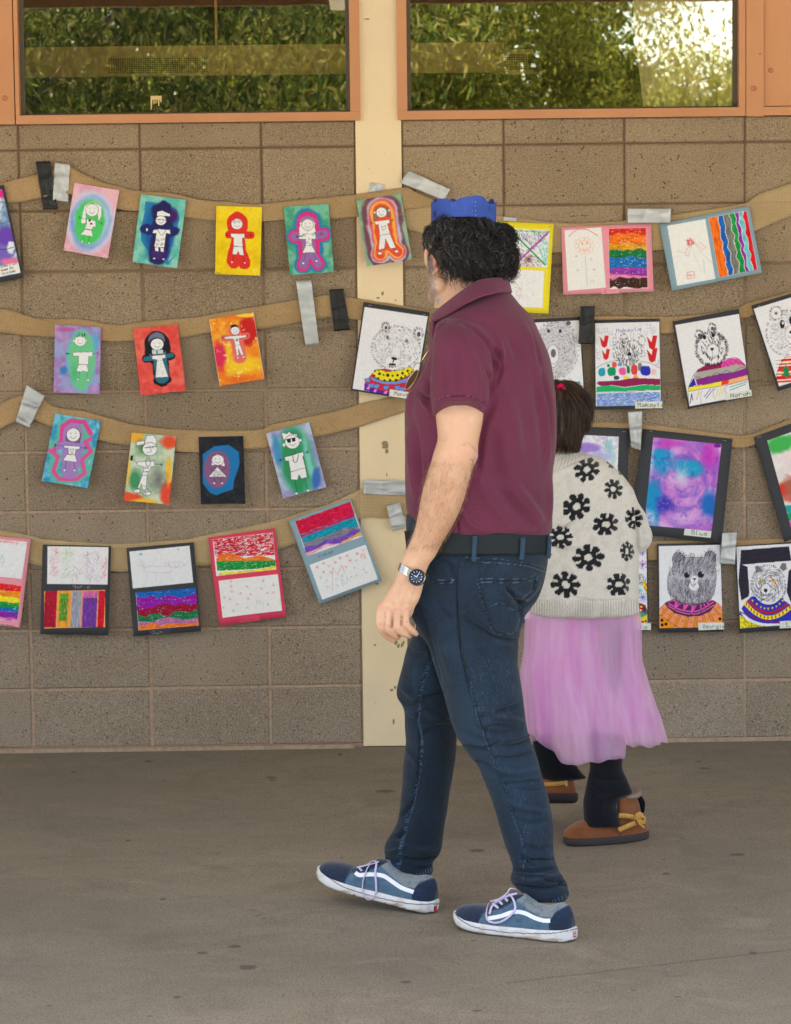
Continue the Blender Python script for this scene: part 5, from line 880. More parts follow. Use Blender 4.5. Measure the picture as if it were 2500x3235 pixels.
for l, col in [([(1090, 720), (1110, 660)], (240, 160, 90)), ([(1140, 700), (1180, 650)], (120, 110, 170)), ([(1150, 710), (1200, 650)], (120, 110, 170)), ([(1215, 700), (1225, 640)], (240, 220, 60)), ([(1230, 700), (1245, 640)], (240, 220, 60)), ([(1250, 690), (1262, 636)], (240, 220, 60)), ([(1300, 660), (1400, 620)], (60, 170, 140)), ([(1300, 640), (1410, 605)], (60, 170, 140)), ([(1050, 740), (1060, 680), (1065, 720)], (60, 30, 60))]: c.ln(l, col, 5, .7)
for l in [[(1120, 740), (1115, 690), (1130, 660)], [(1210, 720), (1195, 680), (1215, 640)], [(1290, 690), (1270, 660), (1285, 625)]]: c.cur(l, (90, 80, 110), 1.6)
c.ell(1185, 400, 92, 100, BW_, .03); fur(c, 1186, 400, 98, 104, 340, 12, 2.4, (46, 36, 60), .85, 10, 'rad', .72); fur(c, 1190, 380, 72, 85, 95, 20, 3.4, K, .9, 11, 'down', 0, -.3); c.ell(1195, 415, 38, 46, BW_, .05); c.ring(1195, 415, 38, 46, (90, 86, 100), 2)
c.ell(1190, 402, 11, 9, K, .1); c.cur([(1175, 448), (1192, 458), (1214, 442)], K, 2.4); c.ln([(1190, 404), (1194, 455)], K, 2); c.ell(1143, 328, 11, 14, K, .1); c.ell(1197, 315, 9, 13, K, .1)
for x, y in [(1108, 312), (1190, 270)]: fur(c, x, y, 22, 26, 90, 8, 1.8, K, .8, 12, 'rad', .5); c.ell(x+4, y+4, 11, 12, (90, 84, 96), .3)
p.sub(c); p.label([(1272, 682), (1432, 656), (1435, 695), (1274, 723)], 'Norah', 1306, 706, 25, -.15, .95, 3)
# rightmost bear
p, c = bearpiece(ZCc, [(1438, 130), (1850, 5), (2010, 540), (1597, 665)], [(1452, 150), (1835, 34), (1992, 520), (1605, 635)], 'pale bear in a striped jumper with a green fir tree, at the right edge', tilt=.016)
c.ell(1655, 300, 118, 135, BW_, .03); fur(c, 1655, 300, 112, 130, 380, 13, 1.6, (120, 118, 132), .7, 13, 'side'); fur(c, 1655, 300, 122, 138, 190, 11, 1.7, (70, 66, 84), .8, 14, 'rad', .92)
c.ell(1592, 178, 34, 38, BW_, .05); fur(c, 1592, 178, 36, 40, 110, 9, 1.6, (80, 76, 92), .8, 15, 'rad', .7); c.ell(1592, 178, 10, 10, (120, 110, 120), .2); c.ell(1630, 246, 15, 27, K, .1); c.ell(1634, 238, 6, 10, WH); c.ell(1688, 222, 15, 27, K, .1); c.ell(1692, 310, 46, 60, BW_, .04); c.ring(1692, 310, 46, 60, (120, 116, 130), 2); c.ell(1685, 296, 12, 9, K, .1); c.cur([(1665, 318), (1676, 332), (1690, 318), (1704, 330)], K, 2)
q = [(1586, 600), (1600, 530), (1620, 470), (1645, 452), (1760, 440), (1900, 560), (1800, 600), (1600, 612)]; c.poly(q, (226, 36, 40))
for y in (455, 478, 500, 540, 560, 590): c.ln([(1588, y+8), (1700, y), (1880, y-30)], (246, 240, 240), 8); 
for y in (485, 548): c.ln([(1588, y+8), (1700, y), (1880, y-30)], (244, 214, 50), 6)
for y in (466, 492, 508, 552, 574): c.ln([(1588, y+8), (1700, y), (1880, y-30)], K, 1.6)
c.poly([(1650, 500), (1620, 545), (1640, 545), (1618, 570), (1642, 570), (1650, 584), (1664, 572), (1682, 568), (1662, 545), (1676, 540)], (30, 140, 80)); c.cur([(1586, 600), (1600, 530), (1645, 452)], K, 2.4); p.sub(c); p.staple(1478, 136, 16, -4)
# watercolours row 3
def wcpiece(fz, m, sh, label, tilt=.014): 
    p = Piece(fz, m, M_MOUNT, label, 'painting', 'watercolours on dark mounts', y=-.024, tilt=tilt, name='mounted_watercolour'); return p, p.sheet(sh, .0015)
p, c = wcpiece(ZD, [(70, 150), (537, 166), (505, 900), (40, 880)], [(130, 208), (462, 224), (440, 800), (105, 790)], 'pale lilac and aqua watercolour on a dark mount, mostly behind the girl')
c.wash((236, 238, 246), (214, 214, 240), 40); c.ell(240, 300, 90, 36, (160, 130, 220), .4, .7, .9); c.ell(390, 290, 26, 50, (160, 214, 226), .3, .6, .9, sq=4); c.ell(330, 360, 90, 30, (186, 190, 236), .5, .8, .8); c.ell(420, 370, 20, 80, (180, 216, 226), .6, .9, .6); c.tint((190, 150, 215), 18, 4, .6, .75, .6); c.ln([(380, 224), (372, 300)], (130, 190, 200), 5, .6); p.sub(c); p.staple(490, 188, 22, 2)
p, c = wcpiece(ZD, [(632, 168), (1272, 240), (1187, 982), (547, 905)], [(707, 228), (1193, 278), (1118, 892), (640, 850)], 'swirling turquoise, violet and pink watercolour on a dark mount, right of the girl')
c.wash((216, 150, 226), (190, 110, 214), 110); cx, cy = 905, 520; th = np.arctan2(c.Y-cy, c.X-cx); rr = np.hypot(c.X-cx, (c.Y-cy)*.8)
sw = fbm(th*60+rr*.25, rr, 42, 3, 3); c.bl(np.clip((sw-.5)*4, 0, 1)*(rr > 60), (120, 90, 210), .75); c.bl(np.clip((.46-sw)*5, 0, 1), (232, 196, 240), .7)
c.ell(760, 400, 80, 90, (30, 160, 214), .6, .8, .9, .5); c.ell(960, 440, 120, 60, (30, 160, 210), .6, .8, .85); c.ell(700, 690, 60, 160, (30, 150, 210), .5, .7, .9); c.ell(1100, 700, 60, 100, (30, 110, 200), .6, .7, .9); c.ell(780, 700, 60, 60, (70, 60, 190), .7, .8, .8); c.ell(1100, 350, 60, 110, (206, 60, 200), .7, .9, .7); c.ell(830, 270, 110, 34, (206, 80, 206), .6, 1, .7); c.ell(1165, 288, 26, 14, (110, 20, 150), .5, .5, .9); c.ell(950, 800, 170, 40, (224, 180, 240), .9, 1, .5); c.ell(680, 800, 40, 60, (170, 205, 240), .6, .8, .8); c.ell(690, 400, 24, 120, (180, 200, 240), .6, .9, .6)
c.ell(905, 510, 48, 54, (206, 222, 246), 1.0, .7, .6); r = np.random.default_rng(9)
for _ in range(90): a = r.random()*6.28; q0, q1 = r.uniform(20, 90), r.uniform(95, 150); c.ln([(cx+q0*math.cos(a), cy+q0*math.sin(a)), (cx+q1*math.cos(a+.1), cy+q1*math.sin(a+.1))], (214, 222, 246), 1.8, .25)
for _ in range(60):
    a = r.random()*6.28; x, y = [(900, 730), (790, 700), (1010, 810), (800, 420)][r.integers(4)]; x += r.normal()*30; y += r.normal()*24; c.ln([(x, y), (x+24*math.cos(a), y+24*math.sin(a))], (220, 214, 246), 1.8, .5)
c.tint((90, 70, 200), 34, 7, .64, .74, .4); c.txt('Blue', 646, 856, 16, (90, 80, 120), 2, .1); p.sub(c); p.label([(928, 875), (1117, 893), (1110, 940), (920, 920)], 'Blue', 976, 913, 27, .1, 1.0, 3); p.staple(680, 184, 24, 3); p.staple(1206, 250, 24, 5)
p, c = wcpiece(ZD, [(1422, 228), (1880, 60), (2060, 820), (1632, 968)], [(1517, 252), (1860, 130), (2020, 760), (1682, 868)], 'green, white and red watercolour on a dark mount, cut off by the right photo edge')
c.wash((232, 222, 226), (240, 232, 232), 60); c.ell(1620, 270, 110, 60, (70, 184, 90), .4, .7, .95, -.3); c.ell(1700, 380, 100, 60, (236, 220, 224), .6, .5, .7); c.ell(1680, 580, 100, 70, (184, 100, 80), .5, .8, .95, -.2); c.ell(1620, 600, 26, 36, (226, 60, 40), .7, .8, .9); c.ell(1690, 660, 90, 26, (206, 110, 100), .6, .8, .8); c.ell(1690, 740, 60, 34, (40, 160, 170), .4, .6, .95); c.ell(1700, 790, 60, 30, (30, 160, 110), .4, .6, .9); c.ell(1700, 850, 60, 30, (226, 90, 190), .5, .6, .95); p.sub(c); p.staple(1445, 232, 30, -10)
# bottom row right
p, c = bearpiece(ZE, [(-230, 240), (295, 230), (306, 1078), (-215, 1088)], [(-212, 262), (284, 256), (290, 1000), (-205, 1050)], 'drawing with purple starbursts and a many-coloured jumper, mostly behind the girl', tilt=.01)
r = np.random.default_rng(4)
for x, y, s_, col in [(245, 320, 34, (90, 70, 200)), (248, 440, 46, (150, 50, 170)), (215, 690, 36, (60, 190, 210)), (245, 755, 50, (80, 80, 200))]:
    for k in range(14): a = k*.45+r.normal()*.1; c.ln([(x, y), (x+s_*math.cos(a), y+s_*math.sin(a))], col, 4)
fur(c, 230, 570, 50, 50, 90, 22, 2.4, (90, 86, 100), .7, 3, 'down'); c.poly([(240, 620), (270, 590), (292, 650), (292, 740)], (240, 220, 50), 1, INK, 3); c.ln([(250, 610), (290, 640), (262, 660), (292, 700)], (220, 50, 40), 7); c.poly([(120, 860), (210, 810), (270, 830), (292, 900), (288, 1000), (120, 1020)], (244, 216, 40))
c.poly([(150, 840), (215, 810), (270, 830), (288, 880), (240, 910), (160, 930)], (150, 30, 50), 1, INK, 3); c.poly([(210, 910), (290, 880), (290, 915), (215, 960)], (60, 170, 120), 1, INK, 3)
for x, y, col in [(232, 845, (244, 220, 60)), (262, 862, (60, 40, 60)), (228, 880, (244, 220, 60)), (230, 940, (60, 190, 200)), (245, 990, (200, 40, 60)), (275, 985, (130, 40, 130)), (268, 900, (50, 60, 200))]: c.ell(x, y, 12, 11, col, .2); c.ring(x, y, 12, 11, INK, 2)
p.sub(c); p.label([(60, 1004), (325, 1004), (322, 1068), (60, 1072)], 'Jane', 148, 1058, 36, 0, .95, 4)
# Georgia
p, c = bearpiece(ZE, [(385, 240), (1005, 232), (1022, 1085), (400, 1096)], [(405, 262), (1000, 248), (1018, 1042), (408, 1052)], 'grey round-headed bear with a pink triangle collar on an orange jumper, on the lowest row', tilt=.012)
c.poly([(408, 860), (470, 800), (560, 770), (880, 765), (980, 810), (1014, 850), (1018, 1042), (408, 1052)], (246, 150, 104)); c.poly([(408, 925), (470, 960), (560, 1040), (560, 1052), (408, 1052)], (244, 150, 20)); c.poly([(930, 1000), (1016, 900), (1018, 1000)], (244, 150, 20))
for x0, y0, x1, y1 in [(480, 862, 420, 930), (540, 900, 485, 980), (600, 930, 558, 1030), (680, 945, 652, 1050), (765, 945, 745, 1050), (830, 925, 850, 1030), (885, 900, 920, 980), (930, 850, 985, 925)]: c.poly([(x0-9, y0), (x0+12, y0+4), (x1+16, y1), (x1-12, y1-2)], (232, 150, 20), 1, (110, 60, 30), 3)
c.poly([(460, 812), (530, 785), (700, 830), (880, 800), (930, 780), (962, 806), (900, 890), (800, 935), (680, 942), (560, 910), (480, 850)], (96, 30, 110)); c.cur([(500, 815), (600, 870), (700, 890), (800, 880), (930, 800)], (236, 100, 190), 12); c.cur([(490, 835), (600, 895), (700, 915), (800, 905), (935, 830)], (246, 150, 120), 7)
for t3 in [[(560, 780), (630, 810), (545, 880)], [(640, 820), (700, 820), (632, 908)], [(715, 824), (780, 826), (712, 925)], [(795, 822), (820, 818), (810, 910)], [(828, 820), (848, 812), (866, 882)], [(855, 800), (882, 792), (895, 860)], [(465, 812), (545, 768), (540, 790)]]: c.poly(t3, (242, 90, 190), 1, INK, 3)
for x, y in [(442, 868), (498, 914), (556, 952), (636, 982), (718, 992), (802, 990), (878, 960), (935, 918), (980, 850)]: c.ring(x, y, 9, 9, (180, 40, 80), 3)
for x, y in [(430, 975), (432, 1020), (470, 1012), (992, 962)]: c.ell(x, y, 15, 15, (40, 20, 20), .2)
c.cur([(408, 870), (470, 805), (560, 770)], INK, 3.5); c.cur([(410, 925), (520, 1000), (600, 1050)], INK, 3)
hd = [(485, 640), (495, 540), (545, 450), (640, 380), (760, 370), (880, 385), (945, 460), (960, 560), (940, 700), (900, 770), (820, 812), (700, 818), (590, 790), (500, 720)]
c.poly(hd, (190, 188, 200)); c.hatch(hd, (84, 80, 96), lambda x, y: 1.57+(x-720)*.0012 if y > 560 else -1.57+(x-500)*.0016, 900, 3, 50, .55, 2)
c.ln(curve(hd+[hd[0]], 60), INK, 4)
for e_ in [[(545, 455), (535, 380), (560, 330), (610, 325), (650, 370), (640, 400)], [(845, 378), (865, 325), (910, 308), (945, 340), (955, 400), (945, 450)]]: c.poly(e_, (176, 174, 188), 1); c.hatch(e_, (70, 66, 84), -1.2, 70, 3, 40, .7, 3); c.ln(curve(e_, 30), INK, 4.5); 
c.ell(675, 541, 28, 28, K, .06); c.ell(810, 536, 31, 31, K, .06); c.ell(690, 526, 6, 5, WH); c.ell(828, 520, 7, 6, WH); c.ell(742, 645, 48, 44, BW_, .04); c.ell(748, 585, 36, 40, BW_, .04); c.poly([(728, 572), (768, 572), (748, 592)], K); c.cur([(714, 612), (722, 638), (740, 630), (756, 638), (762, 612)], K, 3.4); c.ln([(748, 590), (742, 630)], K, 3); c.cur([(728, 640), (738, 656), (748, 640)], K, 3)
p.sub(c); p.label([(785, 1000), (1030, 995), (1030, 1062), (783, 1073)], 'Georgia', 830, 1052, 34, -.02, .82, 4)
# Le...
p, c = bearpiece(ZE, [(1138, 262), (1790, 215), (1850, 1060), (1178, 1096)], [(1155, 268), (1770, 232), (1830, 1010), (1185, 1052)], 'scarred bear framed in black marker above a blue and yellow jumper, lowest row', tilt=.012)
bk = (44, 40, 58)
for pl_, an in [([(1200, 300), (1665, 262), (1690, 400), (1400, 425), (1190, 440)], -.08), ([(1188, 430), (1262, 460), (1280, 700), (1270, 745), (1200, 785), (1172, 600)], 1.5), ([(1660, 500), (1760, 420), (1790, 820), (1690, 830), (1640, 700)], 1.5)]: c.crayon(pl_, bk, an, 1.15, 8)
c.poly([(1175, 1050), (1180, 890), (1240, 800), (1300, 745), (1560, 745), (1680, 830), (1800, 900), (1830, 1012)], (50, 50, 190)); c.poly([(1178, 1050), (1180, 920), (1300, 990), (1500, 1030), (1560, 1040)], (246, 228, 40)); c.hatch([(1178, 1050), (1180, 920), (1300, 990), (1560, 1040)], INK, .9, 90, 2.5, 26, .8, 1)
c.cur([(1180, 860), (1260, 960), (1400, 1015), (1560, 1020)], (238, 238, 244), 26)
for i in range(26): u = i/25; x = 1190+u*370; y = 895+100*math.sin(u*1.5); c.ell(x, y, 6, 10, (130, 30, 60), .2)
c.cur([(1240, 815), (1330, 900), (1440, 950), (1560, 930), (1680, 850)], (246, 224, 40), 38, 1, 26); c.cur([(1270, 790), (1360, 870), (1460, 905), (1560, 880), (1640, 820)], (180, 30, 50), 26, 1, 26); c.cur([(1300, 760), (1380, 830), (1460, 850), (1540, 830), (1600, 770)], (50, 50, 190), 22, 1, 26)
for i in range(14): u = i/13; q_ = curve([(1250, 820), (1330, 900), (1440, 950), (1560, 930), (1670, 850)], 14)[i]; c.poly([(q_[0], q_[1]-17), (q_[0]+7, q_[1]), (q_[0], q_[1]+17), (q_[0]-7, q_[1])], (190, 30, 50), 1, INK, 2)
for q_ in curve([(1310, 790), (1390, 850), (1460, 868), (1540, 845), (1600, 790)], 9): c.poly([(q_[0]-12, q_[1]-12), (q_[0]+12, q_[1]-12), (q_[0], q_[1]+14)], (246, 224, 40), 1, INK, 2)
c.ell(1465, 640, 155, 185, BW_, .03); c.hatch([(1320, 560), (1400, 480), (1560, 480), (1620, 600), (1560, 780), (1400, 800), (1310, 700)], INK, lambda x, y: math.atan2(y-640, x-1465)+1.4, 330, 2.8, 34, .7, 4); fur(c, 1465, 640, 160, 190, 170, 18, 2.6, INK, .8, 5, 'rad', .93)
for e_ in [[(1345, 520), (1338, 460), (1365, 450), (1395, 480), (1392, 505)], [(1575, 470), (1600, 425), (1635, 430), (1640, 480), (1610, 500)]]: c.poly(e_, (120, 116, 132), 1, INK, 3)
c.ell(1392, 600, 14, 26, (226, 210, 60), .1, rot=-.2); c.ring(1392, 600, 14, 26, INK, 3); c.ell(1392, 600, 4, 18, K); c.ell(1520, 606, 26, 12, (240, 214, 40), .1, rot=-.8); c.ln([(1482, 548), (1560, 655)], (190, 40, 50), 9); c.ln([(1505, 625), (1535, 588)], (240, 214, 40), 6)
c.ell(1440, 680, 48, 60, BW_, .04); c.ring(1440, 680, 48, 60, INK, 3); c.ell(1437, 688, 18, 18, K, .1); c.cur([(1412, 722), (1440, 732), (1470, 716)], K, 4); c.ln([(1438, 700), (1440, 730)], K, 3); c.cur([(1365, 690), (1400, 640), (1440, 620)], K, 5); c.cur([(1470, 630), (1500, 660), (1540, 690)], K, 5)
p.sub(c); p.label([(1572, 985), (1815, 970), (1812, 1038), (1570, 1055)], 'Leo', 1638, 1036, 38, -.04, 1.3, 4.5)
# two mostly hidden behind the man
def plain_bear(c, cx, cy, R_, col, seed):
    for sx in (-1, 1): c.ell(cx+sx*R_*.7, cy-R_*.85, R_*.32, R_*.36, (190, 188, 198), .1); c.ring(cx+sx*R_*.7, cy-R_*.85, R_*.32, R_*.36, INK, .8)
    c.poly([(cx-R_*1.35, cy+R_*1.9), (cx-R_*1.1, cy+R_*1.1), (cx, cy+R_*.8), (cx+R_*1.1, cy+R_*1.1), (cx+R_*1.35, cy+R_*1.9)], col, 1, INK, .8)
    c.ell(cx, cy, R_, R_*1.05, (214, 212, 220), .04); fur(c, cx, cy, R_, R_, 260, 5, .8, (90, 86, 100), .7, seed, 'tan'); c.ring(cx, cy, R_, R_*1.05, INK, .8); c.ell(cx, cy+R_*.35, R_*.36, R_*.34, BW_, .06)
    for sx in (-1, 1): c.ell(cx+sx*R_*.35, cy-R_*.15, 3, 3.4, K, .2)
    c.ell(cx, cy+R_*.22, 3.4, 2.6, K, .2); c.cur([(cx-6, cy+R_*.45), (cx, cy+R_*.52), (cx+6, cy+R_*.45)], K, .9)
p, c = bearpiece(DD, [(880, 1162), (1012, 1160), (1018, 1302), (885, 1303)], [(886, 1168), (1006, 1166), (1012, 1292), (890, 1294)], 'dark-mounted bear drawing whose corner shows beside the hand with the wristwatch', tilt=.008); plain_bear(c, 948, 1216, 34, (70, 120, 200), 3); p.sub(c)
p, c = bearpiece(DD, [(1020, 1160), (1145, 1160), (1150, 1328), (1024, 1330)], [(1026, 1166), (1139, 1166), (1144, 1319), (1030, 1322)], 'dark-mounted bear drawing whose bottom edge shows between the jeans and the pink skirt', tilt=.008); plain_bear(c, 1084, 1234, 36, (220, 70, 100), 5); p.sub(c)
# ================================================================= PEOPLE: tools
def proj(P):
    v = np.asarray(P)-CAM; z = v@BF; return 1250+FPX*(v@BR)/z, 1617.5-FPX*(v@BU)/z
def loft(fz, rows, m=40, ns=44, p=2.0, tilt=0, level=False):
    """rows: y, xl, xr, Yc, ry, skew  (picture rows -> closed tapering solid)"""
    R_ = np.array([list(r)+[0]*(6-len(r)) for r in rows], float); R_ = curve(R_, m); th = np.linspace(0, 2*math.pi, ns, endpoint=False)
    co, si = np.cos(th), np.sin(th); sg = lambda a: np.sign(a)*np.abs(a)**(2/p); V = []
    for y, xl, xr, Yc, ry, sk in R_:
        x = (xl+xr)/2+(xr-xl)/2*sg(co); Yv = Yc+ry*(sg(si)+sk*sg(co)); px, py = fz(x, np.full(ns, y)); q_ = at(px, py, Yv)
        if level: q_[:, 2] = at(*fz((xl+xr)/2, y), Yc)[2]
        V.append(q_)
    V = np.array(V)
    if callable(tilt): V = tilt(V)
    c0, c1 = V[0].mean(0), V[-1].mean(0); n = len(V); F = [(i*ns+j, i*ns+(j+1) % ns, (i+1)*ns+(j+1) % ns, (i+1)*ns+j) for i in range(n-1) for j in range(ns)]
    V = np.vstack([V.reshape(-1, 3), c0, c1]); a, b = n*ns, n*ns+1
    F += [(a, (j+1) % ns, j) for j in range(ns)]+[(b, (n-1)*ns+j, (n-1)*ns+(j+1) % ns) for j in range(ns)]
    return V, F
def ellipsoid(c, r, R3=None, nu=32, nv=20, p=2.):
    V = []; F = []; sg = lambda a: math.copysign(abs(a)**(2/p), a)
    for j in range(1, nv):
        ph = math.pi*j/nv
        for i in range(nu):
            t_ = 2*math.pi*i/nu; v = np.array([r[0]*sg(math.sin(ph))*sg(math.cos(t_)), r[1]*sg(math.sin(ph))*sg(math.sin(t_)), r[2]*sg(math.cos(ph))]); V.append(v)
    V += [np.array([0, 0, r[2]]), np.array([0, 0, -r[2]])]; V = np.array(V)
    if R3 is not None: V = V@np.array(R3).T
    V = V+np.array(c)
    F = [(j*nu+i, (j+1)*nu+i, (j+1)*nu+(i+1) % nu, j*nu+(i+1) % nu) for j in range(nv-2) for i in range(nu)]
    a = (nv-1)*nu; F += [(a, i, (i+1) % nu) for i in range(nu)]+[(a+1, (nv-2)*nu+(i+1) % nu, (nv-2)*nu+i) for i in range(nu)]
    return V, F
def chain(pts, rs, n=None, k=16):
    """round-ended tapering limb through pts"""
    pts = np.array(pts, float); n = n or len(pts)*6; C_ = curve(pts, n); r = np.interp(np.linspace(0, 1, n), np.linspace(0, 1, len(rs)), rs)
    t0 = C_[0]-C_[1]; t0 /= np.linalg.norm(t0); t1 = C_[-1]-C_[-2]; t1 /= np.linalg.norm(t1)
    a = [(C_[0]+t0*r[0]*math.sin(q), r[0]*math.cos(q)) for q in (1.45, 1.1, .7, .35)]; b = [(C_[-1]+t1*r[-1]*math.sin(q), r[-1]*math.cos(q)) for q in (.35, .7, 1.1, 1.45)]
    P = [x[0] for x in a]+list(C_)+[x[0] for x in b]; R_ = [x[1] for x in a]+list(r)+[x[1] for x in b]
    return tubeVF(P, R_, k)
def fuse(parts, voxel, smooth=6, fac=.5):
    V = []; F = []
    for v, f in parts:
        b = len(V); V += [tuple(x) for x in v]; F += [tuple(int(i)+b for i in q) for q in f]
    me = bpy.data.meshes.new('tmp'); me.from_pydata(V, [], F); me.update(); o = bpy.data.objects.new('tmp', me); COL.objects.link(o)
    md = o.modifiers.new('r', 'REMESH'); md.mode = 'VOXEL'; md.voxel_size = voxel; md.adaptivity = 0
    if smooth: s_ = o.modifiers.new('s', 'SMOOTH'); s_.factor = fac; s_.iterations = smooth
    dg = bpy.context.evaluated_depsgraph_get(); e = o.evaluated_get(dg); m = e.to_mesh()
    Vn = np.empty(len(m.vertices)*3); m.vertices.foreach_get('co', Vn); Vn = Vn.reshape(-1, 3)
    m.calc_loop_triangles(); quads = all(len(p_.vertices) == 4 for p_ in m.polygons)
    if quads: Fn = np.empty(len(m.polygons)*4, np.int32); m.polygons.foreach_get('vertices', Fn); Fn = Fn.reshape(-1, 4)
    else: Fn = np.empty(len(m.loop_triangles)*3, np.int32); m.loop_triangles.foreach_get('vertices', Fn); Fn = Fn.reshape(-1, 3)
    e.to_mesh_clear(); bpy.data.objects.remove(o); bpy.data.meshes.remove(me); return Vn, Fn
def normals(V, F):
    n = np.zeros_like(V); a, b, c_ = V[F[:, 0]], V[F[:, 1]], V[F[:, 2]]; fn = np.cross(b-a, c_-a)
    if F.shape[1] == 4: fn = np.cross(V[F[:, 2]]-V[F[:, 0]], V[F[:, 3]]-V[F[:, 1]])
    for k in range(F.shape[1]): np.add.at(n, F[:, k], fn)
    return n/(np.linalg.norm(n, axis=1)[:, None]+1e-12)
class Skin(Cv):
    """a sculpted surface that can be creased and painted in the picture frame on its camera side"""
    def __init__(s, V, F, fz_inv, base, seed=11):
        s.V, s.F = np.array(V), F; s.N = normals(s.V, F); s.ox, s.oy, s.s_ = fz_inv; s.seed = seed; s.scale = 3000; s.reproj(); s.base = np.array(base, float)/255; s.c = np.ones((len(s.V), 3))*s.base
        tc = CAM-s.V; tc /= np.linalg.norm(tc, axis=1)[:, None]; s.face = np.clip((s.N*tc).sum(1)*4, 0, 1)
    def frame(s, ox, oy, s_): s.ox, s.oy, s.s_ = ox, oy, s_; s.reproj(); return s
    def reproj(s): px, py = proj(s.V); s.X, s.Y = (px-s.ox)*s.s_, (py-s.oy)*s.s_
    amp = 1.6
    def crease(s, pts, w_, d, n=16, side=0, fade=True):
        d = d*s.amp; w_ = max(w_, 5)
        """pressed (d<0) or raised (d>0) line; metres"""
        P = curve(np.array(pts, float), n); dd = np.full(len(s.X), 1e9); tt = np.zeros(len(s.X)); m = (s.X > P[:, 0].min()-w_*4) & (s.X < P[:, 0].max()+w_*4) & (s.Y > P[:, 1].min()-w_*4) & (s.Y < P[:, 1].max()+w_*4) & (s.face > 0)
        X_, Y_ = s.X[m], s.Y[m]; d_ = np.full(len(X_), 1e9); t_ = np.zeros(len(X_)); k = len(P)-1; sg = np.zeros(len(X_))
        for i, (a, b) in enumerate(zip(P[:-1], P[1:])):
            ab = b-a; L = ab@ab+1e-9; q = np.clip(((X_-a[0])*ab[0]+(Y_-a[1])*ab[1])/L, 0, 1); e = np.hypot(X_-a[0]-q*ab[0], Y_-a[1]-q*ab[1]); u = e < d_; d_ = np.where(u, e, d_); t_ = np.where(u, (i+q)/k, t_); sg = np.where(u, ab[0]*(Y_-a[1])-ab[1]*(X_-a[0]), sg)
        g = np.exp(-(d_/w_)**2)*(np.sin(np.pi*np.clip(t_, 0.02, .98))**.6 if fade else 1)
        if side: g = g+side*np.sign(sg)*np.exp(-((d_-w_*1.2)/w_)**2)*.6*(np.sin(np.pi*np.clip(t_, 0.02, .98))**.6 if fade else 1)
        s.V[m] += s.N[m]*(g*d*s.face[m])[:, None]; return s
    def lump(s, sc3, amp, seed=1, o=2):
        v = s.V/sc3; f = (fbm(v[:, 0]*10, v[:, 2]*10, 10, seed, o)+fbm(v[:, 1]*10, v[:, 2]*10+50, 10, seed+3, o))/2-.5; s.V += s.N*(f*amp*2)[:, None]; return s
    def build(s, name, mat, par, sm=0):
        c = s.c*s.face[:, None]+s.base*(1-s.face[:, None]); c = np.where(s.face[:, None] > .25, s.c, c)
        return mk(name, s.V, s.F, mat, par, True, lin(np.clip(c, 0, 1)))
def cloth(name, rough=.85, sc_=420, st=.35, dist=.0012, sheen=.2, wave=None):
    t = NT(name); h = t.noise(sc_, 2, .7); b_ = t.attr(); c = t.mix(t.ramp(h, (.3, .18), (.7, 0.)), b_, (0, 0, 0)) ; c = t.mix(t.ramp(t.noise(900, 1), (.55, 0), (.75, .10)), c, t.mix(.5, b_, (1, 1, 1)) if name != 'black_jersey' else b_)
    t.bump(h, st, dist); return t.fin(c, rough, .2, 0, sheen)
M_PIQUE = cloth('maroon_pique', sheen=.12, sc_=700, dist=.0008); 
t = NT('denim'); b_ = t.attr(); h = t.noise(1.0, 2, .7, vec=t.map((900, 900, 90))); h2 = t.noise(420, 2, .7)
c = t.mix(t.ramp(h, (.45, 0.), (.75, .22)), b_, rgb(84, 104, 122)); c = t.mix(t.ramp(h2, (.25, .45), (.5, 0.)), c, (0, 0, .002)); t.bump(t.math('ADD', h, h2), .4, .0012); M_DENIM = t.fin(c, .85, .2, 0, .1)
t = NT('skin'); b_ = t.attr(); c = t.mix(t.ramp(t.noise(70, 4, .7), (.35, .0), (.7, .35)), b_, rgb(200, 156, 132)); t.bump(t.noise(260, 3, .7), .3, .0008)
t.b.inputs['Subsurface Weight'].default_value = .12; t.b.inputs['Subsurface Radius'].default_value = (.01, .004, .002); M_SKIN = t.fin(c, .5, .35)
M_KNIT = cloth('cream_knit', .95, 260, .6, .002, .3); M_SUEDE = cloth('suede', .95, 500, .4, .001, .3)
t = NT('rubber'); t.bump(t.noise(200, 2), .2, .0006); M_RUB = t.fin(t.attr(), .55, .4)
t = NT('hair'); M_HAIRC = t.fin(t.attr(), .42, .45)
def strandmesh(S, rad, cols, name, par, k=3):
    """S: (n, m, 3) strand points"""
    n, m, _ = S.shape; T = np.gradient(S, axis=1); T /= np.linalg.norm(T, axis=2)[..., None]+1e-9; up = np.array([.31, .2, .93]); N = np.cross(T, up); N /= np.linalg.norm(N, axis=2)[..., None]+1e-9; B = np.cross(T, N)
    r = rad*np.linspace(1, .35, m)[None, :, None]; V = np.stack([S+r*(math.cos(a)*N+math.sin(a)*B) for a in [2*math.pi*j/k for j in range(k)]], 2).reshape(-1, 3)
    i = np.arange(n)[:, None, None]*m*k; a = np.arange(m-1)[None, :, None]*k; j = np.arange(k)[None, None, :]; j2 = (j+1) % k
    F = np.stack([i+a+j, i+a+j2, i+a+k+j2, i+a+k+j], -1).reshape(-1, 4); return mk(name, V, F.astype(np.int32), M_HAIRC, par, True, np.repeat(cols, m*k, 0))
TF = fr(1200, 1000, 2.59692); JF = fr(1150, 1550, 2.59692); HF = fr(1250, 580, 3.376); LF = fr(1150, 2050, 2.25067); SF = fr(980, 2680, 1.83478)
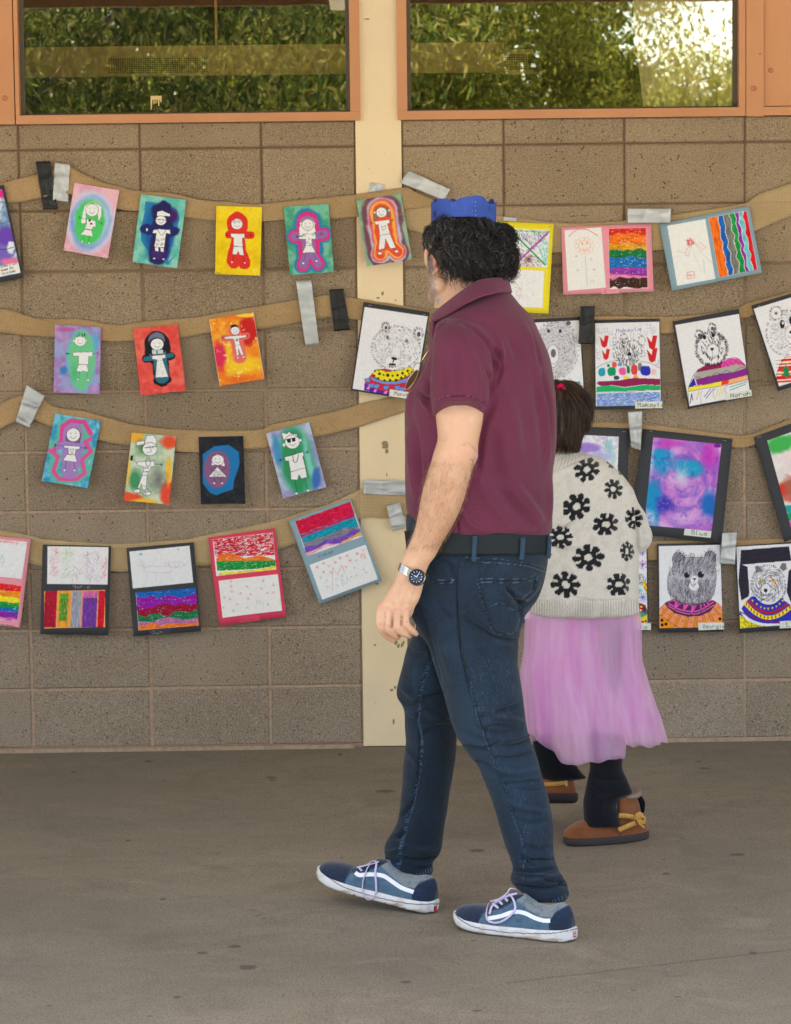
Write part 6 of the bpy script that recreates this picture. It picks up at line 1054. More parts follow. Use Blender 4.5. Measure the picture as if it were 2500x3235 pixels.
Tt, Jt, Ht, Lt, St = (1200, 1000, 2.59692), (1150, 1550, 2.59692), (1250, 580, 3.376), (1150, 2050, 2.25067), (980, 2680, 1.83478)
def p3(fz, x, y, Y): px, py = fz(x, y); return at(px, py, Y)
# ================================================================= MAN
man = empty('person', (float(at(1500, 2900, -2.45)[0]), -2.45, 0), 'man in maroon polo shirt, dark jeans and a blue paper crown, walking left', 'person')
YM = -2.45
# head axes: facing away and to the left
fa = np.array([-.50, .866, 0]); le = np.array([-.866, -.50, 0]); upv = np.array([0, 0, 1.])   # facing, his left, up
HC = p3(HF, 690, 705, YM); HR = np.stack([fa, le, upv], 1)
hp = lambda a, b, c_: HC+fa*a+le*b+upv*c_
head = [ellipsoid(HC+fa*(-.008), (.096, .078, .086), HR), ellipsoid(hp(.035, 0, -.055), (.062, .062, .085), HR), chain([hp(.055, -.03, -.115), hp(.083, 0, -.12), hp(.055, .03, -.115)], [.018, .02, .018]),
        chain([hp(-.01, .066, -.085), hp(.05, .045, -.115)], [.022, .018]), chain([hp(-.01, -.066, -.085), hp(.05, -.045, -.115)], [.022, .018]),
        chain([hp(.098, 0, .0), hp(.118, 0, -.042)], [.008, .014]), chain([hp(.094, -.02, -.078), hp(.1, 0, -.078), hp(.094, .02, -.078)], [.006, .008, .006]), chain([hp(.085, -.04, .02), hp(.1, 0, .022), hp(.085, .04, .02)], [.009, .01, .009])]
def ear(sgn):
    q = []
    for a in np.linspace(-2.2, 1.7, 12): q.append(hp(.004+.017*math.cos(a)-.008, sgn*(.083+.008*math.sin(a+1)), -.022+.031*math.sin(a)))
    return [chain(q, [.006, .0065, .006, .005]), ellipsoid(hp(.0, sgn*.078, -.025), (.012, .006, .026), HR, 16, 10), ellipsoid(hp(-.002, sgn*.08, -.056), (.008, .006, .01), HR, 12, 8)]
head += ear(1)+ear(-1)
neck = loft(HF, [(700, 520, 900, YM+.01, .055), (850, 440, 1060, YM+.01, .06), (960, 455, 1130, YM, .065), (1060, 470, 1150, YM-.005, .07), (1200, 440, 1200, YM-.01, .08), (1330, 400, 1300, YM-.01, .1)], 18, 32)
core = loft(TF, [(60, 520, 1180, YM, .13, .1), (300, 480, 1300, YM, .16, .1), (900, 300, 1380, YM, .16, .1), (1700, 320, 1340, YM, .14, .1), (1900, 400, 1300, YM, .13)], 20, 32)
YA = YM-.20
armr = [(250, 600, 800, YA+.04, .045), (500, 540, 830, YA+.02, .048), (680, 480, 850, YA, .052), (800, 460, 852, YA-.012, .057), (900, 468, 838, YA-.015, .054), (1000, 476, 818, YA-.018, .050), (1060, 462, 808, YA-.02, .048), (1120, 442, 806, YA-.02, .047), (1180, 425, 797, YA-.02, .046), (1240, 405, 768, YA-.018, .045), (1320, 380, 745, YA-.015, .044), (1420, 352, 715, YA-.01, .042), (1520, 332, 684, YA-.005, .039), (1620, 314, 645, YA, .036), (1720, 294, 596, YA+.005, .033), (1800, 266, 549, YA+.01, .03), (1880, 232, 505, YA+.015, .027), (1960, 196, 462, YA+.018, .025), (2020, 170, 418, YA+.02, .023), (2080, 150, 388, YA+.02, .021), (2130, 135, 366, YA+.02, .02)]
arm = loft(TF, armr, 60, 36)
YH = YA+.02
palm = loft(JF, [(640, 300, 520, YH, .021), (720, 262, 500, YH, .02), (790, 222, 484, YH, .019), (850, 178, 470, YH, .018), (910, 142, 448, YH, .018), (960, 122, 420, YH+.002, .017), (1010, 118, 402, YH+.004, .016), (1045, 124, 385, YH+.006, .013)], 26, 32, p=2.4)
def fing(pts, rs): return chain([p3(JF, x, y, YH+dy) for x, y, dy in pts], rs, k=14)
fingers = [fing([(146, 950, 0), (128, 1050, -.010), (136, 1120, -.010), (186, 1190, .006), (236, 1226, .018)], [.0112, .0105, .0105, .0088, .0074]),
           fing([(205, 960, -.004), (190, 1060, -.018), (196, 1132, -.018), (250, 1182, -.004), (282, 1200, .012)], [.0116, .0108, .0112, .009, .0076]),
           fing([(280, 965, -.004), (272, 1060, -.020), (276, 1126, -.020), (334, 1176, -.008), (372, 1192, .006)], [.0112, .0102, .0108, .0088, .0074]),
           fing([(352, 955, -.002), (344, 1040, -.018), (350, 1100, -.018), (400, 1150, -.012), (428, 1176, -.002)], [.0104, .0094, .0098, .0082, .0068]),
           fing([(240, 800, .014), (232, 900, .028), (232, 1000, .036), (250, 1090, .038)], [.014, .0125, .0115, .009])]
# right arm, beyond the body
ra = [chain([p3(TF, 700, 330, YM+.2), p3(TF, 560, 900, YM+.24), p3(TF, 430, 1150, YM+.24)], [.055, .048, .042]), chain([p3(TF, 430, 1150, YM+.24), p3(TF, 560, 1500, YM+.26), p3(TF, 600, 1800, YM+.27)], [.042, .036, .027]), ellipsoid(p3(TF, 610, 1900, YM+.27), (.035, .02, .05))]
for k_ in range(4): ra.append(chain([p3(TF, 570+k_*30, 1980, YM+.27), p3(TF, 560+k_*32, 2080, YM+.265), p3(TF, 580+k_*32, 2150, YM+.25)], [.010, .0095, .008], k=10))
ra.append(chain([p3(TF, 560, 1870, YM+.26), p3(TF, 535, 1960, YM+.24), p3(TF, 545, 2030, YM+.23)], [.012, .011, .009], k=10))
legc = [chain([p3(LF, 760, -150, YM-.08), p3(LF, 880, 560, YM-.08), p3(LF, 1150, 1250, YM-.1), p3(LF, 1240, 1640, YM-.11)], [.05, .045, .04, .032]), chain([p3(LF, 500, -150, YM+.1), p3(LF, 440, 500, YM+.12), p3(LF, 430, 1100, YM+.15), p3(LF, 350, 1480, YM+.16)], [.05, .045, .04, .032]), ellipsoid(p3(LF, 640, -420, YM), (.09, .09, .07))]
V, F = fuse(head+[neck, core, arm, palm]+fingers+ra+legc, .0027, 6, .5)
S = Skin(V, F, Ht, (200, 160, 132)); S.lump(.02, .0008, 3)
# ear, hairline, beard
S.tint((198, 146, 122), 60, 3, .5, .8, .3); S.tint((216, 182, 154), 90, 4, .5, .8, .4); hd = (S.Y < 1330) & (S.Y > 0) & (S.V[:, 2] > 1.3)
S.ell(425, 820, 50, 160, (206, 130, 112), .5, .4, .55); S.ell(395, 1080, 46, 190, (150, 132, 124), .5, .7, .85); S.ell(370, 880, 40, 120, (84, 72, 72), .6, .7, .9); S.ell(460, 1230, 40, 60, (176, 158, 150), .7, .7, .7); S.ell(950, 960, 140, 50, (140, 104, 92), .7, .7, .7); S.hatch([(340, 850), (430, 850), (440, 1200), (500, 1290), (440, 1290), (360, 1100)], (110, 96, 92), 1.4, 260, 2, 16, .5, 4); S.hatch([(350, 900), (430, 900), (450, 1250), (380, 1150)], (214, 206, 202), 1.4, 160, 2, 14, .5, 6)
beard = ((S.V-HC)@fa > .03) & ((S.V-HC)@upv < -.065) & ((S.V-HC)@upv > -.16) & (S.V[:, 2] > 1.4); S.c[beard] = S.c[beard]*.55+np.array([150, 138, 134])/255*.45
S.frame(*Tt); S.ell(775, 1160, 28, 50, (160, 126, 130), .8, .5, .4); S.ell(700, 1120, 100, 60, (196, 144, 118), .8, .6, .3); S.ell(480, 1540, 200, 400, (184, 142, 112), .9, .5, .55); S.cur([(660, 1060), (740, 1050), (800, 1100)], (150, 96, 80), 3, .6); S.cur([(690, 1045), (760, 1060), (795, 1130)], (160, 108, 90), 3, .5); S.cur([(735, 1165), (770, 1185), (755, 1215)], (130, 90, 96), 4, .6)
S.crease([(660, 1070), (740, 1055), (800, 1105)], 9, -.0022); S.crease([(690, 1040), (765, 1050), (802, 1120)], 8, -.0016); S.crease([(740, 1180), (770, 1185), (765, 1230)], 10, -.0022); S.crease([(470, 1000), (520, 1012), (560, 1000)], 12, -.0015); S.crease([(780, 1100), (800, 1140), (790, 1190)], 24, .0015)
S.crease([(600, 1300), (640, 1450), (560, 1700)], 60, .003); S.crease([(500, 1250), (470, 1450), (400, 1700)], 40, .002)
S.hatch([(380, 1300), (720, 1300), (600, 1700), (500, 1880), (250, 1880), (330, 1500)], (150, 108, 84), .5, 300, 1.6, 26, .16, 3)
S.frame(*Jt); 
for x, y in [(142, 958), (203, 975), (276, 985), (350, 975)]: S.ell(x, y, 26, 22, (210, 142, 126), .7, .3, .35); S.crease([(x-14, y), (x+14, y)], 20, .0022, fade=False)
for a, b in [((172, 1000), (160, 1130)), ((236, 1010), (228, 1140)), ((312, 1005), (308, 1120))]: S.cur([a, ((a[0]+b[0])/2, (a[1]+b[1])/2), b], (128, 78, 68), 4, .75); S.crease([a, b], 7, -.003)  # dark strokes paint shade into the gaps between fingers, over pressed creases
for a, b in [((142, 950), (260, 800)), ((203, 970), (300, 800)), ((276, 980), (350, 800)), ((350, 970), (400, 800))]: S.crease([a, b], 9, .0016)
for x, y in [(132, 1095), (192, 1105), (274, 1102), (348, 1078)]: S.crease([(x-22, y), (x+22, y+4)], 5, -.0012); S.ln([(x-18, y), (x+18, y+3)], (170, 104, 92), 2.4, .5); S.ln([(x-16, y+12), (x+16, y+14)], (170, 104, 92), 2, .4)
for pl_ in [[(280, 900), (300, 780), (370, 700)], [(380, 930), (400, 820), (430, 760)]]: S.crease(pl_, 10, .0012); S.cur(pl_, (166, 140, 140), 5, .25)
S.hatch([(330, 400), (600, 400), (520, 620), (320, 600)], (130, 96, 78), .6, 120, 1.6, 24, .2, 5)
ARM = (S.V.copy(), normals(S.V, S.F), *((np.array(proj(S.V))-np.array([[1200], [1000]]))*2.59692)); MB_ = S.build('body', M_SKIN, man)
for sg in (1, -1):
    v, f = ellipsoid(hp(.079, sg*.031, -.008), (.011, .011, .011), HR, 16, 10); mk('eye', v, f, simple('eye_white', (.75, .75, .72), .2), man)
# ---- polo shirt
tors = loft(TF, [(-225, 800, 1050, YM, .10, 0), (-170, 700, 1100, YM, .135, .1), (-90, 590, 1166, YM, .168, .15), (-13, 500, 1244, YM, .195, .15), (70, 436, 1288, YM, .208, .15), (150, 418, 1322, YM, .22, .15), (240, 402, 1362, YM, .222, .15), (330, 385, 1398, YM, .22, .15), (420, 342, 1420, YM, .22, .1), (500, 300, 1434, YM, .218, .1), (600, 248, 1446, YM, .218, .1), (700, 220, 1453, YM, .216, .1), (820, 222, 1459, YM, .214, .1), (1000, 214, 1461, YM, .21, .1), (1120, 209, 1454, YM, .208, .1), (1250, 206, 1434, YM, .205, .1), (1400, 207, 1424, YM, .2, .1), (1520, 211, 1421, YM, .195, .1), (1640, 228, 1424, YM, .19, .1), (1740, 262, 1425, YM, .185, .1), (1788, 290, 1408, YM, .178, .1), (1800, 330, 1370, YM, .16, .1)], 80, 72, p=2.25)
YS = YA-.012
def tl_(V):
    for i in range(len(V)): k = max(0, (i/len(V)-.35)/.65)**1.5; V[i][:, 2] += k*.040*np.clip(-(V[i][:, 1]-YS)/.075, 0, 1)**1.3
    return V
sleeve = loft(TF, [(20, 520, 800, YS+.07, .06, 0), (60, 470, 880, YS+.05, .07, .1), (120, 448, 925, YS+.03, .075, .15), (200, 436, 955, YS+.015, .078, .15), (300, 430, 965, YS+.005, .078, .15), (400, 426, 958, YS, .078, .1), (500, 420, 945, YS-.002, .077, .1), (600, 418, 925, YS-.004, .076, 0), (680, 426, 900, YS-.006, .075), (760, 432, 878, YS-.008, .0745), (800, 436, 870, YS-.008, .074), (820, 438, 866, YS-.008, .073)], 50, 56, p=2.1, tilt=tl_)
# the sleeve is hollow at its end
def sleeve_end(): pass
V, F = fuse([tors, sleeve], .0034, 8, .5)
S = Skin(V, F, Tt, (98, 37, 64)); S.amp = 2.5; S.lump(.30, .006, 5, 2); S.lump(.09, .0022, 9, 2)
# armhole, sleeve and back folds
for pts, w_, d in [([(650, 40), (760, 85), (850, 150), (900, 200), (945, 300), (958, 420), (940, 560), (900, 680)], 11, -.0050), ([(560, 35), (500, 70), (450, 150)], 10, -.003), ([(905, 200), (990, 330), (1000, 450), (950, 580)], 15, -.0055), ([(990, 180), (1012, 300), (985, 430), (950, 520)], 22, .004), ([(960, 350), (975, 420), (965, 500)], 10, -.005),
                   ([(880, 420), (925, 520), (915, 640)], 14, -.004), ([(1180, 40), (1240, 200), (1270, 420), (1290, 620)], 40, .0045), ([(1230, 80), (1300, 260), (1330, 420)], 16, -.003), ([(1290, 420), (1340, 700), (1370, 950), (1380, 1200)], 26, .006), ([(1340, 480), (1400, 750), (1410, 1000)], 22, -.005), ([(1230, 300), (1290, 600), (1340, 900), (1350, 1250)], 30, -.0045), ([(940, 700), (860, 900), (830, 1100), (800, 1300)], 30, -.006),
                   ([(1100, 1350), (1200, 1500), (1350, 1700)], 40, .006), ([(1000, 1400), (1130, 1560), (1280, 1720)], 30, -.005), ([(820, 1300), (900, 1500), (1050, 1700)], 44, .005), ([(620, 1600), (640, 1700), (650, 1780)], 12, -.004), ([(640, 1560), (760, 1700), (900, 1760)], 26, .004), ([(300, 600), (360, 660), (430, 700)], 16, -.005), ([(320, 640), (380, 720), (420, 800)], 16, .004), ([(240, 900), (280, 1200), (300, 1500)], 30, .005), ([(290, 850), (320, 1200), (330, 1400)], 22, -.005), ([(400, 250), (360, 400), (300, 520)], 18, -.004), ([(395, 500), (400, 600), (385, 680)], 14, -.004), ([(260, 600), (240, 720), (235, 860)], 20, .004),
                   ([(500, 300), (540, 450), (520, 600)], 30, -.003), ([(700, 200), (780, 380), (800, 560)], 44, .004), ([(620, 250), (650, 450), (640, 620)], 30, -.003), ([(1060, 120), (1120, 240), (1180, 420)], 36, -.004), ([(1040, 600), (1100, 900), (1120, 1200)], 60, .006), ([(940, 900), (980, 1200), (1050, 1450)], 44, -.006), ([(1420, 1300), (1400, 1500), (1410, 1700)], 20, .004), ([(700, 1760), (1000, 1785), (1390, 1770)], 8, -.0018), ([(445, 690), (560, 655), (700, 650), (820, 680), (885, 730)], 6, -.0022), ([(830, 760), (862, 700), (880, 640)], 12, .003)]: S.crease(pts, w_, d, 22, side=.35)
S.N = normals(S.V, S.F)
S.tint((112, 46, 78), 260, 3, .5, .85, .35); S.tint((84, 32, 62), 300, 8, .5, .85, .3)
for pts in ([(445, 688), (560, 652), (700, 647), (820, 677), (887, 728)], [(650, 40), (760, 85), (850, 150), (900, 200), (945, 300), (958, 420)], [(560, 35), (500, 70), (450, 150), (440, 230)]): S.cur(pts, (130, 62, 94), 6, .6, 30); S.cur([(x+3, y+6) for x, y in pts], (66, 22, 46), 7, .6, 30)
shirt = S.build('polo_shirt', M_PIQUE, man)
# collar: folded band round the neck
def band(top, bot, Yt, Yb, n=60, th=.004, m=8, bulge=.006):
    a, b = curve(top, n), curve(bot, n); Ya, Yb_ = np.interp(np.linspace(0, 1, n), np.linspace(0, 1, len(Yt)), Yt), np.interp(np.linspace(0, 1, n), np.linspace(0, 1, len(Yb)), Yb); V = []
    for i in range(n):
        A, B = p3(HF, a[i][0], a[i][1], Ya[i]), p3(HF, b[i][0], b[i][1], Yb_[i])
        for j in range(m): f = j/(m-1); q = A*(1-f)+B*f; V.append(q+np.array([0, -bulge*math.sin(f*2.6), 0]))
    return V, [(i*m+j, (i+1)*m+j, (i+1)*m+j+1, i*m+j+1) for i in range(n-1) for j in range(m-1)]
Yc = YM-.0
v, f = band([(400, 1395), (470, 1330), (600, 1225), (720, 1135), (850, 1050), (940, 1018), (1060, 1006), (1150, 1006), (1190, 1012), (1150, 1030)], [(376, 1452), (420, 1465), (560, 1400), (700, 1310), (850, 1235), (960, 1195), (1080, 1168), (1180, 1158), (1236, 1170), (1180, 1185)],
            [Yc-.02, Yc-.06, Yc-.10, Yc-.115, Yc-.115, Yc-.11, Yc-.09, Yc-.05, Yc, Yc+.05], [Yc-.08, Yc-.12, Yc-.155, Yc-.175, Yc-.172, Yc-.165, Yc-.15, Yc-.10, Yc-.01, Yc+.06])
M_COLL = cloth('collar_rib', sheen=.12, sc_=500)
cc = np.tile(lin(np.array([104, 40, 70])/255), (len(v), 1)); o = mk('collar', v, f, M_COLL, man, True, cc); md = o.modifiers.new('t', 'SOLIDIFY'); md.thickness = .006; md.offset = 0; md = o.modifiers.new('s', 'SUBSURF'); md.levels = 1; md.render_levels = 2
v, f = band([(1150, 1030), (1000, 1060), (800, 1130), (600, 1250), (440, 1390)], [(1180, 1185), (1040, 1200), (850, 1290), (650, 1400), (420, 1480)], [Yc+.05, Yc+.09, Yc+.1, Yc+.08, Yc+.02], [Yc+.06, Yc+.11, Yc+.13, Yc+.11, Yc+.0]); 
cc = np.tile(lin(np.array([104, 40, 70])/255), (len(v), 1)); o = mk('collar', v, f, M_COLL, man, True, cc); md = o.modifiers.new('t', 'SOLIDIFY'); md.thickness = .005
v, f = band([(376, 1478), (400, 1470), (430, 1462)], [(392, 1610), (402, 1640), (412, 1660)], [Yc-.06, Yc-.09, Yc-.11], [Yc-.06, Yc-.09, Yc-.1], 10); cc = np.tile(lin(np.array([96, 36, 64])/255), (len(v), 1)); o = mk('placket', v, f, M_COLL, man, True, cc); md = o.modifiers.new('t', 'SOLIDIFY'); md.thickness = .006
# ---- jeans
hip = loft(JF, [(190, 345, 1500, YM, .165, .1), (300, 345, 1512, YM, .168, .1), (400, 360, 1524, YM, .17, .1), (500, 375, 1520, YM, .172, .1), (600, 390, 1512, YM, .175, .1), (720, 400, 1490, YM, .178, .1), (800, 410, 1466, YM, .178, .08), (900, 425, 1425, YM, .175, .05), (980, 425, 1365, YM, .17, 0), (1060, 425, 1305, YM, .16), (1140, 430, 1276, YM, .14), (1200, 470, 1260, YM, .12)], 40, 64, p=2.3)
YN, YF_ = YM-.085, YM+.095
nl = loft(LF, [(-420, 330, 1110, YN+.01, .08), (-260, 330, 1150, YN, .088), (-100, 420, 1102, YN, .092), (0, 470, 1096, YN, .092), (110, 498, 1092, YN, .09), (220, 534, 1110, YN, .088), (330, 574, 1128, YN, .086), (440, 602, 1142, YN, .083), (550, 632, 1156, YN, .081), (640, 674, 1180, YN, .078), (700, 706, 1208, YN, .076), (770, 758, 1230, YN, .073), (820, 806, 1244, YN, .071), (880, 834, 1258, YN, .070), (1000, 880, 1298, YN-.004, .068), (1100, 918, 1326, YN-.008, .067), (1200, 950, 1343, YN-.01, .066), (1300, 980, 1350, YN-.014, .065), (1400, 1008, 1354, YN-.018, .065), (1480, 1040, 1360, YN-.02, .064), (1560, 1062, 1384, YN-.022, .064), (1610, 1046, 1412, YN-.024, .068), (1660, 1048, 1446, YN-.026, .07), (1710, 1090, 1460, YN-.028, .07), (1750, 1130, 1464, YN-.03, .068), (1790, 1160, 1440, YN-.03, .064), (1805, 1190, 1420, YN-.03, .055)], 90, 52, p=2.15)
fl = loft(LF, [(-420, 390, 700, YF_, .08), (-200, 372, 700, YF_, .09), (-100, 355, 700, YF_, .09), (0, 308, 690, YF_, .088), (130, 276, 680, YF_+.005, .086), (220, 252, 672, YF_+.008, .084), (300, 236, 664, YF_+.01, .082), (350, 242, 660, YF_+.012, .08), (400, 272, 656, YF_+.014, .078), (450, 288, 652, YF_+.016, .076), (550, 291, 655, YF_+.02, .074), (650, 299, 660, YF_+.022, .072), (750, 290, 655, YF_+.025, .07), (850, 276, 645, YF_+.03, .069), (950, 270, 631, YF_+.035, .068), (1050, 261, 612, YF_+.04, .067), (1150, 254, 595, YF_+.045, .066), (1240, 232, 577, YF_+.05, .066), (1310, 192, 571, YF_+.054, .067), (1370, 154, 563, YF_+.057, .068), (1430, 140, 553, YF_+.06, .068), (1480, 150, 528, YF_+.062, .066), (1520, 140, 494, YF_+.064, .064), (1570, 160, 496, YF_+.066, .062), (1610, 215, 480, YF_+.066, .055), (1628, 260, 430, YF_+.066, .045)], 90, 48, p=2.15)
V, F = fuse([hip, nl, fl], .0028, 7, .5)
S = Skin(V, F, Jt, (20, 35, 52)); S.amp = 2.5; S.lump(.16, .005, 5, 2); S.lump(.05, .0016, 9, 2)
SD = (12, 20, 32); SLt = (74, 96, 116)
# waistband, yoke, pockets
for pts, w_, d in [([(540, 520), (800, 528), (1100, 524), (1300, 540), (1515, 600)], 7, -.002), ([(790, 575), (1000, 560), (1200, 575), (1380, 610), (1500, 660)], 6, -.0022), ([(790, 530), (765, 720), (770, 1000), (790, 1250), (810, 1400), (880, 1688)], 6, -.0026), ([(525, 740), (640, 752), (745, 740)], 6, -.0025), ([(560, 520), (700, 600), (745, 740)], 24, -.003),
                   ([(930, 730), (975, 900), (1020, 1060), (1080, 1175)], 6, -.003), ([(1080, 1175), (1160, 1180), (1240, 1165)], 6, -.003), ([(930, 730), (1100, 745), (1300, 735), (1420, 690)], 6, -.003), ([(1420, 690), (1400, 800), (1300, 900)], 10, -.004), ([(1170, 800), (1240, 880), (1300, 930), (1290, 1050)], 20, -.007), ([(1040, 960), (1130, 920), (1200, 960), (1260, 1000)], 16, -.004), ([(1120, 780), (1180, 860), (1260, 860), (1380, 800)], 26, .005), ([(1300, 960), (1400, 900), (1480, 780)], 14, -.006), ([(830, 1040), (960, 1120), (1100, 1200), (1270, 1210)], 22, -.006), ([(1100, 1150), (1200, 1190), (1280, 1190)], 14, .004), ([(860, 900), (900, 1000), (1020, 1080)], 30, .004),
                   ([(470, 960), (520, 1150), (580, 1360), (640, 1580)], 18, -.004), ([(600, 900), (660, 1000), (740, 1050)], 20, -.003), ([(900, 1300), (1050, 1260), (1240, 1290)], 30, .003), ([(870, 1180), (900, 1400), (950, 1600)], 40, .004), ([(640, 1200), (700, 1400), (760, 1600)], 40, .004), ([(330, 1250), (420, 1330), (520, 1330)], 18, -.004), ([(400, 1100), (460, 1200), (520, 1260)], 16, -.003)]: S.crease(pts, w_, d, 20, side=.4)
S.frame(*Lt)
for pts, w_, d in [([(700, 30), (730, 200), (770, 350), (820, 500), (890, 700), (940, 850), (990, 980), (1050, 1130), (1080, 1250), (1130, 1370), (1135, 1600)], 5, -.0022), ([(480, 60), (440, 180), (400, 300), (380, 440), (395, 600), (400, 720), (385, 900), (350, 1080), (300, 1260), (260, 1440), (240, 1600)], 6, -.003),
                   ([(850, 480), (1000, 430), (1130, 380)], 16, -.006), ([(800, 420), (960, 470), (1150, 520)], 20, .005), ([(1150, 560), (1020, 600), (880, 600), (800, 560)], 16, -.006), ([(1200, 640), (1060, 690), (920, 710)], 14, -.006), ([(680, 680), (800, 690), (900, 740)], 14, -.005), ([(900, 780), (1060, 770), (1180, 740)], 16, -.006), ([(760, 790), (860, 820), (960, 900)], 16, -.005), ([(930, 850), (1080, 880), (1240, 850)], 18, .004), ([(660, 610), (760, 640), (860, 700)], 20, .005), ([(980, 960), (1120, 950), (1260, 930)], 12, -.004), ([(1000, 1040), (1100, 1120), (1300, 1160)], 20, .003),
                   ([(1060, 1200), (1180, 1240), (1340, 1210)], 18, -.003), ([(1140, 1400), (1240, 1420), (1350, 1380)], 16, -.004), ([(1050, 1560), (1180, 1580), (1380, 1560)], 14, -.006), ([(1060, 1620), (1200, 1650), (1420, 1600)], 16, .005), ([(1050, 1670), (1180, 1690), (1300, 1700), (1440, 1660)], 12, -.006), ([(1390, 1640), (1420, 1670), (1455, 1680)], 12, -.005), ([(1130, 1450), (1160, 1520), (1240, 1560)], 14, -.004), ([(860, 560), (960, 540), (1080, 560)], 10, -.004), ([(1000, 640), (1100, 640), (1190, 600)], 10, .004), ([(830, 700), (900, 690), (960, 660)], 9, -.004), ([(1100, 1500), (1220, 1500), (1370, 1490)], 9, -.005), ([(1090, 1590), (1200, 1600), (1330, 1610)], 8, .004), ([(1250, 1630), (1340, 1650), (1440, 1620)], 8, -.005), ([(1280, 1000), (1180, 1010), (1080, 1000)], 12, -.003), ([(1180, 1790), (1300, 1800), (1460, 1740)], 5, -.002),
                   ([(240, 340), (300, 400), (380, 400)], 14, -.006), ([(260, 250), (340, 320), (400, 330)], 18, .005), ([(290, 470), (350, 520), (390, 600)], 16, -.004), ([(410, 350), (500, 330), (590, 300)], 18, -.004), ([(420, 450), (520, 480), (630, 520)], 22, .004), ([(410, 620), (500, 560), (630, 540)], 18, -.004), ([(300, 700), (350, 760), (380, 820)], 18, .003), ([(260, 1200), (310, 1140), (340, 1100)], 16, -.004), ([(180, 1330), (240, 1340), (290, 1280)], 14, -.005), ([(150, 1440), (220, 1430), (280, 1400)], 14, .005), ([(150, 1480), (220, 1510), (260, 1500)], 12, -.006), ([(290, 1480), (400, 1500), (530, 1470)], 14, -.005), ([(300, 1400), (420, 1430), (550, 1380)], 18, .004), ([(380, 1560), (440, 1550), (496, 1530)], 8, -.005)]: S.crease(pts, w_, d, 22, side=.45)
S.N = normals(S.V, S.F)
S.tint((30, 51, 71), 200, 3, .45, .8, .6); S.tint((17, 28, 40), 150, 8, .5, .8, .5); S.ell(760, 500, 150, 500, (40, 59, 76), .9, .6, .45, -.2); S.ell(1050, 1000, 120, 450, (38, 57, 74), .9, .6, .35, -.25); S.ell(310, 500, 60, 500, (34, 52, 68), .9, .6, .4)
far = S.V[:, 1] > YM+.03; S.c[far & (S.Y > 100)] *= .86  # far leg multiplied darker, shade put into the denim colour
# side seam of the near leg, stitched seam of the far leg
seamN = [(690, 0), (712, 130), (745, 260), (785, 390), (810, 500), (855, 620), (895, 740), (940, 850), (990, 960), (1030, 1080), (1065, 1210), (1110, 1320), (1136, 1430), (1135, 1560), (1140, 1660)]
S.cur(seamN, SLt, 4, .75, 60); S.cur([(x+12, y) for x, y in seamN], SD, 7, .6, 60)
seamF = [(486, 60), (440, 170), (400, 300), (385, 440), (393, 560), (405, 680), (398, 820), (372, 980), (345, 1100), (310, 1220), (275, 1350), (255, 1460), (240, 1600)]
q = curve(seamF, 90); S.cur([(x+6, y) for x, y in seamF], SD, 14, .8, 60); S.cur([(x+13, y) for x, y in seamF], SLt, 3, .6, 60)
for a, b in zip(q[:-1], q[1:]): m_ = (a+b)/2; S.ln([(m_[0]-11, m_[1]-2), (m_[0]+6, m_[1]+2)], (74, 104, 132), 5, .6)
q = curve(seamN, 60)
for i in range(4, 58, 3): S.ln([(q[i][0]+8, q[i][1]), (q[i][0]+44, q[i][1]+4)], SD, 6, .5)
S.hatch([(700, 60), (1090, 60), (1140, 420), (1200, 700), (1340, 1200), (1340, 1500), (1140, 1500), (900, 700)], (70, 96, 122), 1.5, 500, 3, 40, .22, 2)
for pts in ([(1150, 1740), (1250, 1800), (1340, 1790), (1460, 1725)], [(220, 1585), (300, 1610), (400, 1590), (495, 1550)]):
    S.cur(pts, SD, 8, .8); q = curve(pts, 16)
    for x, y in q: S.ln([(x, y+2), (x+3, y+26)], (86, 112, 138), 8, .45)
S.frame(*Jt)
def stitch(pts, c1=SLt, off=10, w_=4):
    S.cur(pts, c1, w_, .8, 40); S.cur([(x+off*.3, y+off) for x, y in pts], SD, 8, .6, 40)
stitch([(790, 535), (770, 640), (762, 760), (768, 900), (775, 1020), (790, 1160), (795, 1300), (820, 1420), (850, 1560), (880, 1688)], off=2); stitch([(700, 600), (740, 650), (748, 738)], off=3)
stitch([(560, 722), (640, 735), (745, 725)]); stitch([(560, 745), (640, 760), (745, 752)]); S.ell(735, 738, 12, 12, (20, 24, 32), .2); S.ell(733, 736, 5, 5, (150, 150, 150), .2)
stitch([(790, 540), (830, 545), (900, 555), (1100, 562), (1300, 590), (1400, 610), (1500, 640)]); stitch([(830, 590), (1000, 590), (1200, 602), (1350, 622), (1490, 668)])
q = curve([(830, 575), (1000, 575), (1200, 588), (1350, 606), (1490, 650)], 70)
for x, y in q: S.ln([(x, y-9), (x, y+9)], SD, 3, .7)
pk = [(925, 732), (960, 845), (985, 960), (1020, 1050), (1068, 1168), (1150, 1178), (1235, 1160), (1262, 1100), (1290, 1010), (1288, 900), (1400, 800), (1425, 690)]
S.cur(pk, SLt, 4, .8, 60); S.cur([(x+16, y-8) for x, y in pk[:6]], SD, 10, .6, 40); stitch([(925, 732), (1000, 722), (1180, 728), (1330, 720), (1425, 684)]); stitch([(940, 758), (1020, 750), (1180, 756), (1330, 748), (1405, 720)])
S.cur([(1035, 950), (1080, 930), (1130, 920), (1190, 960), (1240, 985)], (80, 108, 134), 5, .5); S.cur([(1300, 925), (1370, 880), (1420, 820), (1460, 740)], SLt, 4, .6); S.cur([(1170, 800), (1240, 870), (1295, 940), (1290, 1040)], SD, 24, .5); S.cur([(1300, 960), (1380, 910), (1440, 830)], SD, 16, .5)
q = curve([(1090, 1165), (1160, 1170), (1230, 1155)], 20)
